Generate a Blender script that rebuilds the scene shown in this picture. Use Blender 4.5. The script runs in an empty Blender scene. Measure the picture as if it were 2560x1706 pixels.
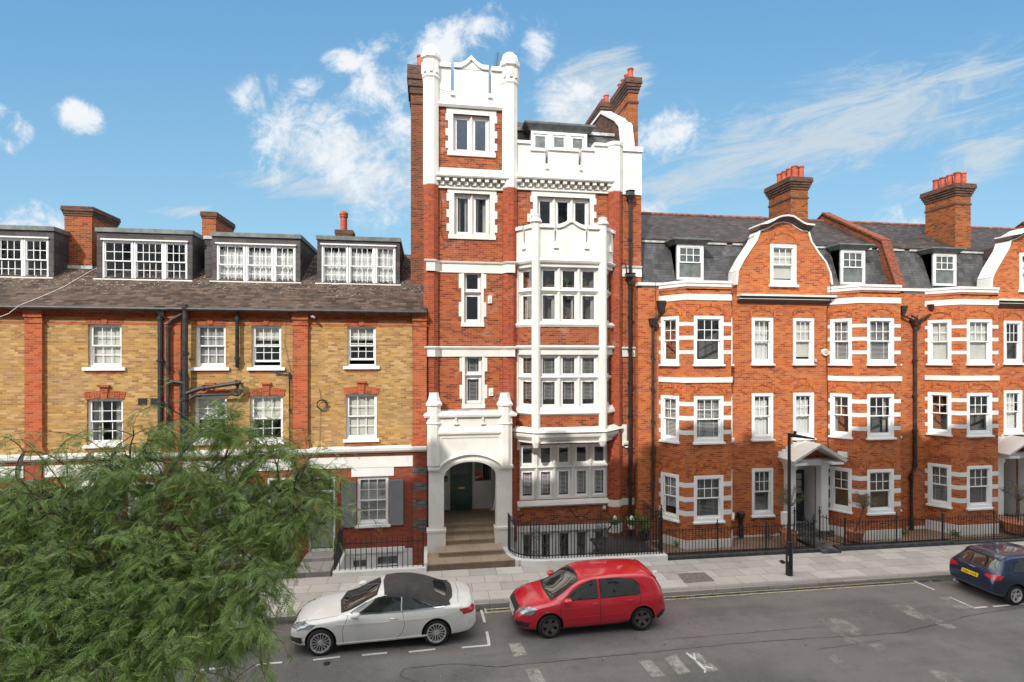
import bpy, bmesh, math, random
import numpy as np
from mathutils import Vector, Matrix, geometry
from mathutils.bvhtree import BVHTree
random.seed(7); np.random.seed(7)
R = math.radians
S = bpy.context.scene
COL = S.collection
# ---------------------------------------------------------------- camera
FPX = 1352.0; CX = 1280.0; HY = 893.0; CZ = 7.4; SL = 0.007
TH = math.atan(210 / FPX); CT = math.cos(TH); ST = math.sin(TH)
cam = bpy.data.cameras.new("camera"); cam_o = bpy.data.objects.new("camera", cam); COL.objects.link(cam_o)
cam.sensor_width = 36; cam.lens = 36 * FPX / 2560; cam.shift_y = (HY - 853) / 2560
cam.clip_end = 3000; cam.clip_start = 0.05
cam_o.location = (0, 0, CZ); cam_o.rotation_euler = (R(90), 0, -TH)
S.camera = cam_o
S.render.resolution_x = 1024; S.render.resolution_y = 682
# ---------------------------------------------------------------- light
SUN_AZ = 31.0      # degrees left of the facade normal
SUN_EL = 38.5
SUN_STR = 3.3; SKY_STR = 0.15; EXPOSURE = 0.38
S.view_settings.view_transform = 'Standard'; S.view_settings.look = 'None'
S.view_settings.gamma = 1.0; S.view_settings.exposure = EXPOSURE
S.view_settings.use_curve_mapping = False
sun = bpy.data.lights.new("sun", 'SUN'); sun.energy = SUN_STR; sun.angle = R(0.5); sun.color = (1.0, 0.945, 0.86)
sun_o = bpy.data.objects.new("sun", sun); COL.objects.link(sun_o)
az, el = R(SUN_AZ), R(SUN_EL)
to_sun = Vector((-math.sin(az) * math.cos(el), -math.cos(az) * math.cos(el), math.sin(el)))
sun_o.rotation_euler = to_sun.to_track_quat('Z', 'Y').to_euler()
sun_o.location = (0, -20, 60)

FILL_CLOUD = 16.0  # radiance of the unseen cloud added as fill light
W = bpy.data.worlds.new("World"); S.world = W; W.use_nodes = True
nt = W.node_tree; nt.nodes.clear()
def N(nt, kind, **kw):
    n = nt.nodes.new(kind)
    for k, v in kw.items():
        if k.startswith('i_'):
            n.inputs[k[2:].replace('_', ' ')].default_value = v
        else: setattr(n, k, v)
    return n
def LK(nt, a, b): nt.links.new(a, b)
def mth(nt, op, a, b=None, c=None, clamp=False):
    n = nt.nodes.new('ShaderNodeMath'); n.operation = op; n.use_clamp = clamp
    for i, x in enumerate((a, b, c)):
        if x is None: continue
        if isinstance(x, (int, float)): n.inputs[i].default_value = x
        else: nt.links.new(x, n.inputs[i])
    return n.outputs[0]
def mrange(nt, x, a, b, c=0.0, d=1.0, smooth=True):
    n = nt.nodes.new('ShaderNodeMapRange'); n.interpolation_type = 'SMOOTHSTEP' if smooth else 'LINEAR'; n.clamp = True
    nt.links.new(x, n.inputs[0])
    for i, q in enumerate((a, b, c, d)): n.inputs[i + 1].default_value = q
    return n.outputs[0]
def mixc(nt, fac, a, b, blend='MIX'):
    n = nt.nodes.new('ShaderNodeMix'); n.data_type = 'RGBA'; n.blend_type = blend
    if isinstance(fac, (int, float)): n.inputs[0].default_value = fac
    else: nt.links.new(fac, n.inputs[0])
    for i, x in ((6, a), (7, b)):
        if isinstance(x, (tuple, list)): n.inputs[i].default_value = (x[0], x[1], x[2], 1)
        else: nt.links.new(x, n.inputs[i])
    return n.outputs[2]
sky = N(nt, 'ShaderNodeTexSky', sky_type='NISHITA', sun_disc=False, sun_elevation=el,
        sun_rotation=math.atan2(to_sun.x, to_sun.y), altitude=50.0, air_density=1.0, dust_density=0.35, ozone_density=1.6)
tc = N(nt, 'ShaderNodeTexCoord')
gen = tc.outputs['Generated']
# sky plane coordinates, fixed in the world: a = right of the street normal, b = height
def dotn(v, c):
    n = nt.nodes.new('ShaderNodeVectorMath'); n.operation = 'DOT_PRODUCT'; nt.links.new(v, n.inputs[0]); n.inputs[1].default_value = c
    return n.outputs['Value']
fw = mth(nt, 'MAXIMUM', dotn(gen, (ST, CT, 0)), 0.02)
ca = mth(nt, 'DIVIDE', dotn(gen, (CT, -ST, 0)), fw)
cb = mth(nt, 'DIVIDE', dotn(gen, (0, 0, 1)), fw)
cmb = N(nt, 'ShaderNodeCombineXYZ'); LK(nt, ca, cmb.inputs[0]); LK(nt, cb, cmb.inputs[1])
skyp = cmb.outputs[0]
def noise(nt, vec, scale, detail=6, rough=0.55, dist=0.0, w=None):
    n = nt.nodes.new('ShaderNodeTexNoise'); n.inputs['Scale'].default_value = scale; n.inputs['Detail'].default_value = detail
    n.inputs['Roughness'].default_value = rough; n.inputs['Distortion'].default_value = dist
    if vec is not None: nt.links.new(vec, n.inputs['Vector'])
    return n.outputs['Fac']
def blob(u, v, ru, rv, rot=0.0, inner=0.0):
    m = N(nt, 'ShaderNodeMapping', vector_type='TEXTURE')
    m.inputs['Location'].default_value = ((u - CX) / FPX, (HY - v) / FPX, 0)
    m.inputs['Rotation'].default_value = (0, 0, R(rot)); m.inputs['Scale'].default_value = (ru / FPX, rv / FPX, 1)
    LK(nt, skyp, m.inputs['Vector'])
    l = nt.nodes.new('ShaderNodeVectorMath'); l.operation = 'LENGTH'; LK(nt, m.outputs[0], l.inputs[0])
    return mrange(nt, l.outputs['Value'], 1.0, inner, 0.0, 1.0)
def addall(lst):
    o = lst[0]
    for x in lst[1:]: o = mth(nt, 'MAXIMUM', o, x)
    return o
cum = addall([blob(750, 320, 230, 190, 20), blob(820, 350, 230, 190, -25), blob(920, 410, 300, 190, -25), blob(1000, 430, 250, 190, 0, .5), blob(780, 330, 150, 110, 0, .5), blob(900, 400, 200, 130, -25, .5), blob(195, 295, 92, 66, -20, .3), blob(-5, 322, 110, 80, -20, .6),
              blob(1150, 95, 210, 125, 20), blob(950, 205, 170, 150, 50), blob(1690, 335, 170, 105, 10), blob(60, 575, 230, 105), blob(2270, 570, 170, 85),
              blob(1630, 555, 90, 90), blob(1430, 255, 190, 150, 50), blob(630, 235, 120, 100, 30), blob(865, 155, 100, 50), blob(1350, 105, 90, 130)])
n1 = noise(nt, skyp, 5.5, 12, 0.62, 0.9)
n1b = noise(nt, skyp, 20.0, 10, 0.7, 0.5)
nn = mth(nt, 'ADD', mth(nt, 'MULTIPLY', n1, 0.62), mth(nt, 'MULTIPLY', n1b, 0.38))
dens = mth(nt, 'ADD', mth(nt, 'MULTIPLY', mth(nt, 'POWER', cum, .7), 0.72), mth(nt, 'MULTIPLY', mth(nt, 'SUBTRACT', nn, 0.5), 3.6))
cumd = mth(nt, 'MULTIPLY', mrange(nt, dens, 0.28, 0.95), mrange(nt, cum, 0.0, 0.35))
# streaky high cloud
ms = N(nt, 'ShaderNodeMapping', vector_type='TEXTURE'); ms.inputs['Rotation'].default_value = (0, 0, R(16)); ms.inputs['Scale'].default_value = (1.0, 0.24, 1)
LK(nt, skyp, ms.inputs['Vector'])
n2 = noise(nt, ms.outputs[0], 5.0, 13, 0.72, 0.9)
cir = addall([blob(2120, 310, 820, 190, 18, 0.1), blob(1850, 400, 420, 110, 20), blob(1780, 440, 420, 85, 14), blob(2450, 400, 380, 110, 24), blob(1100, 430, 640, 120, -8), blob(800, 470, 420, 60, -6),
              blob(1700, 505, 180, 34, 3), blob(470, 530, 160, 26, 0), blob(1480, 230, 200, 130, 30, .5)])
cird = mth(nt, 'MULTIPLY', mrange(nt, mth(nt, 'ADD', mth(nt, 'MULTIPLY', cir, 0.55), mth(nt, 'MULTIPLY', mth(nt, 'SUBTRACT', n2, 0.5), 2.0)), 0.08, 0.75), mth(nt, 'MULTIPLY', mrange(nt, cir, 0.0, 0.3), 0.92))
shade = mrange(nt, mth(nt, 'ADD', nn, mth(nt, 'MULTIPLY', cb, 0.35)), 0.42, 0.78)
cc = mixc(nt, shade, (3.5, 3.9, 4.3), (4.9, 5.0, 5.1))
hs = N(nt, 'ShaderNodeHueSaturation'); hs.inputs['Hue'].default_value = 0.485; hs.inputs['Saturation'].default_value = 0.98; hs.inputs['Value'].default_value = 1.0
LK(nt, sky.outputs[0], hs.inputs['Color'])
# pull the clear sky towards the paler, even blue of the day
clear = mixc(nt, 0.55, hs.outputs[0], (0.92, 2.05, 3.25))
grad = mixc(nt, mrange(nt, cb, 0.05, 0.75), (1.95, 3.5, 4.6), (0.72, 2.0, 3.7))
clear2 = mixc(nt, 0.65, clear, grad)
k1 = mixc(nt, cird, clear2, (3.1, 3.6, 4.0))
front = mixc(nt, mth(nt, 'MULTIPLY', cumd, 0.92), k1, cc)
# overhead and behind the street: unseen broken cloud, added bright to fill the shade
up = mth(nt, 'ARCSINE', mth(nt, 'MINIMUM', dotn(gen, (0, 0, 1)), 1.0))
n5 = noise(nt, gen, 2.2, 6, 0.6)
over = mixc(nt, mrange(nt, n5, 0.36, 0.6), mixc(nt, 1.0, hs.outputs[0], (1.3, 1.3, 1.3), 'MULTIPLY'), (FILL_CLOUD, FILL_CLOUD * .965, FILL_CLOUD * .905))
zone = mth(nt, 'MAXIMUM', mrange(nt, up, 0.72, 1.0), mrange(nt, dotn(gen, (ST, CT, 0)), 0.25, -0.1))
zone = mth(nt, 'MULTIPLY', zone, mrange(nt, up, 0.0, 0.12))
k2 = mixc(nt, zone, front, over)
bg = N(nt, 'ShaderNodeBackground'); bg.inputs['Strength'].default_value = SKY_STR
LK(nt, k2, bg.inputs['Color'])
wo = N(nt, 'ShaderNodeOutputWorld'); LK(nt, bg.outputs[0], wo.inputs['Surface'])

# ---------------------------------------------------------------- pixel geometry
def ray(u):
    a = (u - CX) / FPX
    return ST + a * CT, CT - a * ST
def XA(u, Y):
    dx, dy = ray(u); return dx / dy * Y
def ZA(u, v, Y):
    dx, dy = ray(u); return CZ + (HY - v) / FPX * (Y / dy)
def G(u, v, h=0.0):
    dx, dy = ray(u); d = (CZ - h) / ((v - HY) / FPX - SL * dx)
    return dx * d, dy * d
def gz(x): return -SL * x
def AT(u, v, d):
    dx, dy = ray(u); return Vector((dx * d, dy * d, CZ + (HY - v) / FPX * d))

# ---------------------------------------------------------------- materials
def newmat(name):
    m = bpy.data.materials.new(name); m.use_nodes = True; t = m.node_tree; t.nodes.clear()
    o = t.nodes.new('ShaderNodeOutputMaterial'); p = t.nodes.new('ShaderNodeBsdfPrincipled'); t.links.new(p.outputs[0], o.inputs[0])
    return m, t, p, o
def uvn(t):
    n = t.nodes.new('ShaderNodeUVMap'); return n.outputs[0]
def posn(t):
    n = t.nodes.new('ShaderNodeNewGeometry'); return n.outputs['Position']
def bump(t, p, h, strength=0.3, dist=0.01):
    b = t.nodes.new('ShaderNodeBump'); b.inputs['Strength'].default_value = strength; b.inputs['Distance'].default_value = dist
    t.links.new(h, b.inputs['Height']); t.links.new(b.outputs[0], p.inputs['Normal'])
def ramp(t, x, stops, interp='LINEAR'):
    n = t.nodes.new('ShaderNodeValToRGB'); n.color_ramp.interpolation = interp; e = n.color_ramp.elements
    while len(e) > 1: e.remove(e[-1])
    e[0].position = stops[0][0]; e[0].color = (*stops[0][1], 1)
    for pos, c in stops[1:]:
        k = e.new(pos); k.color = (*c, 1)
    t.links.new(x, n.inputs[0]); return n.outputs[0]
def brick(name, stops, mortar, bw=.225, bh=.075, ms=.01, stain=0.35, staincol=(.10, .05, .035), bloom=0.0, rough=.85, bumps=.5, off=0.5, ssc=.5, lichen=0.0):
    m, t, p, o = newmat(name)
    uv = uvn(t); ps = posn(t)
    b = t.nodes.new('ShaderNodeTexBrick'); b.offset = off; b.inputs['Scale'].default_value = 1.0
    b.inputs['Brick Width'].default_value = bw; b.inputs['Row Height'].default_value = bh; b.inputs['Mortar Size'].default_value = ms * .6
    b.inputs['Mortar Smooth'].default_value = .3; b.inputs['Color1'].default_value = (0, 0, 0, 1); b.inputs['Color2'].default_value = (1, 1, 1, 1)
    b.inputs['Mortar'].default_value = (.5, .5, .5, 1)
    t.links.new(uv, b.inputs['Vector'])
    col = ramp(t, b.outputs['Color'], stops)
    fine = noise(t, ps, 30, 4, .6)
    col = mixc(t, mth(t, 'MULTIPLY', fine, .55), col, mixc(t, .5, col, (.02, .01, .008)))
    big = noise(t, ps, ssc, 7, .62)
    sm = mrange(t, big, .5, .72)
    col = mixc(t, mth(t, 'MULTIPLY', sm, stain), col, staincol)
    mp = t.nodes.new('ShaderNodeMapping'); mp.inputs['Scale'].default_value = (1.6, 1.6, .22); t.links.new(ps, mp.inputs[0])
    col = mixc(t, mth(t, 'MULTIPLY', mrange(t, noise(t, mp.outputs[0], 1.0, 7, .65), .52, .78), .45), col, staincol)
    col = mixc(t, b.outputs['Fac'], col, mortar)
    if bloom > 0:
        bl = mrange(t, noise(t, ps, 1.1, 8, .7), .56, .74)
        col = mixc(t, mth(t, 'MULTIPLY', bl, bloom), col, (.62, .56, .52))
    if lichen > 0:
        sx = t.nodes.new('ShaderNodeSeparateXYZ'); t.links.new(ps, sx.inputs[0])
        hi = mrange(t, mth(t, 'ADD', sx.outputs[2], mth(t, 'MULTIPLY', noise(t, ps, .5, 4, .6), .8)), 9.9, 10.8)
        sp = mrange(t, noise(t, ps, 11, 3, .65), .60, .66)
        col = mixc(t, mth(t, 'MULTIPLY', mth(t, 'MULTIPLY', sp, hi), lichen), col, (.50, .47, .43))
    t.links.new(col, p.inputs['Base Color']); p.inputs['Roughness'].default_value = rough
    p.inputs['Specular IOR Level'].default_value = .25
    hh = mth(t, 'SUBTRACT', mth(t, 'MULTIPLY', fine, .35), b.outputs['Fac'])
    bump(t, p, hh, bumps, .012)
    return m
def plain(name, col, rough=.6, metal=0.0, var=.12, vs=2.0, coat=0.0, dirt=None, spec=.5, bmp=0.0, bs=60, grime=0.0):
    m, t, p, o = newmat(name)
    ps = posn(t)
    n = noise(t, ps, vs, 6, .6)
    dark = tuple(c * (1 - var * 2) for c in col); lite = tuple(min(1, c * (1 + var)) for c in col)
    c = mixc(t, mrange(t, n, .3, .7), dark, lite)
    if dirt:
        mp = t.nodes.new('ShaderNodeMapping'); mp.inputs['Scale'].default_value = (3, 3, .35); t.links.new(ps, mp.inputs[0])
        d = mrange(t, noise(t, mp.outputs[0], 1.3, 8, .68), .55, .78)
        c = mixc(t, mth(t, 'MULTIPLY', d, grime or .35), c, dirt)
    t.links.new(c, p.inputs['Base Color']); p.inputs['Roughness'].default_value = rough; p.inputs['Metallic'].default_value = metal
    p.inputs['Coat Weight'].default_value = coat; p.inputs['Coat Roughness'].default_value = .03; p.inputs['Specular IOR Level'].default_value = spec
    if bmp: bump(t, p, noise(t, ps, bs, 4, .6), bmp, .01)
    return m
M = {}
M['yellow_brick'] = brick('yellow_brick', [(0, (.25, .14, .06)), (.12, (.34, .19, .07)), (.4, (.42, .235, .065)), (.7, (.52, .30, .085)), (.88, (.58, .37, .17)), (1, (.42, .22, .09))], (.40, .28, .17), stain=.4, staincol=(.30, .20, .11), ssc=.7)
M['red_trim'] = brick('red_trim', [(0, (.27, .065, .026)), (.3, (.42, .085, .032)), (.75, (.52, .125, .045)), (1, (.43, .12, .065))], (.38, .19, .10), stain=.25)
M['tower_brick'] = brick('tower_brick', [(0, (.11, .03, .022)), (.2, (.24, .055, .022)), (.5, (.36, .088, .026)), (.8, (.44, .12, .032)), (1, (.26, .06, .035))], (.33, .17, .11), stain=.35, staincol=(.24, .035, .025), bloom=.28)
M['tower_pier'] = brick('tower_pier', [(0, (.20, .04, .022)), (.3, (.34, .055, .022)), (.7, (.44, .085, .025)), (1, (.22, .05, .04))], (.31, .14, .08), stain=.45, staincol=(.22, .05, .04), bloom=.12)
M['orange_brick'] = brick('orange_brick', [(0, (.25, .05, .025)), (.18, (.40, .085, .026)), (.5, (.52, .138, .036)), (.8, (.60, .18, .048)), (1, (.38, .10, .055))], (.44, .25, .14), stain=.5, staincol=(.40, .085, .035), ssc=.8)
M['old_brick'] = brick('old_brick', [(0, (.09, .028, .02)), (.3, (.19, .05, .026)), (.6, (.31, .078, .03)), (1, (.15, .045, .03))], (.28, .18, .10), stain=.6, staincol=(.06, .035, .03), ssc=.9)
M['stack_brick'] = brick('stack_brick', [(0, (.10, .032, .02)), (.3, (.26, .062, .02)), (.7, (.38, .10, .024)), (1, (.17, .05, .025))], (.30, .17, .07), stain=.6, staincol=(.12, .06, .03), ssc=1.2)
M['stack_left'] = brick('stack_left', [(0, (.11, .035, .022)), (.3, (.27, .06, .024)), (.7, (.42, .095, .028)), (1, (.18, .05, .028))], (.32, .20, .10), stain=.6, staincol=(.14, .06, .035), ssc=1.0)
M['cap_brick'] = brick('cap_brick', [(0, (.05, .03, .025)), (.5, (.11, .055, .04)), (1, (.16, .07, .045))], (.14, .10, .075), stain=.5, staincol=(.04, .03, .028))
M['arch_brick'] = brick('arch_brick', [(0, (.36, .07, .03)), (.5, (.56, .14, .03)), (1, (.66, .20, .05))], (.30, .13, .07), bw=.075, bh=.3, ms=.012, stain=.2, off=0)
M['coping_brick'] = brick('coping_brick', [(0, (.12, .035, .02)), (.5, (.24, .06, .03)), (1, (.32, .09, .04))], (.16, .09, .06), bw=.11, bh=.075, stain=.3)
M['dark_band'] = brick('dark_band', [(0, (.05, .055, .06)), (.5, (.10, .105, .11)), (1, (.16, .16, .165))], (.2, .19, .18), stain=.2)
M['painted_brick'] = brick('painted_brick', [(0, (.24, .06, .035)), (.5, (.31, .075, .042)), (1, (.37, .095, .055))], (.27, .07, .045), stain=.3)
M['tiles'] = brick('tiles', [(0, (.03, .021, .017)), (.3, (.06, .040, .030)), (.6, (.088, .059, .044)), (1, (.125, .087, .067))], (.035, .03, .028), bw=.27, bh=.19, ms=.012, stain=.5, staincol=(.075, .055, .045), bumps=.9, ssc=1.5, lichen=.8)
M['slate'] = brick('slate', [(0, (.05, .052, .056)), (.5, (.075, .077, .082)), (1, (.11, .111, .115))], (.03, .03, .032), bw=.27, bh=.24, ms=.008, stain=.35, staincol=(.19, .19, .195), rough=.55, bumps=.7, ssc=2.2)
M['dormer_slate'] = brick('dormer_slate', [(0, (.052, .046, .047)), (.5, (.075, .068, .068)), (1, (.10, .09, .09))], (.02, .018, .018), bw=.5, bh=.24, ms=.01, stain=.3, staincol=(.10, .09, .085), rough=.6, bumps=.6)
M['roof_slate'] = brick('roof_slate', [(0, (.018, .016, .016)), (.3, (.033, .026, .024)), (.7, (.052, .040, .036)), (1, (.09, .066, .056))], (.022, .02, .02), bw=.25, bh=.13, ms=.007, stain=.5, staincol=(.07, .055, .05), rough=.6, bumps=.8, ssc=1.6)
M['ridge_tile'] = plain('ridge_tile', (.24, .08, .045), .8, var=.3, vs=5)
M['white'] = plain('white_paint', (.73, .72, .69), .5, var=.04, vs=1.2, dirt=(.40, .37, .33), grime=.38)
M['stucco'] = plain('cream_stucco', (.69, .67, .62), .65, var=.06, vs=.9, dirt=(.40, .36, .31), grime=.42, bmp=.12, bs=14)
M['sash'] = plain('sash_paint', (.80, .80, .79), .35, var=.02)
M['pale'] = plain('pale_paint', (.70, .685, .67), .5, var=.04)
M['lead'] = plain('lead', (.14, .16, .155), .55, var=.2, vs=3)
M['lead_light'] = plain('lead_light', (.45, .45, .44), .6, var=.2, vs=4)
M['grey_paint'] = plain('grey_paint', (.26, .255, .25), .5, var=.04)
M['shutter'] = plain('shutter_grey', (.20, .205, .22), .5, var=.05)
M['black'] = plain('black_iron', (.018, .018, .02), .35, var=.2, spec=.5)
M['pipe'] = plain('pipe_black', (.028, .026, .027), .55, var=.3, vs=6)
M['brownpipe'] = plain('pipe_brown', (.055, .035, .033), .35, var=.3, vs=6)
M['pot_red'] = plain('chimney_pot', (.42, .075, .035), .7, var=.2, vs=4)
M['terracotta'] = plain('terracotta', (.48, .19, .10), .8, var=.2, vs=8)
M['brown_trim'] = plain('brown_trim', (.10, .065, .058), .6, var=.08)
M['green_door'] = plain('green_door', (.04, .105, .08), .35, var=.15)
M['navy_door'] = plain('navy_door', (.02, .032, .048), .35, var=.15)
M['rubber'] = plain('rubber', (.017, .017, .018), .8, var=.15)
M['brass'] = plain('brass', (.55, .38, .12), .3, metal=1)
M['chrome'] = plain('chrome', (.75, .75, .76), .12, metal=1, var=.02)
M['silver'] = plain('alloy', (.66, .65, .64), .35, metal=.5, var=.08, vs=9)
M['dark_alloy'] = plain('dark_alloy', (.15, .14, .13), .35, metal=.5, var=.15, vs=9)
M['hub_dark'] = plain('hub_dark', (.012, .012, .012), .6)
M['stone_step'] = brick('stone_step', [(0, (.34, .25, .18)), (1, (.45, .34, .25))], (.12, .09, .07), bw=.62, bh=2.0, ms=.008, stain=.45, staincol=(.15, .105, .075), ssc=1.6)
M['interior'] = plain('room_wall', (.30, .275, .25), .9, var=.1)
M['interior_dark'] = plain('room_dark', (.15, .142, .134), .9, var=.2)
M['cream_cloth'] = plain('cream_cloth', (.72, .69, .63), .9, var=.05)
M['grey_cloth'] = plain('grey_cloth', (.40, .385, .36), .9, var=.08)
M['white_cloth'] = plain('white_cloth', (.80, .79, .77), .9, var=.04)
M['wood_blind'] = plain('wood_blind', (.33, .19, .09), .6, var=.1)
M['orange_box'] = plain('orange_box', (.55, .22, .03), .7)
M['soil'] = plain('soil', (.16, .11, .075), .95, var=.35, vs=9, bmp=.6)
M['dark_coping'] = plain('dark_coping', (.045, .045, .047), .45, var=.3, vs=5, dirt=(.2, .19, .18), grime=.4)
M['bark'] = plain('bark', (.10, .082, .068), .95, var=.4, vs=8, bmp=.8, bs=25)
M['twig'] = plain('twig', (.13, .095, .06), .9, var=.3, vs=8)
M['yellow_paint'] = plain('yellow_line', (.60, .55, .36), .8, var=.2, vs=12)
M['plate_yellow'] = plain('plate_yellow', (.85, .55, .01), .4, var=.01)
M['plate_white'] = plain('plate_white', (.8, .8, .78), .4, var=.02)
M['ink'] = plain('ink', (.012, .012, .012), .5)
M['tail'] = plain('tail_lamp', (.50, .008, .015), .12, coat=1, var=.12, vs=8)
M['lamp_clear'] = plain('lamp_clear', (.30, .32, .33), .08, coat=1, metal=.5, var=.22, vs=9)
M['softtop'] = plain('soft_top', (.045, .039, .038), .7, var=.15, vs=5, bmp=.3, bs=200)
M['trim'] = plain('black_trim', (.022, .024, .025), .45, var=.1)
M['seat'] = plain('seat', (.10, .09, .085), .8)
M['flower'] = plain('flower', (.75, .70, .60), .8, var=.3, vs=30)
def carpaint(name, col, flake=.0, rough=.28):
    m, t, p, o = newmat(name); ps = posn(t)
    c = mixc(t, mrange(t, noise(t, ps, 1.5, 5, .6), .3, .7), tuple(x * .93 for x in col), col)
    t.links.new(c, p.inputs['Base Color']); p.inputs['Roughness'].default_value = rough; p.inputs['Metallic'].default_value = flake
    p.inputs['Coat Weight'].default_value = 1.0; p.inputs['Coat Roughness'].default_value = .02
    return m
M['car_white'] = carpaint('paint_white', (.80, .78, .75))
M['car_red'] = carpaint('paint_red', (.60, .002, .018))
M['car_blue'] = carpaint('paint_blue', (.007, .022, .065), .3)
M['car_grey'] = carpaint('paint_grey', (.05, .052, .056), .3)
def glassmat(name, tint, minr, ior=1.55):
    m, t, p, o = newmat(name); t.nodes.remove(p)
    tr = t.nodes.new('ShaderNodeBsdfTransparent'); tr.inputs[0].default_value = (*tint, 1)
    gl = t.nodes.new('ShaderNodeBsdfGlossy'); gl.inputs['Roughness'].default_value = .015; gl.inputs[0].default_value = (1, 1, 1, 1)
    fr = t.nodes.new('ShaderNodeLayerWeight'); fr.inputs[0].default_value = .5
    f = mth(t, 'ADD', mth(t, 'MULTIPLY', mth(t, 'POWER', fr.outputs['Facing'], 4.0), .85), minr, clamp=True)
    nb = noise(t, posn(t), 1.3, 2, .5)
    b = t.nodes.new('ShaderNodeBump'); b.inputs['Strength'].default_value = .12; b.inputs['Distance'].default_value = .05
    t.links.new(nb, b.inputs['Height']); t.links.new(b.outputs[0], gl.inputs['Normal'])
    mx = t.nodes.new('ShaderNodeMixShader'); t.links.new(f, mx.inputs[0]); t.links.new(tr.outputs[0], mx.inputs[1]); t.links.new(gl.outputs[0], mx.inputs[2])
    t.links.new(mx.outputs[0], o.inputs[0]); return m
M['glass'] = glassmat('window_glass', (.86, .88, .88), .10)
M['car_glass'] = plain('car_glass', (.022, .026, .026), .03, coat=1, var=.3, vs=2.5, spec=.8)
def groundmat(kind):
    m, t, p, o = newmat(kind); ps = posn(t); uv = uvn(t)
    if kind == 'asphalt':
        big = noise(t, ps, .35, 6, .6); mid = noise(t, ps, 2.2, 6, .7); fine = noise(t, ps, 55, 3, .8)
        mp = t.nodes.new('ShaderNodeMapping'); mp.inputs['Scale'].default_value = (.25, 1.6, 1); t.links.new(ps, mp.inputs[0])
        st = noise(t, mp.outputs[0], .8, 5, .6)
        c = mixc(t, mrange(t, big, .38, .62), (.118, .108, .106), (.182, .165, .158))
        c = mixc(t, mth(t, 'MULTIPLY', mrange(t, st, .45, .70), .7), c, (.215, .195, .18))
        c = mixc(t, mth(t, 'MULTIPLY', mrange(t, mid, .52, .7), .35), c, (.085, .077, .075))
        c = mixc(t, mth(t, 'MULTIPLY', mrange(t, noise(t, ps, 14, 4, .7), .55, .72), .35), c, (.24, .22, .20))
        c = mixc(t, mrange(t, fine, .52, .74), c, (.27, .25, .23))
        c = mixc(t, mrange(t, noise(t, ps, 80, 2, .8), .58, .68), c, (.03, .028, .028))
        t.links.new(c, p.inputs['Base Color']); p.inputs['Roughness'].default_value = .8
        bump(t, p, fine, .6, .01)
    elif kind in ('paving', 'kerbstone', 'garden_brick', 'porch_floor'):
        b = t.nodes.new('ShaderNodeTexBrick'); b.offset = .5
        dims = {'paving': (.92, .60, .008), 'kerbstone': (.9, 2.0, .01), 'garden_brick': (.22, .11, .01), 'porch_floor': (.6, .6, .01)}[kind]
        b.inputs['Scale'].default_value = 1; b.inputs['Brick Width'].default_value = dims[0]; b.inputs['Row Height'].default_value = dims[1]; b.inputs['Mortar Size'].default_value = dims[2]
        b.inputs['Color1'].default_value = (0, 0, 0, 1); b.inputs['Color2'].default_value = (1, 1, 1, 1)
        t.links.new(uv, b.inputs['Vector'])
        st = {'paving': [(0, (.40, .37, .33)), (.5, (.48, .445, .40)), (1, (.56, .525, .475))], 'kerbstone': [(0, (.26, .24, .215)), (1, (.36, .33, .30))],
              'garden_brick': [(0, (.18, .10, .06)), (1, (.30, .17, .10))], 'porch_floor': [(0, (.24, .17, .10)), (1, (.34, .25, .16))]}[kind]
        c = ramp(t, b.outputs['Color'], st)
        c = mixc(t, mth(t, 'MULTIPLY', mrange(t, noise(t, ps, 1.4, 8, .7), .45, .75), .45), c, (.22, .20, .18))
        c = mixc(t, mth(t, 'MULTIPLY', mrange(t, noise(t, ps, 40, 3, .7), .5, .75), .35), c, (.55, .52, .48) if kind == 'paving' else (.2, .16, .12))
        c = mixc(t, mth(t, 'MULTIPLY', b.outputs['Fac'], .8), c, (.12, .105, .09))
        t.links.new(c, p.inputs['Base Color']); p.inputs['Roughness'].default_value = .8
        bump(t, p, mth(t, 'SUBTRACT', 1.0, b.outputs['Fac']), .4, .01)
    elif kind == 'roadpaint':
        n = noise(t, ps, 30, 5, .75)
        c = mixc(t, mrange(t, n, .56, .66), (.66, .65, .62), (.22, .20, .19))
        t.links.new(c, p.inputs['Base Color']); p.inputs['Roughness'].default_value = .7
    elif kind in ('sunpatch_wornpaint', 'sunpatch_faint'):  # speckled pale colour standing in for sun patches, with worn paint
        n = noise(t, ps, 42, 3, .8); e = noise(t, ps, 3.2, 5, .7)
        al = mth(t, 'MULTIPLY', mrange(t, n, .38, .50), mrange(t, e, .30, .46) if kind == 'sunpatch_wornpaint' else mth(t, 'MULTIPLY', mrange(t, e, .38, .60), .62))
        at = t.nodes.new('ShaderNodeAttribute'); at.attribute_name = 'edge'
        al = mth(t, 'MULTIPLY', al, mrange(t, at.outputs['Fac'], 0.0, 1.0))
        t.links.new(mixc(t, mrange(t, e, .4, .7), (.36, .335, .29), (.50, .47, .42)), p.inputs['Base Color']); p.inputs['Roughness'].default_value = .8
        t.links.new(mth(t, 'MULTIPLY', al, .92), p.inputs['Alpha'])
    return m
for k in ('asphalt', 'paving', 'kerbstone', 'garden_brick', 'porch_floor', 'roadpaint', 'sunpatch_wornpaint', 'sunpatch_faint'): M[k] = groundmat(k)
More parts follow.
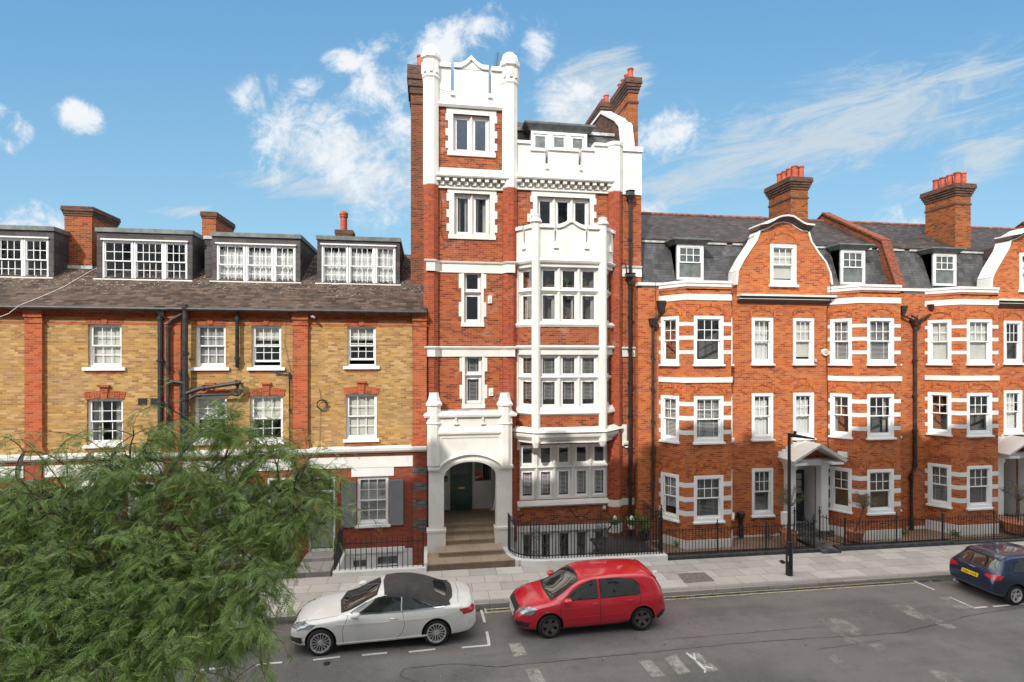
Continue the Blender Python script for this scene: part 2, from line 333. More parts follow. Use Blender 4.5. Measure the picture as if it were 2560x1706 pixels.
def leafmat(name, stops, trans=.35):
    m, t, p, o = newmat(name)
    at = t.nodes.new('ShaderNodeAttribute'); at.attribute_name = 'tone'
    c = ramp(t, at.outputs['Fac'], stops)
    t.links.new(c, p.inputs['Base Color']); p.inputs['Roughness'].default_value = .42; p.inputs['Specular IOR Level'].default_value = .55
    tr = t.nodes.new('ShaderNodeBsdfTranslucent'); t.links.new(mixc(t, .35, c, (.25, .40, .03)), tr.inputs[0])
    mx = t.nodes.new('ShaderNodeMixShader'); mx.inputs[0].default_value = trans
    t.links.new(p.outputs[0], mx.inputs[1]); t.links.new(tr.outputs[0], mx.inputs[2]); t.links.new(mx.outputs[0], o.inputs[0]); return m
M['leaf'] = leafmat('acacia_leaf', [(0, (.055, .10, .03)), (.3, (.15, .25, .05)), (.6, (.27, .40, .085)), (.85, (.42, .54, .17)), (.96, (.25, .33, .09)), (.975, (.35, .25, .03)), (1, (.48, .33, .04))])
M['olive'] = leafmat('olive_leaf', [(0, (.07, .085, .045)), (.6, (.15, .17, .09)), (1, (.28, .30, .19))], .2)
M['herb'] = leafmat('herb_leaf', [(0, (.04, .11, .02)), (.6, (.10, .24, .04)), (1, (.22, .34, .09))], .35)
M['pod'] = plain('seed_pod', (.20, .16, .04), .7, var=.3, vs=6)
# ---------------------------------------------------------------- builders
WL = {}
class MB:
    def __init__(s): s.v = []; s.f = []
    def quad(s, *p):
        n = len(s.v); s.v += [tuple(q) for q in p]; s.f.append(tuple(range(n, n + len(p))))
    def hexa(s, b, t):      # bottom 4 (ccw seen from above), top 4
        n = len(s.v); s.v += [tuple(q) for q in b] + [tuple(q) for q in t]
        for f in ((3, 2, 1, 0), (4, 5, 6, 7), (0, 1, 5, 4), (1, 2, 6, 5), (2, 3, 7, 6), (3, 0, 4, 7)): s.f.append(tuple(n + i for i in f))
    def box(s, x0, x1, y0, y1, z0, z1):
        if x1 < x0: x0, x1 = x1, x0
        if y1 < y0: y0, y1 = y1, y0
        if z1 < z0: z0, z1 = z1, z0
        s.hexa([(x0, y0, z0), (x1, y0, z0), (x1, y1, z0), (x0, y1, z0)], [(x0, y0, z1), (x1, y0, z1), (x1, y1, z1), (x0, y1, z1)])
    def lathe(s, cx, cy, prof, n=8, rot=None, cap=True, a0=0, a1=360):
        rot = R(180 / n) if rot is None else rot
        b = len(s.v)
        for r, z in prof:
            for k in range(n):
                a = rot + 2 * math.pi * k / n
                s.v.append((cx + r * math.cos(a), cy + r * math.sin(a), z))
        for i in range(len(prof) - 1):
            for k in range(n):
                k2 = (k + 1) % n
                s.f.append((b + i * n + k, b + i * n + k2, b + (i + 1) * n + k2, b + (i + 1) * n + k))
        if cap:
            s.f.append(tuple(b + k for k in range(n))[::-1])
            s.f.append(tuple(b + (len(prof) - 1) * n + k for k in range(n)))
    def tube(s, pts, r, n=8, r2=None):
        pts = [Vector(p) for p in pts]; b = len(s.v); m = len(pts)
        up = Vector((0, 0, 1))
        for i, p in enumerate(pts):
            d = (pts[min(i + 1, m - 1)] - pts[max(i - 1, 0)])
            d = d.normalized() if d.length > 1e-9 else Vector((0, 0, 1))
            x = d.cross(up)
            if x.length < .05: x = d.cross(Vector((0, 1, 0)))
            x.normalize(); y = d.cross(x)
            rr = r if r2 is None else r + (r2 - r) * i / max(1, m - 1)
            for k in range(n):
                a = 2 * math.pi * k / n
                s.v.append(tuple(p + x * (rr * math.cos(a)) + y * (rr * math.sin(a))))
        for i in range(m - 1):
            for k in range(n):
                k2 = (k + 1) % n
                s.f.append((b + i * n + k2, b + i * n + k, b + (i + 1) * n + k, b + (i + 1) * n + k2))
        s.f.append(tuple(b + k for k in range(n))); s.f.append(tuple(b + (m - 1) * n + k for k in range(n))[::-1])
    def prism(s, poly, axis, a, b):
        """poly: list of (p,q); axis 'x': (y,z) extruded over x; 'y': (x,z) over y; 'z': (x,y) over z"""
        def pt(p, q, c): return {'x': (c, p, q), 'y': (p, c, q), 'z': (p, q, c)}[axis]
        n = len(poly); k = len(s.v)
        s.v += [pt(p, q, a) for p, q in poly] + [pt(p, q, b) for p, q in poly]
        s.f.append(tuple(k + i for i in range(n))[::-1]); s.f.append(tuple(k + n + i for i in range(n)))
        for i in range(n):
            j = (i + 1) % n; s.f.append((k + i, k + j, k + n + j, k + n + i))
def link(name, me, mat, parent=None, wloc=None):
    o = bpy.data.objects.new(name, me); COL.objects.link(o)
    if mat: me.materials.append(M[mat] if isinstance(mat, str) else mat)
    if parent is not None: o.parent = parent
    WL[o] = WL[parent] if parent is not None else (wloc or Vector((0, 0, 0)))
    if parent is None: o.location = WL[o]
    return o
SPLIT = {'white_bands': 'white_band', 'relieving_arches': 'relieving_arch', 'mouldings': 'moulding', 'brick_apron': 'brick_apron', 'brick_dentils': 'brick_band', 'dark_bands': 'dark_band', 'coping': 'coping', 'white_band': 'white_band',
         'hood_moulding': 'moulding', 'parapet_ornament': 'parapet_ornament', 'basement_stone_band': 'stone_band', 'oriel_slab': 'oriel_slab', 'oriel_wall_stone': 'wall_stone', 'slit': 'slit', 'sidelight': 'sidelight', 'sidelight_pane': 'sidelight_pane',
         'cornice_white': 'cornice_fillet', 'cornice_brown': 'cornice_moulding', 'rear_wall': 'rear_wall', 'flashing': 'flashing', 'wipers': 'wiper', 'canopy': 'canopy', 'stone_surround': 'stone_surround', 'slot_ornament': 'slot_ornament', 'ridge_tiles': 'ridge_tile',
         'gable_coping': 'gable_coping', 'white_parapet_wall': 'parapet_wall', 'tower_parapet': 'tower_parapet', 'gable_roof': 'gable_roof', 'tower_roof': 'tower_roof', 'lead_flashing': 'lead_flashing', 'brick_lintel': 'brick_lintel', 'air_vent': 'air_vent', 'corbel_blocks': 'corbel_blocks'}
def islands(mb, tol=.012):
    n = len(mb.f); par = list(range(n))
    def fd(i):
        while par[i] != i: par[i] = par[par[i]]; i = par[i]
        return i
    vf = {}
    for i, f in enumerate(mb.f):
        for v in f:
            if v in vf: par[fd(i)] = fd(vf[v])
            vf[v] = i
    def boxes():
        B = {}
        for i, f in enumerate(mb.f):
            r = fd(i); b = B.setdefault(r, [1e9, 1e9, 1e9, -1e9, -1e9, -1e9])
            for v in f:
                p = mb.v[v]
                for k in range(3): b[k] = min(b[k], p[k]); b[k + 3] = max(b[k + 3], p[k])
        return B
    ch = True
    while ch:
        ch = False; B = list(boxes().items()); B.sort(key=lambda q: q[1][0])
        for i in range(len(B)):
            for j in range(i + 1, len(B)):
                if B[j][1][0] > B[i][1][3] + tol: break
                a, b = B[i][1], B[j][1]
                if all(a[k] <= b[k + 3] + tol and b[k] <= a[k + 3] + tol for k in (1, 2)) and fd(B[i][0]) != fd(B[j][0]): par[fd(B[i][0])] = fd(B[j][0]); ch = True
    G_ = {}
    for i, f in enumerate(mb.f): G_.setdefault(fd(i), []).append(f)
    out = []
    for fs in G_.values():
        m = MB(); mp = {}
        for f in fs:
            t = []
            for v in f:
                if v not in mp: mp[v] = len(m.v); m.v.append(mb.v[v])
                t.append(mp[v])
            m.f.append(tuple(t))
        out.append(m)
    return out
def build(name, mb, mat, parent=None, wloc=None, smooth=False, fixn=True, cut=35):
    if name in SPLIT and parent is not None:
        r = None
        for m in sorted(islands(mb), key=lambda q: -len(q.f)):
            o = build1(SPLIT[name], m, mat, parent, wloc, smooth, fixn, cut); r = r or o
        return r
    return build1(name, mb, mat, parent, wloc, smooth, fixn, cut)
def build1(name, mb, mat, parent=None, wloc=None, smooth=False, fixn=True, cut=35):
    base = WL[parent] if parent is not None else (Vector(wloc) if wloc is not None else Vector((0, 0, 0)))
    me = bpy.data.meshes.new(name)
    vs = [(x - base.x, y - base.y, z - base.z) for x, y, z in mb.v]
    me.from_pydata(vs, [], mb.f); me.update()
    if fixn:
        bm = bmesh.new(); bm.from_mesh(me); bmesh.ops.remove_doubles(bm, verts=bm.verts, dist=.0004) if smooth else None
        if smooth: bmesh.ops.recalc_face_normals(bm, faces=bm.faces)
        bm.to_mesh(me); bm.free()
    uvl = me.uv_layers.new(name='UVMap').data
    for p in me.polygons:
        n = p.normal
        t = Vector((-n.y, n.x, 0)) if abs(n.z) < .97 else Vector((1, 0, 0))
        t = t.normalized(); b = n.cross(t)
        for li in p.loop_indices:
            q = me.vertices[me.loops[li].vertex_index].co + base
            uvl[li].uv = (q.dot(t), q.dot(b))
    if smooth:
        me.polygons.foreach_set('use_smooth', [True] * len(me.polygons))
        me.set_sharp_from_angle(angle=R(cut))
    return link(name, me, mat, parent, base)
def thing(name, label, cat, loc, group=None):
    o = bpy.data.objects.new(name, None); COL.objects.link(o); o.location = loc; o.empty_display_size = .3
    o['label'] = label; o['category'] = cat
    if group: o['group'] = group
    WL[o] = Vector(loc); return o
def tag(o, label, cat, group=None):
    o['label'] = label; o['category'] = cat
    if group: o['group'] = group
    return o
def struct(name, mb, mat, **k):
    o = build(name, mb, mat, **k); o['kind'] = 'structure'; return o
class Pn:
    def __init__(s, ox, oy, ang=0.0):
        s.o = (ox, oy); s.a = ang; s.c = math.cos(ang); s.s_ = math.sin(ang)
    def pt(s, a, z, t=0.0): return (s.o[0] + a * s.c + t * s.s_, s.o[1] + a * s.s_ - t * s.c, z)
    def hit(s, u, v=None):
        dx, dy = ray(u)
        # d*(dx,dy) = o + a*(c,s)
        den = dx * s.s_ - dy * s.c
        d = (s.o[0] * s.s_ - s.o[1] * s.c) / den
        a = (dx * d - s.o[0]) * s.c + (dy * d - s.o[1]) * s.s_
        z = CZ + (HY - (v if v is not None else HY)) / FPX * d
        return a, z
    def rect(s, u0, u1, v0, v1):
        uc = (u0 + u1) / 2
        return [s.hit(u0)[0], s.hit(u1)[0], s.hit(uc, v1)[1], s.hit(uc, v0)[1]]
def pbox(mb, P, a0, a1, z0, z1, t0, t1):
    if t1 < t0: t0, t1 = t1, t0
    if z1 < z0: z0, z1 = z1, z0
    mb.hexa([P.pt(a0, z0, t1), P.pt(a1, z0, t1), P.pt(a1, z0, t0), P.pt(a0, z0, t0)],
            [P.pt(a0, z1, t1), P.pt(a1, z1, t1), P.pt(a1, z1, t0), P.pt(a0, z1, t0)])
def pwall(mb, P, a0, a1, z0, z1, holes=(), depth=.25, t=0.0, thick=None):
    xs = sorted({a0, a1} | {min(max(h[i], a0), a1) for h in holes for i in (0, 1)})
    zs = sorted({z0, z1} | {min(max(h[i], z0), z1) for h in holes for i in (2, 3)})
    for i in range(len(xs) - 1):
        for j in range(len(zs) - 1):
            if xs[i + 1] - xs[i] < 1e-5 or zs[j + 1] - zs[j] < 1e-5: continue
            cx, cz = (xs[i] + xs[i + 1]) / 2, (zs[j] + zs[j + 1]) / 2
            if any(h[0] < cx < h[1] and h[2] < cz < h[3] for h in holes): continue
            mb.quad(P.pt(xs[i], zs[j], t), P.pt(xs[i + 1], zs[j], t), P.pt(xs[i + 1], zs[j + 1], t), P.pt(xs[i], zs[j + 1], t))
    for h in holes:
        a, b, c, d = h[:4]; dd = t - depth
        mb.quad(P.pt(a, c, t), P.pt(a, d, t), P.pt(a, d, dd), P.pt(a, c, dd))
        mb.quad(P.pt(b, d, t), P.pt(b, c, t), P.pt(b, c, dd), P.pt(b, d, dd))
        mb.quad(P.pt(a, d, t), P.pt(b, d, t), P.pt(b, d, dd), P.pt(a, d, dd))
        mb.quad(P.pt(b, c, t), P.pt(a, c, t), P.pt(a, c, dd), P.pt(b, c, dd))
    if thick:
        dd = t - thick
        mb.quad(P.pt(a0, z0, dd), P.pt(a0, z0, t), P.pt(a0, z1, t), P.pt(a0, z1, dd))
        mb.quad(P.pt(a1, z0, t), P.pt(a1, z0, dd), P.pt(a1, z1, dd), P.pt(a1, z1, t))
        mb.quad(P.pt(a0, z1, t), P.pt(a1, z1, t), P.pt(a1, z1, dd), P.pt(a0, z1, dd))
        if thick > 1 or not holes: mb.quad(P.pt(a1, z0, dd), P.pt(a0, z0, dd), P.pt(a0, z1, dd), P.pt(a1, z1, dd))
def frame(mb, P, a0, a1, z0, z1, w, t0, t1, wb=None):
    wb = w if wb is None else wb
    pbox(mb, P, a0, a0 + w, z0, z1, t0, t1); pbox(mb, P, a1 - w, a1, z0, z1, t0, t1)
    pbox(mb, P, a0 + w, a1 - w, z1 - w, z1, t0, t1); pbox(mb, P, a0 + w, a1 - w, z0, z0 + wb, t0, t1)
def bars(mb, P, a0, a1, z0, z1, nx, ny, w, t0, t1):
    for i in range(1, nx):
        c = a0 + (a1 - a0) * i / nx; pbox(mb, P, c - w / 2, c + w / 2, z0, z1, t0, t1)
    for j in range(1, ny):
        c = z0 + (z1 - z0) * j / ny; pbox(mb, P, a0, a1, c - w / 2, c + w / 2, t0 + .002, t1 - .002)
def wavy(mb, P, a0, a1, z0, z1, t, amp=.035, per=.16, fall=0.0):
    n = max(6, int((a1 - a0) / .025)); ph = random.uniform(0, 6)
    pr = None
    for i in range(n + 1):
        a = a0 + (a1 - a0) * i / n; w = amp * math.sin(a * 2 * math.pi / per + ph) + amp * .4 * math.sin(a * 2 * math.pi / (per * 2.3) + ph * 2)
        zt = z1 - fall * random.random()
        c = (P.pt(a, z0, t + w), P.pt(a, zt, t + w * .6))
        if pr: mb.quad(pr[0], c[0], c[1], pr[1])
        pr = c
def dress(win, P, a0, a1, z0, z1, t, kind):
    """what hangs or stands behind the glass"""
    if not kind: return
    k, _, arg = kind.partition(':'); arg = float(arg) if arg else None
    m = MB(); H = z1 - z0; Wd = a1 - a0
    if k in ('slat', 'wood', 'dslat'):
        lo = z0 + H * (1 - (arg or 1)); z = z1 - .03
        while z > lo:
            m.hexa([P.pt(a0, z - .012, t), P.pt(a1, z - .012, t), P.pt(a1, z, t - .03), P.pt(a0, z, t - .03)],
                   [P.pt(a0, z - .008, t), P.pt(a1, z - .008, t), P.pt(a1, z + .004, t - .03), P.pt(a0, z + .004, t - .03)])
            z -= .052
        for q in (.2, .8): pbox(m, P, a0 + Wd * q - .012, a0 + Wd * q + .012, lo, z1, t + .001, t + .004)
        build('blind', m, {'slat': 'white_cloth', 'wood': 'wood_blind', 'dslat': 'grey_cloth'}[k], win)
    elif k in ('roller', 'groller'):
        pbox(m, P, a0, a1, z1 - H * (arg or 1), z1, t - .01, t); build('blind', m, 'cream_cloth' if k == 'roller' else 'grey_cloth', win)
    elif k == 'net':
        wavy(m, P, a0, a1, z0, z1 - .12 * random.random(), t - .05, .03, .13, .12); build('curtain', m, 'white_cloth', win)
    elif k in ('curtain', 'gcurtain'):
        q = arg or .35
        wavy(m, P, a0, a0 + Wd * q, z0, z1, t - .06); wavy(m, P, a1 - Wd * q, a1, z0, z1, t - .06)
        build('curtain', m, 'white_cloth' if k == 'curtain' else 'grey_cloth', win)
    elif k == 'lcurtain':
        wavy(m, P, a0, a0 + Wd * (arg or .5), z0, z1, t - .06); build('curtain', m, 'white_cloth', win)
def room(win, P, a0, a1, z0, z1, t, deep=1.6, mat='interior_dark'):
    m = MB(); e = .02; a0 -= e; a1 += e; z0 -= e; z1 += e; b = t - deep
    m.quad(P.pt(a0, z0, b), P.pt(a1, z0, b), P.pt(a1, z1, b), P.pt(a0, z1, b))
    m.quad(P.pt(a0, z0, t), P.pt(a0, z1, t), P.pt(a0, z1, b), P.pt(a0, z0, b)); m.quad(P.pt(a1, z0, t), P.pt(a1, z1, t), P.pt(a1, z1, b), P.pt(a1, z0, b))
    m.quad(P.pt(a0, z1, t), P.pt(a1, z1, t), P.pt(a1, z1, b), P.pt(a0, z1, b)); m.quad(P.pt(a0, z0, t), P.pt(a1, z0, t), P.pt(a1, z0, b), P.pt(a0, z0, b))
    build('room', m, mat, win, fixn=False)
def sash(par, P, h, up=(3, 2), lo=(1, 1), case=.09, inset=0.0, proud=.025, sill=(.07, .055, .1), kind=None, cw=.045, bar=.022, split=.5, dark=True, casemat='sash', label=None, opened=0.0):
    a0, a1, z0, z1 = h[:4]
    m = MB(); t0 = -inset
    frame(m, P, a0, a1, z0, z1, case, t0 - .10, t0 + proud)
    win = build('window', m, casemat, par)
    if label: win['label'] = label
    b0, b1, c0, c1 = a0 + case, a1 - case, z0 + case, z1 - case
    mid = c0 + (c1 - c0) * split
    s = MB(); up_ = opened * (mid - c0)
    frame(s, P, b0, b1, mid - .02, c1, cw, t0 - .055, t0 - .02); bars(s, P, b0 + cw, b1 - cw, mid - .02 + cw, c1 - cw, up[0], up[1], bar, t0 - .045, t0 - .03)
    frame(s, P, b0, b1, c0 + up_, mid + .02 + up_ * .5, cw, t0 - .098, t0 - .062, cw * 1.7); bars(s, P, b0 + cw, b1 - cw, c0 + up_ + cw * 1.7, mid + .02 + up_ * .5 - cw, lo[0], lo[1], bar, t0 - .09, t0 - .072)
    build('sash', s, 'sash', win)
    g = MB()
    g.quad(P.pt(b0, mid, t0 - .038), P.pt(b1, mid, t0 - .038), P.pt(b1, c1, t0 - .038), P.pt(b0, c1, t0 - .038))
    g.quad(P.pt(b0, c0 + up_, t0 - .08), P.pt(b1, c0 + up_, t0 - .08), P.pt(b1, mid, t0 - .08), P.pt(b0, mid, t0 - .08))
    build('pane', g, 'glass', win)
    if sill:
        q = MB(); e, hh, pr = sill
        q.hexa([P.pt(a0 - e, z0 - hh, pr), P.pt(a1 + e, z0 - hh, pr), P.pt(a1 + e, z0 - hh, t0 - .1), P.pt(a0 - e, z0 - hh, t0 - .1)],
               [P.pt(a0 - e, z0 - .012, pr), P.pt(a1 + e, z0 - .012, pr), P.pt(a1 + e, z0 + .012, t0 - .1), P.pt(a0 - e, z0 + .012, t0 - .1)])
        build('sill', q, 'sash', win)
    dress(win, P, b0, b1, c0, c1, t0 - .15, kind)
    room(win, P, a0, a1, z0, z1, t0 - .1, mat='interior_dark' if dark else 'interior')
    return win
def casements(par, P, h, cols, rows, recess=.14, mull=.10, kind=None, stone='stucco', fr=.075, jamb=.035, label=None, deep=1.6, kinds=None):
    """stone mullioned window: cols lights by rows (heights as fractions, bottom first)"""
    a0, a1, z0, z1 = h[:4]
    win_m = MB(); holes = []
    Wd = a1 - a0 - 2 * jamb; lw = (Wd - mull * (cols - 1)) / cols
    H = z1 - z0 - 2 * jamb; tot = sum(rows); tr = mull
    zz = z0 + jamb; usable = H - tr * (len(rows) - 1)
    rr = []
    for r_ in rows:
        hh = usable * r_ / tot; rr.append((zz, zz + hh)); zz += hh + tr
    for i in range(cols):
        x = a0 + jamb + i * (lw + mull)
        for c, d in rr: holes.append((x, x + lw, c, d))
    pwall(win_m, P, a0, a1, z0, z1, holes, .12, -recess)
    # splayed cheeks on the mullions and a weathered sill
    for i in range(1, cols):
        x = a0 + jamb + i * (lw + mull) - mull / 2
        win_m.hexa([P.pt(x - .008, z0, -recess + .07), P.pt(x + .008, z0, -recess + .07), P.pt(x + mull * .42, z0, -recess), P.pt(x - mull * .42, z0, -recess)],
                   [P.pt(x - .008, z1, -recess + .07), P.pt(x + .008, z1, -recess + .07), P.pt(x + mull * .42, z1, -recess), P.pt(x - mull * .42, z1, -recess)])
    for j in range(1, len(rows)):
        zc = rr[j][0] - tr / 2
        win_m.hexa([P.pt(a0, zc - tr * .45, -recess + .002), P.pt(a1, zc - tr * .45, -recess + .002), P.pt(a1, zc - tr * .45, -recess - .02), P.pt(a0, zc - tr * .45, -recess - .02)],
                   [P.pt(a0, zc + tr * .1, -recess + .085), P.pt(a1, zc + tr * .1, -recess + .085), P.pt(a1, zc + tr * .5, -recess - .02), P.pt(a0, zc + tr * .5, -recess - .02)])
    win = build('window', win_m, stone, par)
    if label: win['label'] = label
    s = MB(); g = MB()
    for n, (x0, x1, c, d) in enumerate(holes):
        frame(s, P, x0 + .004, x1 - .004, c + .004, d - .004, fr, -recess - .10, -recess - .045)
        pbox(s, P, x0 + lw * .32, x1 - lw * .32, d - .014 - fr, d - .002 - fr * .3, -recess - .06, -recess - .038)
        g.quad(P.pt(x0 + fr, c + fr, -recess - .08), P.pt(x1 - fr, c + fr, -recess - .08), P.pt(x1 - fr, d - fr, -recess - .08), P.pt(x0 + fr, d - fr, -recess - .08))
        kk = kinds[n] if kinds else kind
        dress(win, P, x0 + fr, x1 - fr, c + fr, d - fr, -recess - .15, kk)
    build('casement', s, 'sash', win); build('pane', g, 'glass', win)
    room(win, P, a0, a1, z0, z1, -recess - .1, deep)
    return win
def arc(mb, P, sc, z0, rx, rz, th, t0, t1, a_0=0, a_1=180, n=14):
    for i in range(n):
        p = []
        for k in (i, i + 1):
            a = R(a_0 + (a_1 - a_0) * k / n); c, s_ = math.cos(a), math.sin(a)
            p.append((sc + rx * c, z0 + rz * s_)); p.append((sc + (rx + th) * c, z0 + (rz + th) * s_))
        q = [p[0], p[1], p[3], p[2]]
        mb.hexa([P.pt(*q[k], t1) for k in (0, 1, 2, 3)][::1], [P.pt(*q[k], t0) for k in (0, 1, 2, 3)])
def profile_run(mb, pts, prof, closed=False):
    """sweep prof [(out,z)] along plan polyline pts [(x,y)], street side is on the right of travel when going +x (out = -normal y)"""
    n = len(pts); rows = []
    for i in range(n):
        p = Vector(pts[i])
        d0 = (Vector(pts[i]) - Vector(pts[i - 1])).normalized() if i > 0 else None
        d1 = (Vector(pts[i + 1]) - Vector(pts[i])).normalized() if i < n - 1 else None
        if d0 is None: d0 = d1
        if d1 is None: d1 = d0
        n0 = Vector((d0.y, -d0.x)); n1 = Vector((d1.y, -d1.x)); nn_ = (n0 + n1)
        nn_ = nn_ / max(.2, nn_.dot(n0))
        rows.append([(p.x + nn_.x * o, p.y + nn_.y * o, z) for o, z in prof])
    k = len(mb.v); m = len(prof)
    for r_ in rows: mb.v += r_
    for i in range(n - 1):
        for j in range(m - 1 if not closed else m):
            j2 = (j + 1) % m
            mb.f.append((k + i * m + j, k + (i + 1) * m + j, k + (i + 1) * m + j2, k + i * m + j2))
    mb.f.append(tuple(k + j for j in range(m))); mb.f.append(tuple(k + (n - 1) * m + j for j in range(m))[::-1])
def runbox(mb, pts, out0, out1, z0, z1):
    profile_run(mb, pts, [(out0, z0), (out1, z0), (out1, z1), (out0, z1)], True)
def pots(par, lst, r=.13, h=.55):
    for (x, y, z, rr, hh) in lst:
        m = MB(); m.lathe(x, y, [(rr, z), (rr * .84, z + hh * .9), (rr * 1.02, z + hh * .91), (rr * 1.02, z + hh), (rr * .8, z + hh), (rr * .78, z + hh * .5)], 16)
        build('chimney_pot', m, 'pot_red', par, smooth=True)
def stack(name, par, x0, x1, y0, y1, z0, z1, mat, capmat, nout=4, step=.035, ch=.09, neck=True):
    m = MB(); m.box(x0, x1, y0, y1, z0, z1 - ch * nout)
    c = build(name, m, mat, par)
    q = MB()
    for i in range(nout):
        e = step * (i + 1) if i < nout - 1 else step * (nout - 1.2)
        q.box(x0 - e, x1 + e, y0 - e, y1 + e, z1 - ch * (nout - i) + .001 * i, z1 - ch * (nout - i - 1))
    if neck: q.box(x0 - .03, x1 + .03, y0 - .03, y1 + .03, z1 - ch * nout - .42, z1 - ch * nout - .34)
    build('cap', q, capmat, c)
    return c
# ================================================================ SETTING
KY = 15.86       # kerb line
BY = 18.6        # railing / step line
X0, X1 = -70.0, 110.0
def sheet(mb, x0, x1, y0, y1, z=0.0):
    mb.quad((x0, y0, gz(x0) + z), (x1, y0, gz(x1) + z), (x1, y1, gz(x1) + z), (x0, y1, gz(x0) + z))
XL0, XL1 = XA(838, 20.4), -0.03          # left light well
XT0, XT1 = 3.12, 8.2                      # tower light well
g = MB()
sheet(g, -400, 500, -300, 7.0, -.03)
sheet(g, -400, 500, 7.0, BY, -.03)
wells = [(XL0, XL1), (XT0, XT1)]
xs = [-400, XL0, XL1, XT0, XT1, 500]
for i in (0, 2, 4): sheet(g, xs[i], xs[i + 1], BY, 20.9, -.03)
sheet(g, -400, 500, 20.9, 400, -.03)
struct('ground', g, 'soil')
r = MB(); sheet(r, X0, X1, 7.3, KY, 0.0); struct('road', r, 'asphalt')
p = MB(); PH = .12
xs_ = [X0] + list(np.arange(-30, 41, 5.0)) + [X1]
sheet(p, X0, X1, KY + .30, BY, PH)
struct('pavement', p, 'paving')
k = MB()
k.hexa([(X0, KY, gz(X0) - .03), (X1, KY, gz(X1) - .03), (X1, KY + .3, gz(X1) - .03), (X0, KY + .3, gz(X0) - .03)],
       [(X0, KY + .02, gz(X0) + PH + .004), (X1, KY + .02, gz(X1) + PH + .004), (X1, KY + .3, gz(X1) + PH + .004), (X0, KY + .3, gz(X0) + PH + .004)])
struct('kerb', k, 'kerbstone')
p = MB(); sheet(p, X0, X1, 1.0, 7.3, PH); p.quad((X0, 7.3, gz(X0) - .03), (X1, 7.3, gz(X1) - .03), (X1, 7.3, gz(X1) + PH), (X0, 7.3, gz(X0) + PH)); struct('near_pavement', p, 'paving')
# darker gutter channel and tar seams
s = MB()
for a, b in [((X0, KY - .16), (X1, KY - .16))]:
    s.quad((a[0], a[1], gz(a[0]) + .004), (b[0], b[1], gz(b[0]) + .004), (b[0], KY - .002, gz(b[0]) + .004), (a[0], KY - .002, gz(a[0]) + .004))
struct('gutter_channel', s, plain('gutter', (.07, .065, .06), .9, var=.4, vs=4))
def gline(mb, uv, w, h=.008, jit=0.0, n=1):
    pts = [Vector(G(u, v)) for u, v in uv]; out = []
    for i in range(len(pts) - 1):
        m = max(1, int((pts[i + 1] - pts[i]).length / .12)) if jit else 1
        for j in range(m): out.append(pts[i].lerp(pts[i + 1], j / m))
    out.append(pts[-1])
    if jit: out = [q + Vector((0, random.uniform(-jit, jit))) for q in out]
    L = []
    for i, q in enumerate(out):
        d = (out[min(i + 1, len(out) - 1)] - out[max(i - 1, 0)]).normalized(); nn_ = Vector((-d.y, d.x)) * w / 2 * (random.uniform(.5, 1.3) if jit else 1)
        L.append((q + nn_, q - nn_))
    for i in range(len(L) - 1):
        a, b = L[i]; c, d = L[i + 1]
        mb.quad((b.x, b.y, gz(b.x) + h), (d.x, d.y, gz(d.x) + h), (c.x, c.y, gz(c.x) + h), (a.x, a.y, gz(a.x) + h))
s = MB()
gline(s, [(1040, 1706), (1000, 1690), (1010, 1672), (1130, 1660), (1240, 1668), (1680, 1626), (1900, 1604), (2120, 1592), (2260, 1582), (2420, 1540), (2600, 1512)], .014, .006, .018)
gline(s, [(1660, 1600), (1930, 1578), (2060, 1566)], .012, .006, .012)
gline(s, [(2040, 1625), (2200, 1602)], .012, .006, .02)
struct('road_seam', s, plain('tar', (.02, .02, .021), .7, var=.1))
# painted lines
s = MB()
gline(s, [(1212, 1533), (1300, 1526), (1670, 1500), (2290, 1458)], .045); gline(s, [(1216, 1524.5), (1300, 1519), (1670, 1493), (2283, 1452.5)], .045)
gline(s, [(1211, 1520), (1217, 1536)], .05, .012); gline(s, [(2279, 1451), (2299, 1462)], .05, .012)
struct('yellow_lines', s, 'yellow_paint')
s = MB()
for seg in ([(1203, 1526), (1212, 1557)], [(1217, 1580), (1223, 1613)], [(1152, 1620), (1225, 1614)], [(1022, 1631), (1088, 1624)], [(905, 1639), (968, 1633)],
            [(783, 1651), (850, 1643)], [(640, 1663), (705, 1657)], [(500, 1676), (570, 1669)], [(360, 1688), (430, 1682)],
            [(2287, 1454), (2336, 1476)], [(2375, 1494), (2436, 1521)], [(2433, 1521), (2467, 1518)], [(2483, 1517.5), (2524, 1513.5)], [(2545, 1512), (2600, 1507)]):
    gline(s, seg, .075)
struct('parking_bay_lines', s, 'roadpaint')
def patch(pts, n=14, name='sunpatch_worn_marking', mat='sunpatch_wornpaint'):
    """sun patch and worn paint as colour: polygon given at road points, with a feathered edge attribute"""
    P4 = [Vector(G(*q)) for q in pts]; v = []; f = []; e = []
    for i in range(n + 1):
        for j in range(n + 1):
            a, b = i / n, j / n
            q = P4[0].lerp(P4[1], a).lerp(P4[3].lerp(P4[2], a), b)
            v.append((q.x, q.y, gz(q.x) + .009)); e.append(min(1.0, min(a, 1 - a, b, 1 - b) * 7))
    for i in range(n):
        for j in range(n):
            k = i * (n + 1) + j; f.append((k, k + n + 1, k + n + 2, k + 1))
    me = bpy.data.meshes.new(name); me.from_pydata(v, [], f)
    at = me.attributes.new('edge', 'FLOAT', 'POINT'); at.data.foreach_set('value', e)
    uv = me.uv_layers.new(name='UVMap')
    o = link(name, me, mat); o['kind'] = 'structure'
    return o
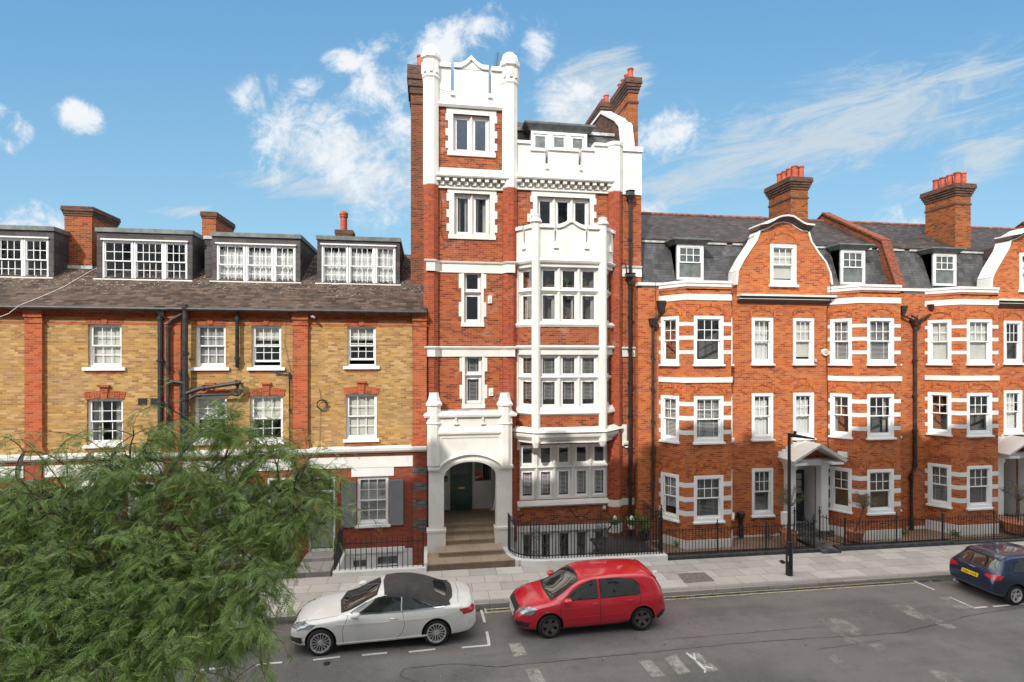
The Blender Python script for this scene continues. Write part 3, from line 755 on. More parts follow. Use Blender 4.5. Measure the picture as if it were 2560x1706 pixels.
for ip, pts in enumerate(([(1266, 1608), (1304, 1606), (1324, 1640), (1284, 1647)], [(1308, 1670), (1348, 1667), (1376, 1722), (1330, 1726)], [(1592, 1652), (1628, 1648), (1670, 1694), (1630, 1700)],
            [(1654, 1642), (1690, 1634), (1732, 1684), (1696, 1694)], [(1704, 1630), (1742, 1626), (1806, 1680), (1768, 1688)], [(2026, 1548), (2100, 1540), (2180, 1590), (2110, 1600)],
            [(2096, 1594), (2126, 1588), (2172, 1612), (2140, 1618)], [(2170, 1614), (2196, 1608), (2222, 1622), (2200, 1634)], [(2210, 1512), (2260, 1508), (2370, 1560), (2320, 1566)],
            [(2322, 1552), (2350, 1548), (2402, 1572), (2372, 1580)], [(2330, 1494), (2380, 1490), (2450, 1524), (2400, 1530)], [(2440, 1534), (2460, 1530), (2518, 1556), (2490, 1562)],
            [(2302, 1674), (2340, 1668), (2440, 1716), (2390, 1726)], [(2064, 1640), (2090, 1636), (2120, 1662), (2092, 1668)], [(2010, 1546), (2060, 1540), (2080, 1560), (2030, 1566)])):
    patch(pts, mat='sunpatch_wornpaint' if ip < 5 else 'sunpatch_faint')  # pale trapezoids: reflected sunlight and worn paint put into the colour
s = MB(); gline(s, [(1716, 1634), (1735, 1648), (1757, 1670), (1764, 1676)], .07, .014, .008); gline(s, [(1762, 1668), (1782, 1672)], .05, .014); gline(s, [(1763, 1672), (1762, 1684)], .04, .014)
gline(s, [(1735, 1636), (1738, 1648)], .035, .014)
struct('white_road_arrow_remnant', s, 'roadpaint')
for i, (q, nm, mt) in enumerate([([(1692, 1435), (1760, 1431), (1788, 1453), (1712, 1459)], 'manhole_cover', plain('cover', (.21, .19, .17), .8, var=.3, vs=20)),
                                 ([(1946, 1403), (1956, 1400), (1968, 1408), (1956, 1411)], 'drain_grate', 'hub_dark'),
                                 ([(1630, 1427), (1641, 1425), (1643, 1432), (1632, 1434)], 'round_pavement_lid', 'pale')]):
    m = MB(); z = [Vector(G(u, v, PH)) for u, v in q]
    m.quad(*[(a.x, a.y, gz(a.x) + PH + .006) for a in z[::-1]])
    o = build(nm, m, mt); o['kind'] = 'structure'
# ================================================================ LEFT BRICK TERRACE
WY = 20.5; PW = Pn(0, WY)
EZ = ZA(540, 773, 20.2); RS = .57
def zr(y): return EZ + RS * (y - 20.2)
zcor_t, zcor_b = ZA(1078, 1117, 20.3), ZA(1078, 1130, 20.3)
z_band = PW.hit(640, 812)[1]
zb = ZA(860, 1441, BY)
def house(idx, ul, ur, label, wins, gfd, gfw, dorm, xl=None, xr=None):
    xl = XA(ul, WY) if xl is None else xl; xr = XA(ur, WY) if xr is None else xr
    h = thing('terraced_house', label, 'house', ((xl + xr) / 2, WY, gz(xl) + .1), 'yellow brick terraced houses')
    holes = []
    for w in wins: holes.append(PW.rect(*w[:4]))
    up = MB(); pwall(up, PW, xl, xr, zcor_b, EZ + .02, holes, .22)
    build('upper_wall', up, 'yellow_brick', h)
    # ground floor
    dz0, dz1 = .33, 3.05
    gh = []
    if gfd: gh.append([gfd[0], gfd[1], dz0, dz1])
    gz0, gz1 = PW.hit(932, 1311)[1], PW.hit(932, 1193)[1]
    if gfw: gh.append([gfw[0], gfw[1], gz0, gz1])
    bw = [w for w in ([[gfw[0] - .25, gfw[0] + .42, -.75, PW.hit(900, 1395)[1]], [gfw[0] + .62, gfw[1] + .42, -.75, PW.hit(960, 1386)[1]]] if gfw else [])]
    lo = MB(); pwall(lo, PW, xl, xr, PW.hit(930, 1375)[1], zcor_b, gh, .25); build('ground_floor_wall', lo, 'painted_brick', h)
    bs = MB(); pwall(bs, PW, xl, xr, -2.6, PW.hit(930, 1375)[1], bw, .15); build('basement_wall', bs, 'white', h)
    for w in bw: sash(h, PW, w, (2, 1), (2, 1), .06, .03, .0, None, 'gcurtain:.5')
    if gfw:
        q = MB(); pbox(q, PW, gfw[0] - .42, gfw[1] + .6, PW.hit(930, 1382)[1], PW.hit(930, 1370)[1], .0, .05); build('basement_lintel', q, 'white', h)
        for a, b in ((gfw[0] - .56, gfw[0] - .03), (gfw[1] + .03, gfw[1] + .54)):
            q = MB(); pbox(q, PW, a, b, gz0 - .06, gz1 - .12, .012, .05); frame(q, PW, a, b, gz0 - .06, gz1 - .12, .06, .05, .062); build('shutter', q, 'shutter', h)
        q = MB(); pbox(q, PW, gfw[0] - .2, gfw[1] + .2, gz1 + .03, gz1 + .38, .0, .04); build('window_head_stone', q, 'pale', h)
        sash(h, PW, [gfw[0], gfw[1], gz0, gz1], (3, 2), (3, 2), .06, .05, 0, (.08, .10, .09), 'groller:1')
    if gfd:
        a, b = gfd; q = MB(); frame(q, PW, a, b, dz0, dz1, .07, -.14, .01); pbox(q, PW, a + .07, b - .07, 2.45, 2.53, -.14, -.02); df = build('door_frame', q, 'pale', h)
        q = MB(); pbox(q, PW, a + .07, b - .07, dz0 + .12, 2.45, -.16, -.10)
        c = (a + b) / 2; wd = (b - a) / 2 - .17
        for x0, x1, z0, z1 in ((a + .17, c - .04, .6, 1.2), (c + .04, b - .17, .6, 1.2), (a + .17, c - .04, 1.45, 2.3), (c + .04, b - .17, 1.45, 2.3)): frame(q, PW, x0, x1, z0, z1, .03, -.10, -.088)
        d = build('door', q, 'grey_paint', h)
        q = MB(); pbox(q, PW, c - .14, c + .14, 1.28, 1.38, -.10, -.085); build('letter_box', q, 'hub_dark', d)
        q = MB(); pts = [PW.pt(c + .055 * math.cos(R(k * 30)), 1.63 + .055 * math.sin(R(k * 30)), -.08) for k in range(13)]; q.tube(pts, .011, 6); build('door_knocker', q, 'black', d)
        q = MB(); q.quad(PW.pt(a + .07, 2.53, -.1), PW.pt(b - .07, 2.53, -.1), PW.pt(b - .07, dz1 - .07, -.1), PW.pt(a + .07, dz1 - .07, -.1)); build('transom_pane', q, 'glass', df)
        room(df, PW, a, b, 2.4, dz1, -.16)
        q = MB(); q.box(a - .1, b + .1, BY + .25, WY, -.1, .22); q.box(a - .02, b + .02, BY + 1.2, WY - .002, .22, .34); build('doorstep', q, 'kerbstone', h)
    # fascia board, cornice, dentils
    q = MB(); zf0, zf1 = ZA(900, 1170, 20.44), ZA(900, 1143, 20.44); pbox(q, PW, xl + .25, xr - .25, zf0, zf1, 0, .055); build('fascia_board', q, 'white', h)
    q = MB(); profile_run(q, [(xl, WY), (xr, WY)], [(0, zcor_b), (.10, zcor_b), (.16, zcor_b + .07), (.24, zcor_b + .09), (.26, zcor_t), (0, zcor_t + .05)]); build('shopfront_cornice', q, 'white', h)
    q = MB(); n = int((xr - xl) / .07)
    pbox(q, PW, xl, xr, zcor_b - .13, zcor_b, 0, .03)
    for i in range(n):
        x = xl + .01 + i * .07; pbox(q, PW, x, x + .035, zcor_b - .08, zcor_b - .03, .03, .085)
    ztd = EZ - .04
    pbox(q, PW, xl, xr, ztd - .10, ztd + .02, 0, .16); pbox(q, PW, xl, xr, ztd - .27, ztd - .10, 0, .035); pbox(q, PW, xl, xr, ztd - .31, ztd - .27, 0, .07)
    for i in range(n):
        x = xl + .01 + i * .07; pbox(q, PW, x, x + .036, ztd - .20, ztd - .10, .035, .12)
    pbox(q, PW, xl, xr, z_band - .04, z_band + .04, 0, .006)
    build('brick_dentils', q, 'red_trim', h)
    # window dressings
    for w, hh in zip(wins, holes):
        a, b, c, d = hh; q = MB(); cx = (a + b) / 2
        if w[4] == 'top':
            zt = d + .26
            n = 16
            for i in range(n):
                f0, f1 = i / n, (i + 1) / n
                x0, x1 = a + (b - a) * f0, a + (b - a) * f1; e0, e1 = (f0 - .5) * .28, (f1 - .5) * .28
                tt = .012 + .004 * (i % 2)
                q.hexa([PW.pt(x0 + .004, d, tt), PW.pt(x1 - .004, d, tt), PW.pt(x1 - .004, d, -.02), PW.pt(x0 + .004, d, -.02)],
                       [PW.pt(x0 + e0 + .004, zt, tt), PW.pt(x1 + e1 - .004, zt, tt), PW.pt(x1 + e1 - .004, zt, -.02), PW.pt(x0 + e0 + .004, zt, -.02)])
            q.hexa([PW.pt(cx - .07, d, .04), PW.pt(cx + .07, d, .04), PW.pt(cx + .07, d, 0), PW.pt(cx - .07, d, 0)], [PW.pt(cx - .11, zt, .05), PW.pt(cx + .11, zt, .05), PW.pt(cx + .11, zt, 0), PW.pt(cx - .11, zt, 0)])
        else:
            n = 16; rise = .07
            for i in range(n):
                f0, f1 = i / n, (i + 1) / n
                x0, x1 = a - .04 + (b - a + .08) * f0, a - .04 + (b - a + .08) * f1; e0, e1 = (f0 - .5) * .12, (f1 - .5) * .12
                r0, r1 = rise * (1 - (2 * f0 - 1) ** 2), rise * (1 - (2 * f1 - 1) ** 2); tt = .022 + .004 * (i % 2)
                q.hexa([PW.pt(x0 + .004, d + r0 - .04, tt), PW.pt(x1 - .004, d + r1 - .04, tt), PW.pt(x1 - .004, d + r1 - .04, -.02), PW.pt(x0 + .004, d + r0 - .04, -.02)],
                       [PW.pt(x0 + e0 + .004, d + r0 + .21, tt), PW.pt(x1 + e1 - .004, d + r1 + .21, tt), PW.pt(x1 + e1 - .004, d + r1 + .21, -.02), PW.pt(x0 + e0 + .004, d + r0 + .21, -.02)])
            q.hexa([PW.pt(cx - .09, d, .06), PW.pt(cx + .09, d, .06), PW.pt(cx + .09, d, 0), PW.pt(cx - .09, d, 0)], [PW.pt(cx - .13, d + .40, .07), PW.pt(cx + .13, d + .40, .07), PW.pt(cx + .13, d + .40, 0), PW.pt(cx - .13, d + .40, 0)])
            pbox(q, PW, cx - .17, cx + .17, d + .40, d + .47, 0, .12)
        pbox(q, PW, a - .05, b + .05, c - .22, c - .13, 0, .02)
        build('brick_lintel', q, 'red_trim', h)
        sash(h, PW, hh, w[6], w[7], .055, .09, 0, (.14, .12, .09) if w[4] == 'top' else (.09, .10, .10), w[5], split=.5, opened=w[8] if len(w) > 8 else 0)
    # roof, gutter
    yr = 25.6
    q = MB(); zz = zr(yr)
    q.hexa([(xl, 20.18, zr(20.18) - .05), (xr, 20.18, zr(20.18) - .05), (xr, yr, zz - .05), (xl, yr, zz - .05)], [(xl, 20.18, zr(20.18) + .01), (xr, 20.18, zr(20.18) + .01), (xr, yr, zz + .01), (xl, yr, zz + .01)])
    q.hexa([(xl, yr, zz - .05), (xr, yr, zz - .05), (xr, yr + 5, zr(20.2)), (xl, yr + 5, zr(20.2))], [(xl, yr, zz + .01), (xr, yr, zz + .01), (xr, yr + 5, zr(20.2) + .06), (xl, yr + 5, zr(20.2) + .06)])
    # a few lifted tile courses give the slope its broken lines
    nrow = 24
    for i in range(nrow):
        y = 20.2 + i * (yr - 20.2) / nrow
        x = xl
        while x < xr - .02:
            wdt = min(random.uniform(.26, .28) * random.choice((1, 1, 2, 3)), xr - x); lift = random.uniform(.012, .034)
            q.quad((x, y, zr(y) + lift), (x + wdt, y, zr(y) + lift), (x + wdt, y + .235, zr(y + .235) + .014), (x, y + .235, zr(y + .235) + .014))
            q.quad((x, y, zr(y)), (x + wdt, y, zr(y)), (x + wdt, y, zr(y) + lift), (x, y, zr(y) + lift))
            x += wdt
    roof = build('roof', q, 'tiles', h)
    q = MB(); q.tube([(xl, 20.15, EZ - .02), (xr, 20.15, EZ - .03)], .062, 8); build('gutter', q, 'pipe', roof)
    q = MB(); q.quad((xl, WY + 9, -1), (xl, WY + .01, -1), (xl, WY + .01, EZ), (xl, WY + 9, EZ)); q.quad((xr, WY + .01, -1), (xr, WY + 9, -1), (xr, WY + 9, EZ), (xr, WY + .01, EZ)); q.quad((xr, 30.6, -1), (xl, 30.6, -1), (xl, 30.6, EZ), (xr, 30.6, EZ))
    build('rear_wall', q, 'old_brick', h)
    if dorm:
        (a0, a1), (vt, vb), (w0, w1), (wt, wb), kind, mid = dorm
        yd = 22.45; PD = Pn(0, yd); A = PD.rect(a0, a1, vt, vb); B = PD.rect(w0, w1, wt, wb)
        q = MB(); pwall(q, PD, A[0], A[1], zr(yd) - .1, A[3] - .16, [B], .2)
        for x, sgn in ((A[0], 1), (A[1], -1)):
            pts = [(x, yd, zr(yd) - .1), (x, 26.4, zr(25.6) - .2), (x, 26.4, A[3] - .16), (x, yd, A[3] - .16)]
            q.quad(*(pts[::-1] if sgn > 0 else pts))
        dm = build('dormer', q, 'dormer_slate', h)
        q = MB(); q.box(A[0] - .04, A[1] + .04, yd - .06, 26.5, A[3] - .16, A[3]); build('dormer_roof', q, 'lead', dm)
        q = MB(); q.box(A[0] - .05, A[1] + .05, yd - .14, yd + .02, zr(yd) - .10, zr(yd) - .02); pbox(q, PD, B[0] - .04, B[1] + .04, B[3], B[3] + .05, 0, .07); build('flashing', q, 'white', dm)
        cuts = [0, .325, .69, 1.0] if mid else [0, .36, .36 + .36, 1.0]
        for i in range(3):
            x0 = B[0] + (B[1] - B[0]) * cuts[i]; x1 = B[0] + (B[1] - B[0]) * cuts[i + 1]
            sash(h, PD, [x0 + (.012 if i else 0), x1 - (.012 if i < 2 else 0), B[2], B[3]], (4, 2) if i == 1 else (3, 2), (4, 2) if i == 1 else (3, 2), .055, .02, .01, None, kind, cw=.04, bar=.022)
    return h
gd = lambda u0, u1: (XA(u0, WY), XA(u1, WY))
t_, m_ = 'top', 'mid'
x_end = -.05
h3 = house(3, 750, 1068, 'yellow brick terraced house touching the white towered block, with grey shutters', [
    (868.6, 939.5, 814.5, 915, t_, 'roller:.35', (3, 2), (3, 2), .22), (864.8, 942, 985, 1098, m_, 'roller:.95', (3, 2), (3, 2))], gd(771, 838), gd(893, 971),
    ((793, 999.5), (592.5, 716), (804, 988.5), (615, 716), 'net', False), xr=x_end)
h2 = house(2, 430, 750, 'yellow brick terraced house behind the tree top, widest curtained dormer and black waste pipes', [
    (488.5, 564, 812, 918, t_, 'groller:1', (3, 2), (3, 2)), (629, 703, 814, 918, t_, 'roller:.35', (3, 2), (3, 2), .18),
    (486, 567, 991, 1105, m_, 'roller:.5', (3, 2), (3, 2)), (625, 707, 989, 1105, m_, 'roller:.55', (3, 2), (3, 2))], gd(669, 736), gd(540, 612),
    ((530, 751), (584, 713), (542, 738.5), (613, 713), 'net', False))
h1 = house(1, 82, 430, 'yellow brick terraced house with the uncurtained dark dormer beside the broad brick chimney', [
    (220, 303.6, 811, 918, t_, 'roller:1', (3, 2), (3, 2)), (217, 307, 997, 1112, m_, 'gcurtain:.3', (3, 2), (3, 2))], gd(320, 390), gd(180, 260),
    ((242, 481), (573, 707.5), (256, 468), (603.5, 704), None, False))
h0 = house(0, -260, 82, 'yellow brick terraced house cut off by the left edge, its dormer half visible', [
    (-150, -70, 808, 916, t_, 'roller:1', (3, 2), (3, 2))], None, None,
    ((-130, 134.7), (563, 703), (-110, 121), (594, 701), None, False))
# pilasters and party details belong to the house on their left
for hs_, (u0, u1) in ((h0, (60.5, 104)), (h1, (409, 451)), (h2, (731, 769)), (h3, (1032, 1065))):
    a, b = XA(u0, WY - .15), XA(u1, WY - .15)
    if hs_ is h3: b = x_end
    q = MB(); pbox(q, PW, a, b, zcor_t + .28, EZ - .33, 0, .14); pbox(q, PW, a - .03, b + .03, z_band - .02, z_band + .04, 0, .17); pbox(q, PW, a - .05, b + .05, zcor_t + .04, zcor_t + .28, 0, .18)
    pbox(q, PW, a - .02, b + .02, EZ - .33, EZ - .02, 0, .19); build('pilaster', q, 'red_trim', hs_)
    q = MB(); pbox(q, PW, a, b, -.6, zcor_b - .13, 0, .12); pl = build('lower_pilaster', q, 'painted_brick', hs_)
    q = MB()
    for v0, v1 in ((1168, 1184), (1205.6, 1225), (1248, 1269), (1295, 1321)):
        pbox(q, PW, a - .002, b + .002, PW.hit(1048, v1)[1], PW.hit(1048, v0)[1], 0, .123)
    build('dark_bands', q, 'dark_band', pl)
# party upstand in slate between dormers
q = MB(); PD = Pn(0, 22.45); A = PD.rect(500, 530, 592, 697); pbox(q, Pn(0, 22.9), A[0], A[1] + .1, zr(22.6), A[3], -1.5, 0); ps_ = build('slate_upstand', q, 'dormer_slate', h1)
q = MB(); pbox(q, Pn(0, 22.9), A[0] - .04, A[1] + .1, A[3], A[3] + .12, -1.5, .04); build('lead_cap', q, 'lead_light', ps_)
# chimneys of the terrace
def st2(par, u0, u1, yf, dy, vt, zb_, mat='stack_left', n=3, **k):
    return stack('chimney', par, XA(u0, yf), XA(u1, yf), yf, yf + dy, zb_, ZA((u0 + u1) / 2, vt, yf), mat, 'cap_brick', n, **k)
c = st2(h0, 161, 229.6, 23.3, 1.75, 517, zr(23.2) - .1, n=4, step=.03, neck=False); 
q = MB(); q.box(XA(160, 23.3) - .04, XA(231, 23.3) + .04, 23.22, 23.5, zr(23.3) - .08, zr(23.3) + .1); build('flashing', q, 'lead_light', c)
c = st2(h1, 505, 539.5, 24.2, 2.1, 530, 11, n=3, step=.03, neck=False)
c = st2(h2, 838, 881, 26.2, .8, 575, 11, 'cap_brick', n=2, step=.03, neck=False)
x, y = XA(859.5, 26.5), 26.5; z0 = ZA(859, 576, 26.5); z1 = ZA(859, 540, 26.5)
q = MB(); q.lathe(x, y, [(.16, z0 - .05), (.155, z1 - .1), (.19, z1 - .08), (.19, z1), (.17, z1 + .02), (.20, z1 + .04), (.20, z1 + .12), (.14, z1 + .2)], 16); build('chimney_pot', q, 'pot_red', c, smooth=True)
# pipes on the terrace
def pipe(par, pts, r, mat='pipe', name='downpipe', collars=True, sp=1.3):
    q = MB(); q.tube(pts, r, 10)
    if collars:
        for i in range(len(pts) - 1):
            a, b = Vector(pts[i]), Vector(pts[i + 1]); L = (b - a).length
            if L < .8: continue
            n = max(1, int(L / sp)); d = (b - a).normalized()
            for j in range(n + 1):
                c0 = a + d * (.12 + (L - .24) * j / n); q.tube([c0 - d * .05, c0 + d * .05], r * 1.35, 10); q.tube([c0 - d * .012, c0 + d * .012], r * 1.6, 10)
    return build(name, q, mat, par, smooth=True)
def wp(u, v, t=.12, P=PW): a, z = P.hit(u, v); return P.pt(P.hit(u, v)[0], z, t)
def wpt(u, v, Y): return (XA(u, Y), Y, ZA(u, v, Y))
pipe(h1, [wpt(401, 790, 20.33), wpt(401, 1120, 20.33)], .085)
q = MB(); a = wpt(396, 770, 20.2); q.hexa([(a[0] + .02, 20.2, a[2] - .3), (a[0] + .17, 20.2, a[2] - .3), (a[0] + .17, 20.36, a[2] - .3), (a[0] + .02, 20.36, a[2] - .3)], [(a[0] - .1, 20.1, a[2] + .05), (a[0] + .2, 20.1, a[2] + .05), (a[0] + .2, 20.38, a[2] + .05), (a[0] - .1, 20.38, a[2] + .05)]); build('rainwater_hopper', q, 'pipe', h1)
pipe(h2, [wpt(455, 775, 20.25), wpt(455, 786, 20.25), wpt(425, 803, 20.25), wpt(420, 814, 20.25), wpt(420, 1120, 20.25)], .06)
pipe(h2, [wpt(463, 762, 20.2), wpt(463, 1120, 20.25)], .09)
pipe(h2, [wpt(453, 925, 20.3), wpt(453, 1120, 20.3)], .055)
pipe(h2, [wpt(424, 953, 20.24), wpt(460, 958, 20.24)], .05)
pipe(h2, [wpt(588, 775, 20.25), wpt(593, 790, 20.33), wpt(593, 905, 20.33), wpt(593, 918, 20.42)], .065)
pipe(h2, [wpt(465, 984, 20.22), wpt(500, 972, 20.22), wpt(600, 957, 20.22), wpt(588, 981, 20.22)], .075)
pipe(h2, [wpt(465, 1004, 20.24), wpt(490, 988, 20.24), wpt(600, 986, 20.24), wpt(605, 972, 20.24), wpt(605, 958, 20.3)], .05)
pipe(h2, [wpt(685, 931, 20.4), wpt(724, 932, 20.4), wpt(725, 1120, 20.4)], .032)
q = MB(); zc = ZA(804, 1012, 20.4); xc = XA(804, 20.4)
for k in range(3):
    rr = .15 + .02 * k; q.tube([(xc + rr * math.cos(R(a)) + .01 * k, 20.42 - .01 * k, zc + rr * math.sin(R(a))) for a in range(0, 361, 24)], .011, 6)
q.tube([wpt(799, 973, 20.44), wpt(803, 1003, 20.44)], .009, 5); q.tube([wpt(802, 1025, 20.46), wpt(800, 1095, 20.46), wpt(796, 1118, 20.46)], .006, 5)
tag(build('cable_coil', q, 'black'), 'coil of black cable hanging on the yellow brick wall', 'cable')
q = MB(); q.tube([wpt(1030, 790, 20.2), wpt(1032, 860, 20.44), wpt(1032, 1080, 20.44), wpt(1020, 1105, 20.44), wpt(960, 1112, 20.44), wpt(810, 1122, 20.44)], .007, 5)
q.tube([wpt(716, 795, 20.46), wpt(712, 860, 20.46), wpt(727, 930, 20.46)], .006, 5); tag(build('wall_cable', q, 'black'), 'thin black cable down the corner of the yellow brick wall', 'cable')
q = MB(); q.tube([(XA(-20, 19.9), 19.9, ZA(-20, 800, 19.9)), (XA(20, 20), 20.0, ZA(20, 785, 20)), (XA(48, 20.1), 20.1, ZA(48, 764, 20.1)), (XA(110, 20.9), 20.9, zr(20.9) + .05), (XA(160, 21.6), 21.6, zr(21.6) + .05), (XA(228, 23), 23.0, zr(23) + .05), (XA(243, 23.2), 23.2, zr(23.2) + .08)], .008, 6)
tag(build('roof_cable', q, 'white'), 'white cable lying across the brown tiles below the broad chimney', 'cable')
def camera_thing(u, v, Y, label, dx=1):
    q = MB(); x, z = XA(u, Y), ZA(u, v, Y); q.tube([(x, Y, z), (x + .12 * dx, Y - .16, z - .05)], .045, 10); q.tube([(x, Y, z), (x, Y + .2, z + .02)], .02, 6)
    o = tag(build('security_camera', q, 'silver', wloc=(x, Y, z)), label, 'camera'); return o
camera_thing(779, 791, 20.3, 'small grey security camera under the eaves of the yellow brick house')
q = MB(); a = XA(346, WY); 
for u0, u1 in ((346, 367), (377, 396)):
    q = MB(); A = PW.rect(u0, u1, 996, 1012); pbox(q, PW, *A, 0, .03); build('air_vent', q, 'trim', h1)
# ================================================================ WHITE-TOWERED MANSION BLOCK
TY = 20.75; PT = Pn(0, TY)
TX0, TX1 = .02, 8.5
tw = thing('mansion_block', 'tall red brick mansion block with a white battlemented tower, oriel bays and arched porch', 'building', (4.2, TY, 0))
def tz(v, u=1340, Y=TY): return ZA(u, v, Y)
def tx(u, Y=TY): return XA(u, Y)
xL0, xL1 = tx(1098), tx(1258)       # tower front between turrets
xR0, xR1 = tx(1292), tx(1525)
T5 = PT.rect(1133, 1224, 288, 381); T4 = PT.rect(1135.5, 1224.5, 485, 588); T4R = PT.rect(1343, 1474, 494, 576)
T3 = PT.rect(1160, 1202.6, 678, 806); T2 = PT.rect(1162, 1205, 888, 1010)
GF = PT.rect(1299, 1519, 1111, 1247); BS = PT.rect(1300, 1519, 1326, 1395); BS[2] = -1.0
ztop_brick = tz(470, 1180); z5 = tz(276, 1180)
# porch passage hole
PX0, PX1 = .42, 2.72
holes = [T4, T4R, T3, T2, GF, BS, [PX0, PX1, .3, 4.3]]
w = MB(); pwall(w, PT, TX0, TX1, -2.6, ztop_brick, holes, .3, thick=9.0); build('brick_wall', w, 'tower_brick', tw)
w = MB(); pwall(w, PT, TX0 + .3, tx(1290), ztop_brick, z5 + .05, [T5], .3, thick=4.5); build('tower_brick_panel', w, 'tower_brick', tw)
# white upper storey right
zr_t = tz(372, 1400)
w = MB(); zc0 = tz(452, 1400)
pwall(w, PT, xR0, xR1, ztop_brick - .0, tz(412, 1400), [], .3, .03, thick=.4)
stp = [(1287, 1326, 352, 365), (1326, 1363, 371, 383), (1371, 1446, 371, 383), (1454, 1484, 371, 383), (1484.5, 1523, 359, 372)]
for u0, u1, va, vb in stp:
    a, b = tx(u0), tx(u1); zt = tz(va, (u0 + u1) / 2)
    pbox(w, PT, a, b, tz(412, 1400), zt - .12, -.37, .03)
pbox(w, PT, tx(1554), TX1, tz(488, 1575), tz(380, 1575), -.4, .05)
pw = build('white_parapet_wall', w, 'stucco', tw)
w = MB()
for u0, u1, va, vb in stp:
    a, b = tx(u0), tx(u1); zt = tz(va, (u0 + u1) / 2); pbox(w, PT, a - .01, b + .01, zt - .13, zt - .03, -.38, .10); pbox(w, PT, a, b, zt - .03, zt, -.36, .06)
pbox(w, PT, tx(1554), TX1 + .03, tz(381, 1575), tz(369, 1575), -.42, .12)
build('coping', w, 'white', pw)
for u in (1367, 1451):       # drops under the slots
    x = tx(u); q = MB(); z = tz(413 if u < 1400 else 417, u)
    pbox(q, PT, x - .10, x + .10, z, z + .035, .03, .06); pbox(q, PT, x - .05, x + .05, z - .13, z, .03, .06); pbox(q, PT, x - .075, x + .075, z - .17, z - .13, .03, .12)
    build('slot_ornament', q, 'white', pw)
# tower white top
zt0 = tz(266, 1180); zt1 = tz(176, 1180)
s1 = (tx(1127), tx(1134.8)); s2 = (tx(1220.8), tx(1228))
w = MB()
pwall(w, PT, xL0 - .15, xL1 + .1, zt0 - .1, tz(232, 1180), [], .2, .04, thick=.45)
for a, b in ((xL0 - .15, s1[0]), (s1[1], s2[0]), (s2[1], xL1 + .1)): pbox(w, PT, a, b, tz(232, 1180), zt1, -.41, .04)
tp = build('tower_parapet', w, 'stucco', tw)
w = MB()
for a, b in ((xL0 - .1, s1[0]), (s2[1], xL1 + .05)):
    pbox(w, PT, a, b, zt1, zt1 + .14, -.42, .12); pbox(w, PT, a, b, zt1 + .14, zt1 + .19, -.38, .07)
n = 24; a, b = s1[1], s2[0]
for i in range(n):
    f0, f1 = i / n, (i + 1) / n
    def og(f):
        d = abs(2 * f - 1); return .36 * (max(0, 1 - d / .75) ** 1.7) + .02 * d
    x0, x1 = a + (b - a) * f0, a + (b - a) * f1; z0, z1 = zt1 + og(f0), zt1 + og(f1)
    for (ta, tb, la, lb) in ((-.42, .12, 0, .14), (-.38, .07, .14, .19)):
        w.hexa([PT.pt(x0, z0 + la, tb), PT.pt(x1, z1 + la, tb), PT.pt(x1, z1 + la, ta), PT.pt(x0, z0 + la, ta)], [PT.pt(x0, z0 + lb, tb), PT.pt(x1, z1 + lb, tb), PT.pt(x1, z1 + lb, ta), PT.pt(x0, z0 + lb, ta)])
    w.hexa([PT.pt(x0, zt1 - .02, .04), PT.pt(x1, zt1 - .02, .04), PT.pt(x1, zt1 - .02, -.4), PT.pt(x0, zt1 - .02, -.4)], [PT.pt(x0, z0 + .01, .04), PT.pt(x1, z1 + .01, .04), PT.pt(x1, z1 + .01, -.4), PT.pt(x0, z0 + .01, -.4)])
profile_run(w, [(xL0 - .1, TY), (xL1 + .05, TY)], [(.04, zt0 - .12), (.10, zt0 - .12), (.16, zt0 - .04), (.10, zt0 + .04), (.04, zt0 + .12)])
build('coping', w, 'white', tp)
for u, v in ((1131, 238), (1224.5, 245)):
    x = tx(u); z = tz(v, u); q = MB(); pbox(q, PT, x - .06, x + .06, z + .06, z + .10, .04, .07); pbox(q, PT, x - .08, x + .08, z - .04, z + .04, .04, .13); build('slot_ornament', q, 'white', tp)
w = MB(); w.box(TX0 + .3, tx(1290), TY + .45, TY + 5, zt0 - .6, zt0 - .3); w.box(TX0 + .3, tx(1290), TY + 4.6, TY + 5.0, ztop_brick, tz(240, 1180)); build('tower_roof', w, 'lead', tw)
# corbel cornices
def corbel(a, b, vtop, vb, uc):
    z0, z1 = tz(vtop, uc), tz(vb, uc)       # cove from z0 (wall) out to z1
    q = MB(); pr = [(0, z0 + .02), (0, z1 - .02), (.30, z1 - .02), (.33, z1 + .03), (.28, z1 + .07)]
    for k in range(1, 8):
        f = k / 8; pr.append((.28 - .27 * math.sin(f * math.pi / 2), z1 + .07 + (z0 - z1 - .07) * (1 - math.cos(f * math.pi / 2))))
    profile_run(q, [(a, TY), (b, TY)], [(x + .0, z) for x, z in pr], True)
    c_ = build('cove_cornice', q, 'stucco', tw)
    q = MB(); H = .13; n = int((b - a) / .28) ; st = (b - a) / n
    pbox(q, PT, a, b, z1 - .36, z1 - .02, 0, .035)
    for i in range(n):
        x = a + i * st
        pbox(q, PT, x + .02, x + .02 + st * .5, z1 - .02 - H, z1 - .02, .03, .25)
        pbox(q, PT, x + .02 + st * .5, x + st, z1 - .02 - 2 * H, z1 - .02 - H, .03, .14)
    pbox(q, PT, a, b, z1 - .40, z1 - .34, 0, .09)
    build('corbel_blocks', q, 'stucco', c_)
corbel(xL0 - .12, xL1 + .16, 424, 449, 1180)
corbel(xR0 - .03, xR1 + .1, 426, 455, 1405)
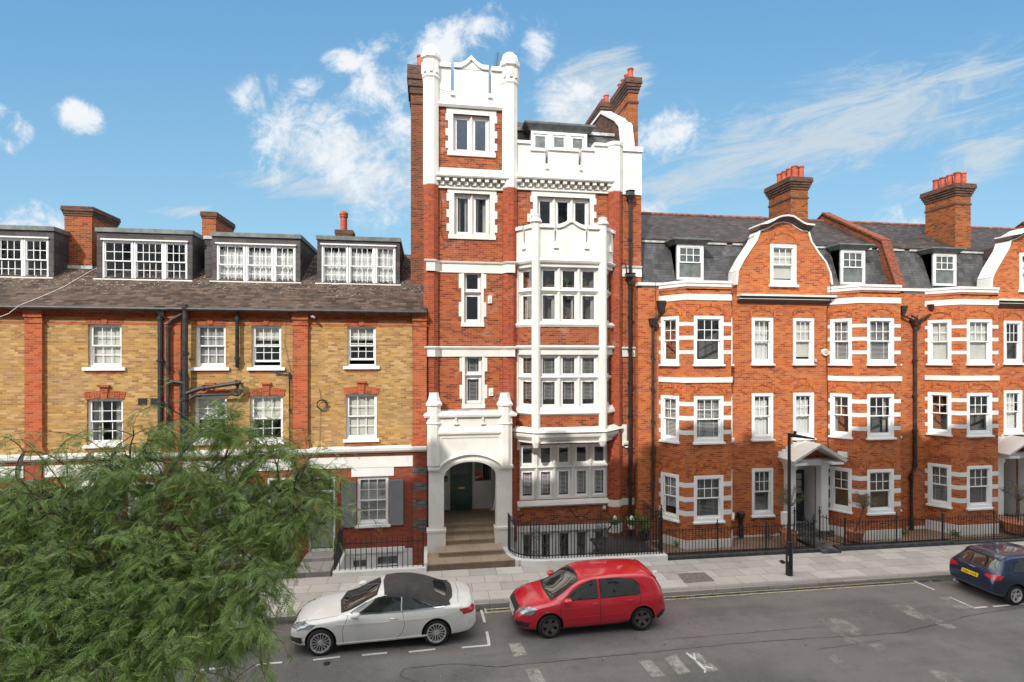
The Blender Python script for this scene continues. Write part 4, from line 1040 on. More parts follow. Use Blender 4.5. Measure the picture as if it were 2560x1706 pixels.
# octagonal turrets
def oct_(name, par, u, prof_v, mat, Y=TY, cy=0.0):
    q = MB(); x = tx(u, Y - .2); q.lathe(x, Y + cy, [(r, tz(v, u, Y - .15)) for r, v in prof_v], 8); return build(name, q, mat, par)
for u, dv in ((1077.3, 0), (1275.5, 1)):
    D = lambda a, b: a if not dv else b
    t = oct_('turret', tw, u, [(.24, D(468, 476)), (.31, D(461, 470)), (.31, D(198, 214)), (.36, D(193, 208)), (.33, D(189, 203)), (.315, D(184, 198))], 'stucco')
    vb, vt = D(187, 201), D(148, 168)
    x = tx(u, TY - .15); q = MB(); zb_, zt_ = tz(vb, u, TY - .15), tz(vt, u, TY - .15)
    ro, ri = .315, .23
    for k in range(8):       # lantern: eight arched niches
        a0, a1 = R(22.5 + 45 * k), R(67.5 + 45 * k)
        p0 = Vector((x + ro * math.cos(a0), TY + ro * math.sin(a0))); p1 = Vector((x + ro * math.cos(a1), TY + ro * math.sin(a1)))
        d = p1 - p0; L = d.length; ang = math.atan2(d.y, d.x); Pk = Pn(p1.x, p1.y, ang + math.pi)
        pwall(q, Pk, 0, L, zb_, zt_, [[L * .27, L * .73, zb_ + .05, zt_ - .1]], .07)
        q.quad(Pk.pt(L * .27, zb_ + .05, -.07), Pk.pt(L * .73, zb_ + .05, -.07), Pk.pt(L * .73, zt_ - .1, -.07), Pk.pt(L * .27, zt_ - .1, -.07))
        for s_ in (0, 1):    # rounded niche heads
            xa = L * .27 if not s_ else L * .73; xm = L * .5
            m_ = [Pk.pt(xa, zt_ - .1, 0), Pk.pt(xm, zt_ - .1, 0), Pk.pt((xa * .6 + xm * .4), zt_ - .125, 0), Pk.pt(xa, zt_ - .19, 0)]
            q.quad(*(m_[::-1] if not s_ else m_))
    build('lantern', q, 'stucco', t)
    q = MB(); prof = [(.34, vt + 1), (.40, vt - 2), (.41, D(137, 157)), (.36, D(134, 154)), (.33, D(130, 150)), (.32, D(124, 144)), (.28, D(118, 137)), (.18, D(112, 131)), (.05, D(110, 128))]
    q.lathe(x, TY, [(r, tz(v, u, TY - .15)) for r, v in prof], 8); build('dome_cap', q, 'stucco', t)
    q = MB(); xx = tx(u, TY - .15); q.lathe(xx, TY, [(.295, .3), (.295, tz(466, u))], 8); build('octagonal_pier', q, 'tower_pier', tw)
# right hand octagonal pier
u = 1539; xx = tx(u, TY - .15)
q = MB(); q.lathe(xx, TY, [(.30, -.2), (.30, tz(482, u))], 8); pr_ = build('octagonal_pier', q, 'tower_pier', tw)
q = MB(); q.lathe(xx, TY, [(.25, tz(489, u)), (.32, tz(482, u)), (.32, tz(372, u)), (.36, tz(370, u)), (.36, tz(361, u)), (.31, tz(360, u))], 8); build('pier_cap', q, 'stucco', pr_)
q = MB(); q.lathe(xx, TY, [(.31, tz(1263, u)), (.31, tz(1246, u))], 8, cap=True); q.lathe(xx, TY, [(.315, tz(1327, u)), (.315, tz(1303, u))], 8); build('white_band', q, 'stucco', pr_)
# string courses
def strcourse(pts, zt, zb_, name='string_course'):
    q = MB(); profile_run(q, pts, [(0, zb_), (.045, zb_), (.045, zt - .10), (.10, zt - .07), (.12, zt - .02), (.06, zt), (0, zt + .01)]); return build(name, q, 'stucco', tw)
def piercourse(pts, u, half=.3):
    x = tx(u, TY - .15); return [(x - half - .0, TY), (x - half * .42, TY - half * 1.0), (x + half * .42, TY - half * 1.0), (x + half, TY)]
OY = 19.9; oxl, oc1, oc2, oxr = tx(1284), XA(1340, OY), XA(1507, OY), tx(1541)
plan = [(oxl, TY), (oc1, OY), (oc2, OY), (oxr, TY)]
z_s1t, z_s1b = tz(655, 1180), tz(683, 1180)
z_s2t, z_s2b = tz(867, 1180), tz(892, 1180)
pier_l = piercourse(None, 1077.3); pier_r = piercourse(None, 1275.5)
for zt, zb_ in ((z_s1t, z_s1b), (z_s2t, z_s2b)):
    strcourse([(.02, TY)] + pier_l[1:] + pier_r[:3] + [(oxl + .02, TY)], zt, zb_)
    strcourse([(oxr - .03, TY), (TX1, TY)], zt, zb_)
# stone dressed windows on the flat wall
def surround(h, e, label=None, teeth=3, head=.2):
    a, b, c, d = h; q = MB(); t1 = .03
    pbox(q, PT, a - e, a, c, d, -.05, t1); pbox(q, PT, b, b + e, c, d, -.05, t1)
    pbox(q, PT, a - e * 1.35, b + e * 1.35, d, d + head, -.05, t1); pbox(q, PT, a - e * 1.2, b + e * 1.2, c - .17, c, -.05, t1 + .03)
    n = teeth
    for i in range(n):
        zc = c + (d - c) * (i + .5) / n + (.1 if i == n - 1 else 0); hh = (d - c) / n * .28
        for s_ in (-1, 1):
            x = a - e if s_ < 0 else b + e; pbox(q, PT, x, x + s_ * .1, zc - hh, zc + hh, -.05, t1 - .001)
    return build('stone_surround', q, 'stucco', tw)
surround(T5, .19); surround(T4, .19); surround(T4R, .17); surround(T3, .10, head=.02, teeth=2); surround(T2, .10, head=.02, teeth=2)
dk = 'groller:.0'
casements(tw, PT, T5, 2, [1], mull=.14, jamb=.06, recess=.12, kinds=[None, None]); casements(tw, PT, T4, 2, [1], mull=.14, jamb=.06, recess=.12, kinds=['gcurtain:.3', 'gcurtain:.3'])
casements(tw, PT, T4R, 3, [1], mull=.15, jamb=.06, recess=.12, kinds=[None, 'lcurtain:.2', None])
casements(tw, PT, T3, 1, [1.45, 1], mull=.13, jamb=.035, recess=.10); casements(tw, PT, T2, 1, [1.45, 1], mull=.13, jamb=.035, recess=.10, kind='dslat')
GFW = casements(tw, PT, GF, 5, [1.45, 1], mull=.18, jamb=.05, recess=.05, kinds=[k for _ in range(5) for k in ('slat:.95', None)], fr=.085)
casements(tw, PT, BS, 5, [1], mull=.2, jamb=.05, recess=.05, fr=.09, kinds=['gcurtain:.4'] * 5)
q = MB(); profile_run(q, [(GF[0] - .1, TY), (GF[1] + .06, TY)], [(0, GF[2] - .28), (.05, GF[2] - .28), (.14, GF[2] - .2), (.10, GF[2] - .1), (-.05, GF[2] + .01)], True); build('window_sill', q, 'stucco', tw)
q = MB(); pbox(q, PT, GF[0] - .5, GF[0], tz(1276, 1290), tz(1257, 1290), 0, .04); pbox(q, PT, GF[1] + .3, TX1 - .3, tz(1263, 1560), tz(1246, 1560), 0, .02)
pbox(q, PT, BS[0] - .4, BS[1] + .1, BS[3] + .0, BS[3] + .24, 0, .05); pbox(q, PT, BS[0] - .35, BS[0], BS[2], BS[3], 0, .035); build('basement_stone_band', q, 'stucco', tw)
# --- the oriel
ori = MB()
def side(i):
    (x0, y0), (x1, y1) = plan[i], plan[i + 1]; ang = math.atan2(y1 - y0, x1 - x0); return Pn(x0, y0, ang), math.hypot(x1 - x0, y1 - y0)
zo = lambda v: ZA(1420, v, OY)
faces = [side(0), side(1), side(2)]
zw3 = (zo(806), zo(668)); zw2 = (zo(1020), zo(887))
ob = MB()
oh = {0: (.16, -.12), 1: (.14, -.14), 2: (.12, -.16)}
for i, (P, L) in enumerate(faces):
    a0, a1 = (.20, L - .13) if i == 0 else ((.17, L - .17) if i == 1 else (.13, L - .20))
    hol = [[a0, a1, zw3[0], zw3[1]], [a0, a1, zw2[0], zw2[1]]]
    pwall(ori, P, 0, L, zo(816), zo(656), [hol[0]], .15); pwall(ori, P, 0, L, zo(1038), zo(867), [hol[1]], .15)
    pwall(ob, P, 0, L, zo(867), zo(816)); pwall(ob, P, 0, L, zo(1075), zo(1038))
    ncol = 3 if i == 1 else 1
    casements(tw, P, hol[0], ncol, deep=.42, rows= [1.35, 1], mull=.16, jamb=.05, recess=.12, fr=.07, kinds=(['gcurtain:.2', None] * ncol))
    casements(tw, P, hol[1], ncol, deep=.42, rows= [1.35, 1], mull=.16, jamb=.05, recess=.12, fr=.07, kinds=(['dslat:.8', 'dslat'] * ncol))
    pwall(ori, P, 0, L, zo(653), zo(605), [], .1, .02, thick=.16)
    cuts = [0, .27, .30, .74, .77, 1] if i == 1 else [0, .46, .54, 1]
    for k_ in range(0, len(cuts) - 1, 2): pbox(ori, P, L * cuts[k_], L * cuts[k_ + 1], zo(605), zo(572), -.14, .02)
    pbox(ori, P, L * .02, L * .98, zo(610), zo(576), -.19, -.145)
    # parapet coping with slots
    q0 = zo(572)
orl = build('oriel', ori, 'stucco', tw); build('brick_apron', ob, 'tower_brick', orl)
q = MB(); cop = MB()
for i, (P, L) in enumerate(faces):
    zt = zo(571)
    if i == 1:
        n = 30
        sl = [.275, .335, .665 + .03, .725 + .03]
        def ogv(f):
            d = abs((f - .52) / .2); return .26 * max(0, 1 - d) ** 1.6 if d < 1 else 0
        for k in range(n):
            f0, f1 = k / n, (k + 1) / n; fc = (f0 + f1) / 2
            if .267 < fc < .30 or .733 < fc < .766: continue
            x0, x1 = L * f0, L * f1; z0, z1 = zt + ogv(f0), zt + ogv(f1)
            pw_ = [(cop, -.16, .10, -.02, .10), (cop, -.14, .06, .10, .13)]
            for (mbx, ta, tb, la, lb) in pw_: mbx.hexa([P.pt(x0, z0 + la, tb), P.pt(x1, z1 + la, tb), P.pt(x1, z1 + la, ta), P.pt(x0, z0 + la, ta)], [P.pt(x0, z0 + lb, tb), P.pt(x1, z1 + lb, tb), P.pt(x1, z1 + lb, ta), P.pt(x0, z0 + lb, ta)])
            q.hexa([P.pt(x0, zt - .01, .02), P.pt(x1, zt - .01, .02), P.pt(x1, zt - .01, -.14), P.pt(x0, zt - .01, -.14)], [P.pt(x0, z0 + .005, .02), P.pt(x1, z1 + .005, .02), P.pt(x1, z1 + .005, -.14), P.pt(x0, z0 + .005, -.14)])
    else:
        for f0, f1 in ((0, .46), (.54, 1)): pbox(cop, P, L * f0, L * f1, zt - .02, zt + .10, -.16, .10); pbox(cop, P, L * f0, L * f1, zt + .10, zt + .13, -.14, .06)
    for f in ((.29, .75) if i == 1 else (.5,)):
        x = L * f; pbox(q, P, x - .05, x + .05, zo(618), zo(606), .02, .07); pbox(q, P, x - .09, x + .09, zo(622), zo(618), .02, .10)
build('parapet_ornament', q, 'white', orl); build('coping', cop, 'stucco', orl)
q = MB(); profile_run(q, plan, [(0, zo(660)), (.08, zo(658)), (.12, zo(653)), (.06, zo(650)), (0, zo(649))]); profile_run(q, plan, [(0, zo(873)), (.06, zo(872)), (.10, zo(868)), (.04, zo(864)), (0, zo(864))])
profile_run(q, plan, [(0, zo(818)), (.03, zo(818)), (.08, zo(812)), (.06, zo(808)), (-.03, zo(804))]); profile_run(q, plan, [(0, zo(1038)), (.03, zo(1038)), (.09, zo(1034)), (.06, zo(1026)), (-.03, zo(1018))])
build('mouldings', q, 'stucco', orl)
q = MB(); profile_run(q, [(oxl - .12, TY), (oc1 - .02, OY), (oc2 + .02, OY), (oxr + .12, TY)], [(-.55, zo(1112)), (-.12, zo(1106)), (.0, zo(1100)), (.12, zo(1092)), (.14, zo(1086)), (.08, zo(1083)), (.20, zo(1080)), (.16, zo(1076)), (.0, zo(1068))]); build('base_moulding', q, 'stucco', orl)
q = MB(); q.prism([(plan[0][0], TY), (plan[1][0], OY), (plan[2][0], OY), (plan[3][0], TY)], 'z', zo(1108), zo(1104)); q.prism([(plan[0][0], TY), (plan[1][0], OY + .03), (plan[2][0], OY + .03), (plan[3][0], TY)], 'z', zo(640), zo(636)); build('oriel_slab', q, 'stucco', orl)
for (cx_, u, vt) in ((oc1, 1340, 549), (oc2, 1507, 552)):
    q = MB(); q.lathe(cx_, OY + .02, [(.10, zo(1118)), (.17, zo(1104)), (.165, zo(562)), (.235, zo(559)), (.235, zo(557)), (.16, zo(548)), (.17, zo(546)), (.18, zo(543)), (.14, zo(541))], 8); build('corner_post', q, 'stucco', orl)
q = MB(); pbox(q, PT, oxr + .0, oxr + .42, tz(1115, 1545), tz(1062, 1545), 0, .04); pbox(q, PT, oxl - .10, oxl + .25, tz(1125, 1285), tz(1085, 1285), 0, .04); build('oriel_wall_stone', q, 'stucco', orl)
# --- the porch
PY = 20.0; PP = Pn(0, PY)
pzl = lambda v, u=1175: ZA(u, v, PY)
porch = MB(); a0, a1 = .02, 3.11; o0, o1 = .58, 2.52; zs, rise = pzl(1190), .52; ztp = pzl(1042)
def av(f): d = abs(2 * f - 1); return zs + rise * (1 - d ** 2.3) ** .62
n = 28
pbox(porch, PP, a0, o0, .2, ztp, -.45, 0); pbox(porch, PP, o1, a1, .2, ztp, -.45, 0)
for i in range(n):
    f0, f1 = i / n, (i + 1) / n; x0, x1 = o0 + (o1 - o0) * f0, o0 + (o1 - o0) * f1; z0, z1 = av(f0), av(f1)
    porch.hexa([PP.pt(x0, z0, 0), PP.pt(x1, z1, 0), PP.pt(x1, z1, -.45), PP.pt(x0, z0, -.45)], [PP.pt(x0, ztp, 0), PP.pt(x1, ztp, 0), PP.pt(x1, ztp, -.45), PP.pt(x0, ztp, -.45)])
porch.box(a0, a1, PY + .45, TY - .01, 4.3, ztp); porch.box(a0, PX0, PY + .45, TY - .01, .2, 4.3); porch.box(PX1, a1, PY + .45, TY - .01, .2, 4.3)
po = build('porch', porch, 'stucco', tw)
q = MB()
def hood(f): d = abs(2 * f - 1); return pzl(1168) + .46 * (1 - d ** 1.9) ** .75
h0x, h1x = .42, 2.68
for i in range(n):
    f0, f1 = i / n, (i + 1) / n; x0, x1 = h0x + (h1x - h0x) * f0, h0x + (h1x - h0x) * f1; z0, z1 = hood(f0), hood(f1)
    q.hexa([PP.pt(x0, z0 - .05, .03), PP.pt(x1, z1 - .05, .03), PP.pt(x1, z1 - .05, 0), PP.pt(x0, z0 - .05, 0)], [PP.pt(x0, z0 + .03, .13), PP.pt(x1, z1 + .03, .13), PP.pt(x1, z1 + .10, 0), PP.pt(x0, z0 + .10, 0)])
for s0, s1 in ((a0 - .03, h0x + .01), (h1x - .01, a1 + .03)): pbox(q, PP, s0, s1, pzl(1172), pzl(1165), -.45, .12)
profile_run(q, [(a0 - .06, TY - .02), (a0 - .06, PY), (a1 + .06, PY), (a1 + .06, TY - .02)], [(0, ztp - .02), (.10, ztp), (.12, ztp + .08), (.06, ztp + .12), (-.05, ztp + .2)])
profile_run(q, [(a0 + .25, PY), (a1 - .25, PY)], [(0, pzl(1088)), (.09, pzl(1084)), (.10, pzl(1079)), (0, pzl(1066))])
pbox(q, PP, a0 + .42, a1 - .45, pzl(1094), pzl(1090), 0, .03); pbox(q, PP, a0 + .42, a0 + .47, pzl(1160), pzl(1094), 0, .03); pbox(q, PP, a1 - .50, a1 - .45, pzl(1160), pzl(1094), 0, .03)
for s0, s1 in ((a0 - .05, o0 + .06), (o1 - .06, a1 + .05)):
    pbox(q, PP, s0, s1, .2, 1.0, -.3, .07); pbox(q, PP, s0 - .02, s1 + .02, 1.0, 1.08, -.3, .10)
build('hood_moulding', q, 'stucco', po)
q = MB()
for i in range(n):
    f0, f1 = i / n, (i + 1) / n; x0, x1 = o0 - .09 + (o1 - o0 + .18) * f0, o0 - .09 + (o1 - o0 + .18) * f1; z0, z1 = av(f0) + .07, av(f1) + .07
    q.hexa([PP.pt(x0, z0 - .03, .025), PP.pt(x1, z1 - .03, .025), PP.pt(x1, z1 - .03, 0), PP.pt(x0, z0 - .03, 0)], [PP.pt(x0, z0 + .03, .025), PP.pt(x1, z1 + .03, .025), PP.pt(x1, z1 + .03, 0), PP.pt(x0, z0 + .03, 0)])
build('arch_moulding', q, 'stucco', po)
for u in (1085, 1263):
    x = XA(u, PY); q = MB(); V = lambda v: ZA(u, v, PY)
    q.lathe(x, PY + .12, [(.27, V(1165)), (.27, V(1062)), (.31, V(1059)), (.27, V(1055)), (.27, V(1017)), (.32, V(1014)), (.32, V(1010)), (.25, V(1003)), (.20, V(992)), (.18, V(983))], 8)
    tt = build('porch_turret', q, 'stucco', po)
    q = MB()
    for dx in (-.07, .05): q.box(x + dx - .018, x + dx + .018, PY - .136, PY - .128, V(1046), V(1021))
    build('slit', q, 'pale', tt)
for u in (1140, 1207):
    x = XA(u, PY); q = MB(); V = lambda v: ZA(u, v, PY); pbox(q, PP, x - .035, x + .035, V(1050), V(1040), .0, .08); pbox(q, PP, x - .05, x + .05, V(1058), V(1050), 0, .05); pbox(q, PP, x - .08, x + .08, V(1061), V(1058), 0, .09); build('slot_ornament', q, 'stucco', po)
q = MB(); q.box(a0 + .3, a1 - .3, PY + .1, TY - .02, ztp + .12, ztp + .2); build('lead_roof', q, 'lead_light', po)
# passage, inner door
DY = 22.75; q = MB()
q.quad((PX0, TY, .9), (PX0, DY, .9), (PX0, DY, 4.3), (PX0, TY, 4.3)); q.quad((PX1, TY, .9), (PX1, DY, .9), (PX1, DY, 4.3), (PX1, TY, 4.3)); q.quad((PX0, TY, 4.3), (PX1, TY, 4.3), (PX1, DY, 4.3), (PX0, DY, 4.3)); q.quad((PX0, DY, .9), (PX1, DY, .9), (PX1, DY, 4.3), (PX0, DY, 4.3))
build('passage_walls', q, 'stucco', tw, fixn=False)
PDr = Pn(0, DY - .02)
dA = PDr.rect(1126, 1180, 1125, 1262); q = MB(); d0, d1 = dA[0], dA[1]
pbox(q, PDr, d0, d1, 1.02, 3.35, 0, .05); frame(q, PDr, d0 + .15, d1 - .15, 1.2, 1.85, .03, .05, .065)
for f in (0, .5): frame(q, PDr, d0 + .15 + f * (d1 - d0 - .3), d0 + .12 + (f + .5) * (d1 - d0 - .3), 2.0, 2.4, .03, .05, .065)
dr = build('front_door', q, 'green_door', tw)
q = MB(); q.lathe((d0 + d1) / 2, DY - .12, [(.03, 2.0), (.03, 2.05)], 10); pbox(q, PDr, (d0 + d1) / 2 - .14, (d0 + d1) / 2 + .14, 1.9, 1.95, .05, .062); build('door_furniture', q, 'brass', dr)
q = MB(); q.quad(PDr.pt(d0 + .12, 2.5, .055), PDr.pt(d1 - .12, 2.5, .055), PDr.pt(d1 - .12, 3.25, .055), PDr.pt(d0 + .12, 3.25, .055)); build('door_pane', q, 'car_glass', dr)
q = MB()
for x0, x1 in ((PX0, d0 - .02), (d1 + .02, PX1)):
    pbox(q, PDr, x0, x1, 1.02, 2.1, 0, .03); frame(q, PDr, x0, x1, 2.1, 3.4, .09, 0, .04); frame(q, PDr, x0 + .1, x1 - .1, 1.15, 1.95, .03, .03, .045)
sl_ = build('sidelight', q, 'pale', tw)
q = MB()
for x0, x1 in ((PX0 + .09, d0 - .11), (d1 + .11, PX1 - .09)): q.quad(PDr.pt(x0, 2.19, .02), PDr.pt(x1, 2.19, .02), PDr.pt(x1, 3.31, .02), PDr.pt(x0, 3.31, .02))
build('sidelight_pane', q, 'car_glass', sl_)
# door number panel on the passage wall: "70"-like dark figures
def text_mesh(txt, size, mat, parent, mtx, name='lettering', ext=.004, wloc=None):
    cu = bpy.data.curves.new(name, 'FONT'); cu.body = txt; cu.size = size; cu.extrude = ext; cu.align_x = 'CENTER'; cu.align_y = 'CENTER'
    o = bpy.data.objects.new(name, cu); COL.objects.link(o)
    dg = bpy.context.evaluated_depsgraph_get(); me = bpy.data.meshes.new_from_object(o.evaluated_get(dg)); bpy.data.objects.remove(o)
    base = WL[parent] if parent is not None else Vector((0, 0, 0))
    me.transform(Matrix.Translation(-base) @ mtx)
    return link(name, me, mat, parent, base)
# steps
q = MB()
STEPS = [(-.02, 3.12, 18.73, .29), (.36, 2.68, 19.3, .47), (.50, 2.60, 20.02, .65), (.56, 2.54, 20.5, .83), (PX0, PX1, 20.8, 1.0)]
prev = .05
for i, (x0, x1, y, z) in enumerate(STEPS):
    yb_ = DY if i == 4 else (STEPS[i + 1][2] + .05)
    q.box(x0 + .03, x1 - .03, y + .03, yb_ + (0 if i == 4 else .3), prev - .25, z - .05); q.box(x0, x1, y, yb_, z - .05, z); prev = z
q.box(.0, PX1 + .1, 19.3, 20.6, -.5, .27)
build('entrance_steps', q, 'stone_step', tw)
q = MB(); q.box(PX0, PX1, 20.82, DY, 1.0, 1.006); build('passage_floor', q, 'porch_floor', tw)
# --- roof behind, dormer, gable wall, chimneys
q = MB(); mz0, mz1, mz2 = tz(384, 1400), ZA(1510, 338, 22.0), ZA(1500, 314, 24.3)
q.quad((xL1, 21.3, mz0), (7.9, 21.3, mz0), (7.9, 22.0, mz1), (xL1, 22.0, mz1)); mans = build('mansard_slope', q, 'slate', tw)
q = MB(); q.quad((xL1, 21.95, mz1), (7.9, 21.95, mz1), (7.9, 25.0, mz2 + .2), (xL1, 25.0, mz2 + .2)); q.quad((xL1, 25, mz2 + .2), (7.9, 25, mz2 + .2), (7.9, 30, mz1), (xL1, 30, mz1)); build('upper_roof', q, 'roof_slate', tw)
q = MB(); q.box(xL1, 7.9, 21.88, 22.02, mz1 - .08, mz1 + .04); build('lead_roll', q, 'lead_light', mans)
q = MB(); q.box(TX0, TX1, TY + .35, 29.7, ztop_brick - .3, tz(400, 1400)); build('flat_roof', q, 'lead', tw)
DYt = 21.5; PDt = Pn(0, DYt); A = PDt.rect(1327, 1467, 331, 392)
q = MB(); zt = A[3]; q.box(A[0], A[1], DYt + .03, 24.5, mz0, zt); dm = build('dormer', q, 'lead', tw)
for i in range(3):
    w_ = (A[1] - A[0]) / 3; casements(tw, PDt, [A[0] + w_ * i, A[0] + w_ * (i + 1), mz0 - .1, zt - .02], 1, [1], recess=-.04, jamb=.10, fr=.08, stone='sash', kind='lcurtain:.3' if i != 1 else 'roller:.3')
q = MB(); profile_run(q, [(A[0] - .02, 24), (A[0] - .02, DYt), (A[1] + .02, DYt), (A[1] + .02, 24)], [(0, zt - .02), (.06, zt), (.12, zt + .12), (.26, zt + .2), (.28, zt + .27), (-.6, zt + .36)]); q.box(A[0], A[1], DYt + .3, 24, zt + .2, zt + .34); build('dormer_cornice', q, 'lead', dm)
prof = [(20.95, 15.4), (21.0, ZA(1590, 368, 21)), (21.25, ZA(1583, 319, 21.25)), (21.8, ZA(1571, 304, 21.8)), (23.6, ZA(1533, 286, 23.6)), (26.5, ZA(1533, 286, 23.6) + .1), (26.5, 15.4)]
q = MB(); q.prism(prof, 'x', 7.78, 8.24); gw = build('party_wall', q, 'cap_brick', tw)
q = MB()
for i in range(1, 5):
    (y0, z0), (y1, z1) = prof[i], prof[i + 1]
    q.hexa([(7.72, y0, z0 - .02), (8.30, y0, z0 - .02), (8.30, y1, z1 - .02), (7.72, y1, z1 - .02)], [(7.72, y0 - .03, z0 + .1), (8.30, y0 - .03, z0 + .1), (8.30, y1 - .03, z1 + .1), (7.72, y1 - .03, z1 + .1)])
q.prism([(p_[0] - .012, p_[1]) for p_ in prof[:5]] + [(23.6, 15.4)], 'x', 8.0, 8.262)
build('party_wall_coping', q, 'white', gw)
zt = ZA(1586, 197, 21.4)
c = stack('chimney', tw, 8.2, 8.62, 21.4, 23.2, 15.2, zt, 'stack_brick', 'cap_brick', 5, step=.035, ch=.12)
pots(c, [(8.41, 21.7, zt, .13, .55), (8.41, 22.1, zt, .13, .5), (8.41, 22.5, zt, .13, .5), (8.41, 22.9, zt, .13, .5)])
zt = ZA(1520, 258, 25.2)
c = stack('chimney', tw, XA(1505, 25.2), XA(1535, 25.2), 25.2, 28.3, 17, zt, 'cap_brick', 'cap_brick', 5, step=.035, ch=.12, neck=False)
pots(c, [(XA(1515, 25.2) + .1, 25.45 + .42 * i, zt, .13, .48) for i in range(7)])
zt = ZA(1042, 167, 22.5)
c = stack('chimney', tw, XA(1027, 22.5), .15, 22.5, 24.3, 9.8, zt, 'old_brick', 'cap_brick', 4, step=.05, ch=.28)
pots(c, [(XA(1051, 22.8), 22.8, zt, .15, .6), (XA(1051, 22.8), 23.3, zt, .15, .6)])
# aerial
q = MB(); x, y = XA(1236, 24), 24.0; z0 = ZA(1236, 178, 24); z1 = ZA(1243, 130, 24); q.tube([(x, y, z0 - .6), (x + .16, y, z1)], .022, 6)
for i in range(11):
    f = i / 11; xx = x + .04 + .13 * f; z = z0 - .0 + (z1 - z0) * f; q.tube([(xx - .14 + .05 * f, y, z + .02), (xx + .14 - .05 * f, y, z - .02)], .008, 4)
tag(build('television_aerial', q, 'trim'), 'thin television aerial rising behind the tower battlements', 'aerial')
# big black downpipe
px = XA(1576, TY - .2); q = [(px, TY - .18, -.3), (px, TY - .18, tz(705, 1576)), (px - .0, TY - .18, tz(500, 1576))]
pipe(tw, [q[0], q[1]], .075, 'black'); pipe(tw, [q[1], q[2]], .065, 'black')
for v0, v1, s_ in ((482, 508, .20), (686, 704, .23)):
    m = MB(); z0, z1 = tz(v1, 1576), tz(v0, 1576); m.lathe(px, TY - .2, [(.08, z0), (s_ * .75, z0 + (z1 - z0) * .4), (s_, z0 + (z1 - z0) * .5), (s_ * .8, z1 - .05), (s_ * 1.02, z1)], 8); build('rainwater_hopper', m, 'black', tw)
pipe(tw, [(XA(1541, 20.6), 20.6, tz(660, 1541)), (XA(1563, 20.6), 20.55, tz(662, 1563)), (XA(1566, 20.6), 20.55, tz(690, 1566))], .025, 'black', collars=False)
def wallbox(u0, u1, v0, v1, P, label, cat='alarm box', mat='cream_cloth', t=.07, name='alarm_box', lines=True):
    A = P.rect(u0, u1, v0, v1); a, b, c_, d = A; base = P.pt((a + b) / 2, c_, 0)
    o = thing(name, label, cat, base); q = MB(); pbox(q, P, a, b, c_, d, .0, t * .6); pbox(q, P, a + .01, b - .01, c_ + .01, d - .01, t * .6, t); build('housing', q, mat, o)
    if lines:
        q = MB()
        for k in range(3): pbox(q, P, a + (b - a) * .2, b - (b - a) * .2, c_ + (d - c_) * (.18 + .14 * k), c_ + (d - c_) * (.22 + .14 * k), t, t + .003)
        build('print', q, 'ink', o)
    return o
wallbox(1318, 1327.7, 536, 556, PT, 'cream alarm box beside the oriel parapet, highest of the wall boxes'); wallbox(1219.7, 1230, 740, 759.5, PT, 'cream alarm box right of the narrow window, middle floor'); wallbox(1221.7, 1233, 971, 990, PT, 'cream alarm box above the right porch turret')
A = PT.rect(1556, 1573, 1103, 1119); o = thing('alarm_box', 'white pentagonal burglar alarm box with a green stripe beside the black downpipe', 'alarm box', PT.pt(A[0], A[2], 0))
q = MB(); a, b, c_, d = A; q.prism([(a, d), (b, d), (b, c_ + .1), ((a + b) / 2 + .03, c_), ((a + b) / 2 - .03, c_), (a, c_ + .1)][::-1], 'y', TY - .09, TY); build('housing', q, 'white', o)
q = MB(); pbox(q, PT, a + .05, b - .05, d - .1, d - .05, .09, .093); build('stripe', q, plain('green_mark', (.35, .6, .02)), o)
q = MB(); pbox(q, PT, a + .03, b - .03, d - .19, d - .12, .09, .093); build('print', q, 'ink', o)
wallbox(1507, 1514, 1264, 1272, PT, 'small white junction box low on the wall under the five light window', 'junction box', 'white', .06, 'junction_box', False)
q = MB(); pts = [wpt(1101, 480, 20.7), wpt(1104, 530, 20.7), wpt(1101, 575, 20.7), wpt(1108, 598, 20.7), wpt(1128, 600, 20.7)]; q.tube(pts, .009, 5); q.tube([wpt(1098, 224, 20.65), wpt(1112, 228, 20.65), wpt(1131, 229, 20.65)], .009, 5)
tag(build('tower_cable', q, 'black'), 'black cable looping down the tower brickwork left of the window', 'cable')
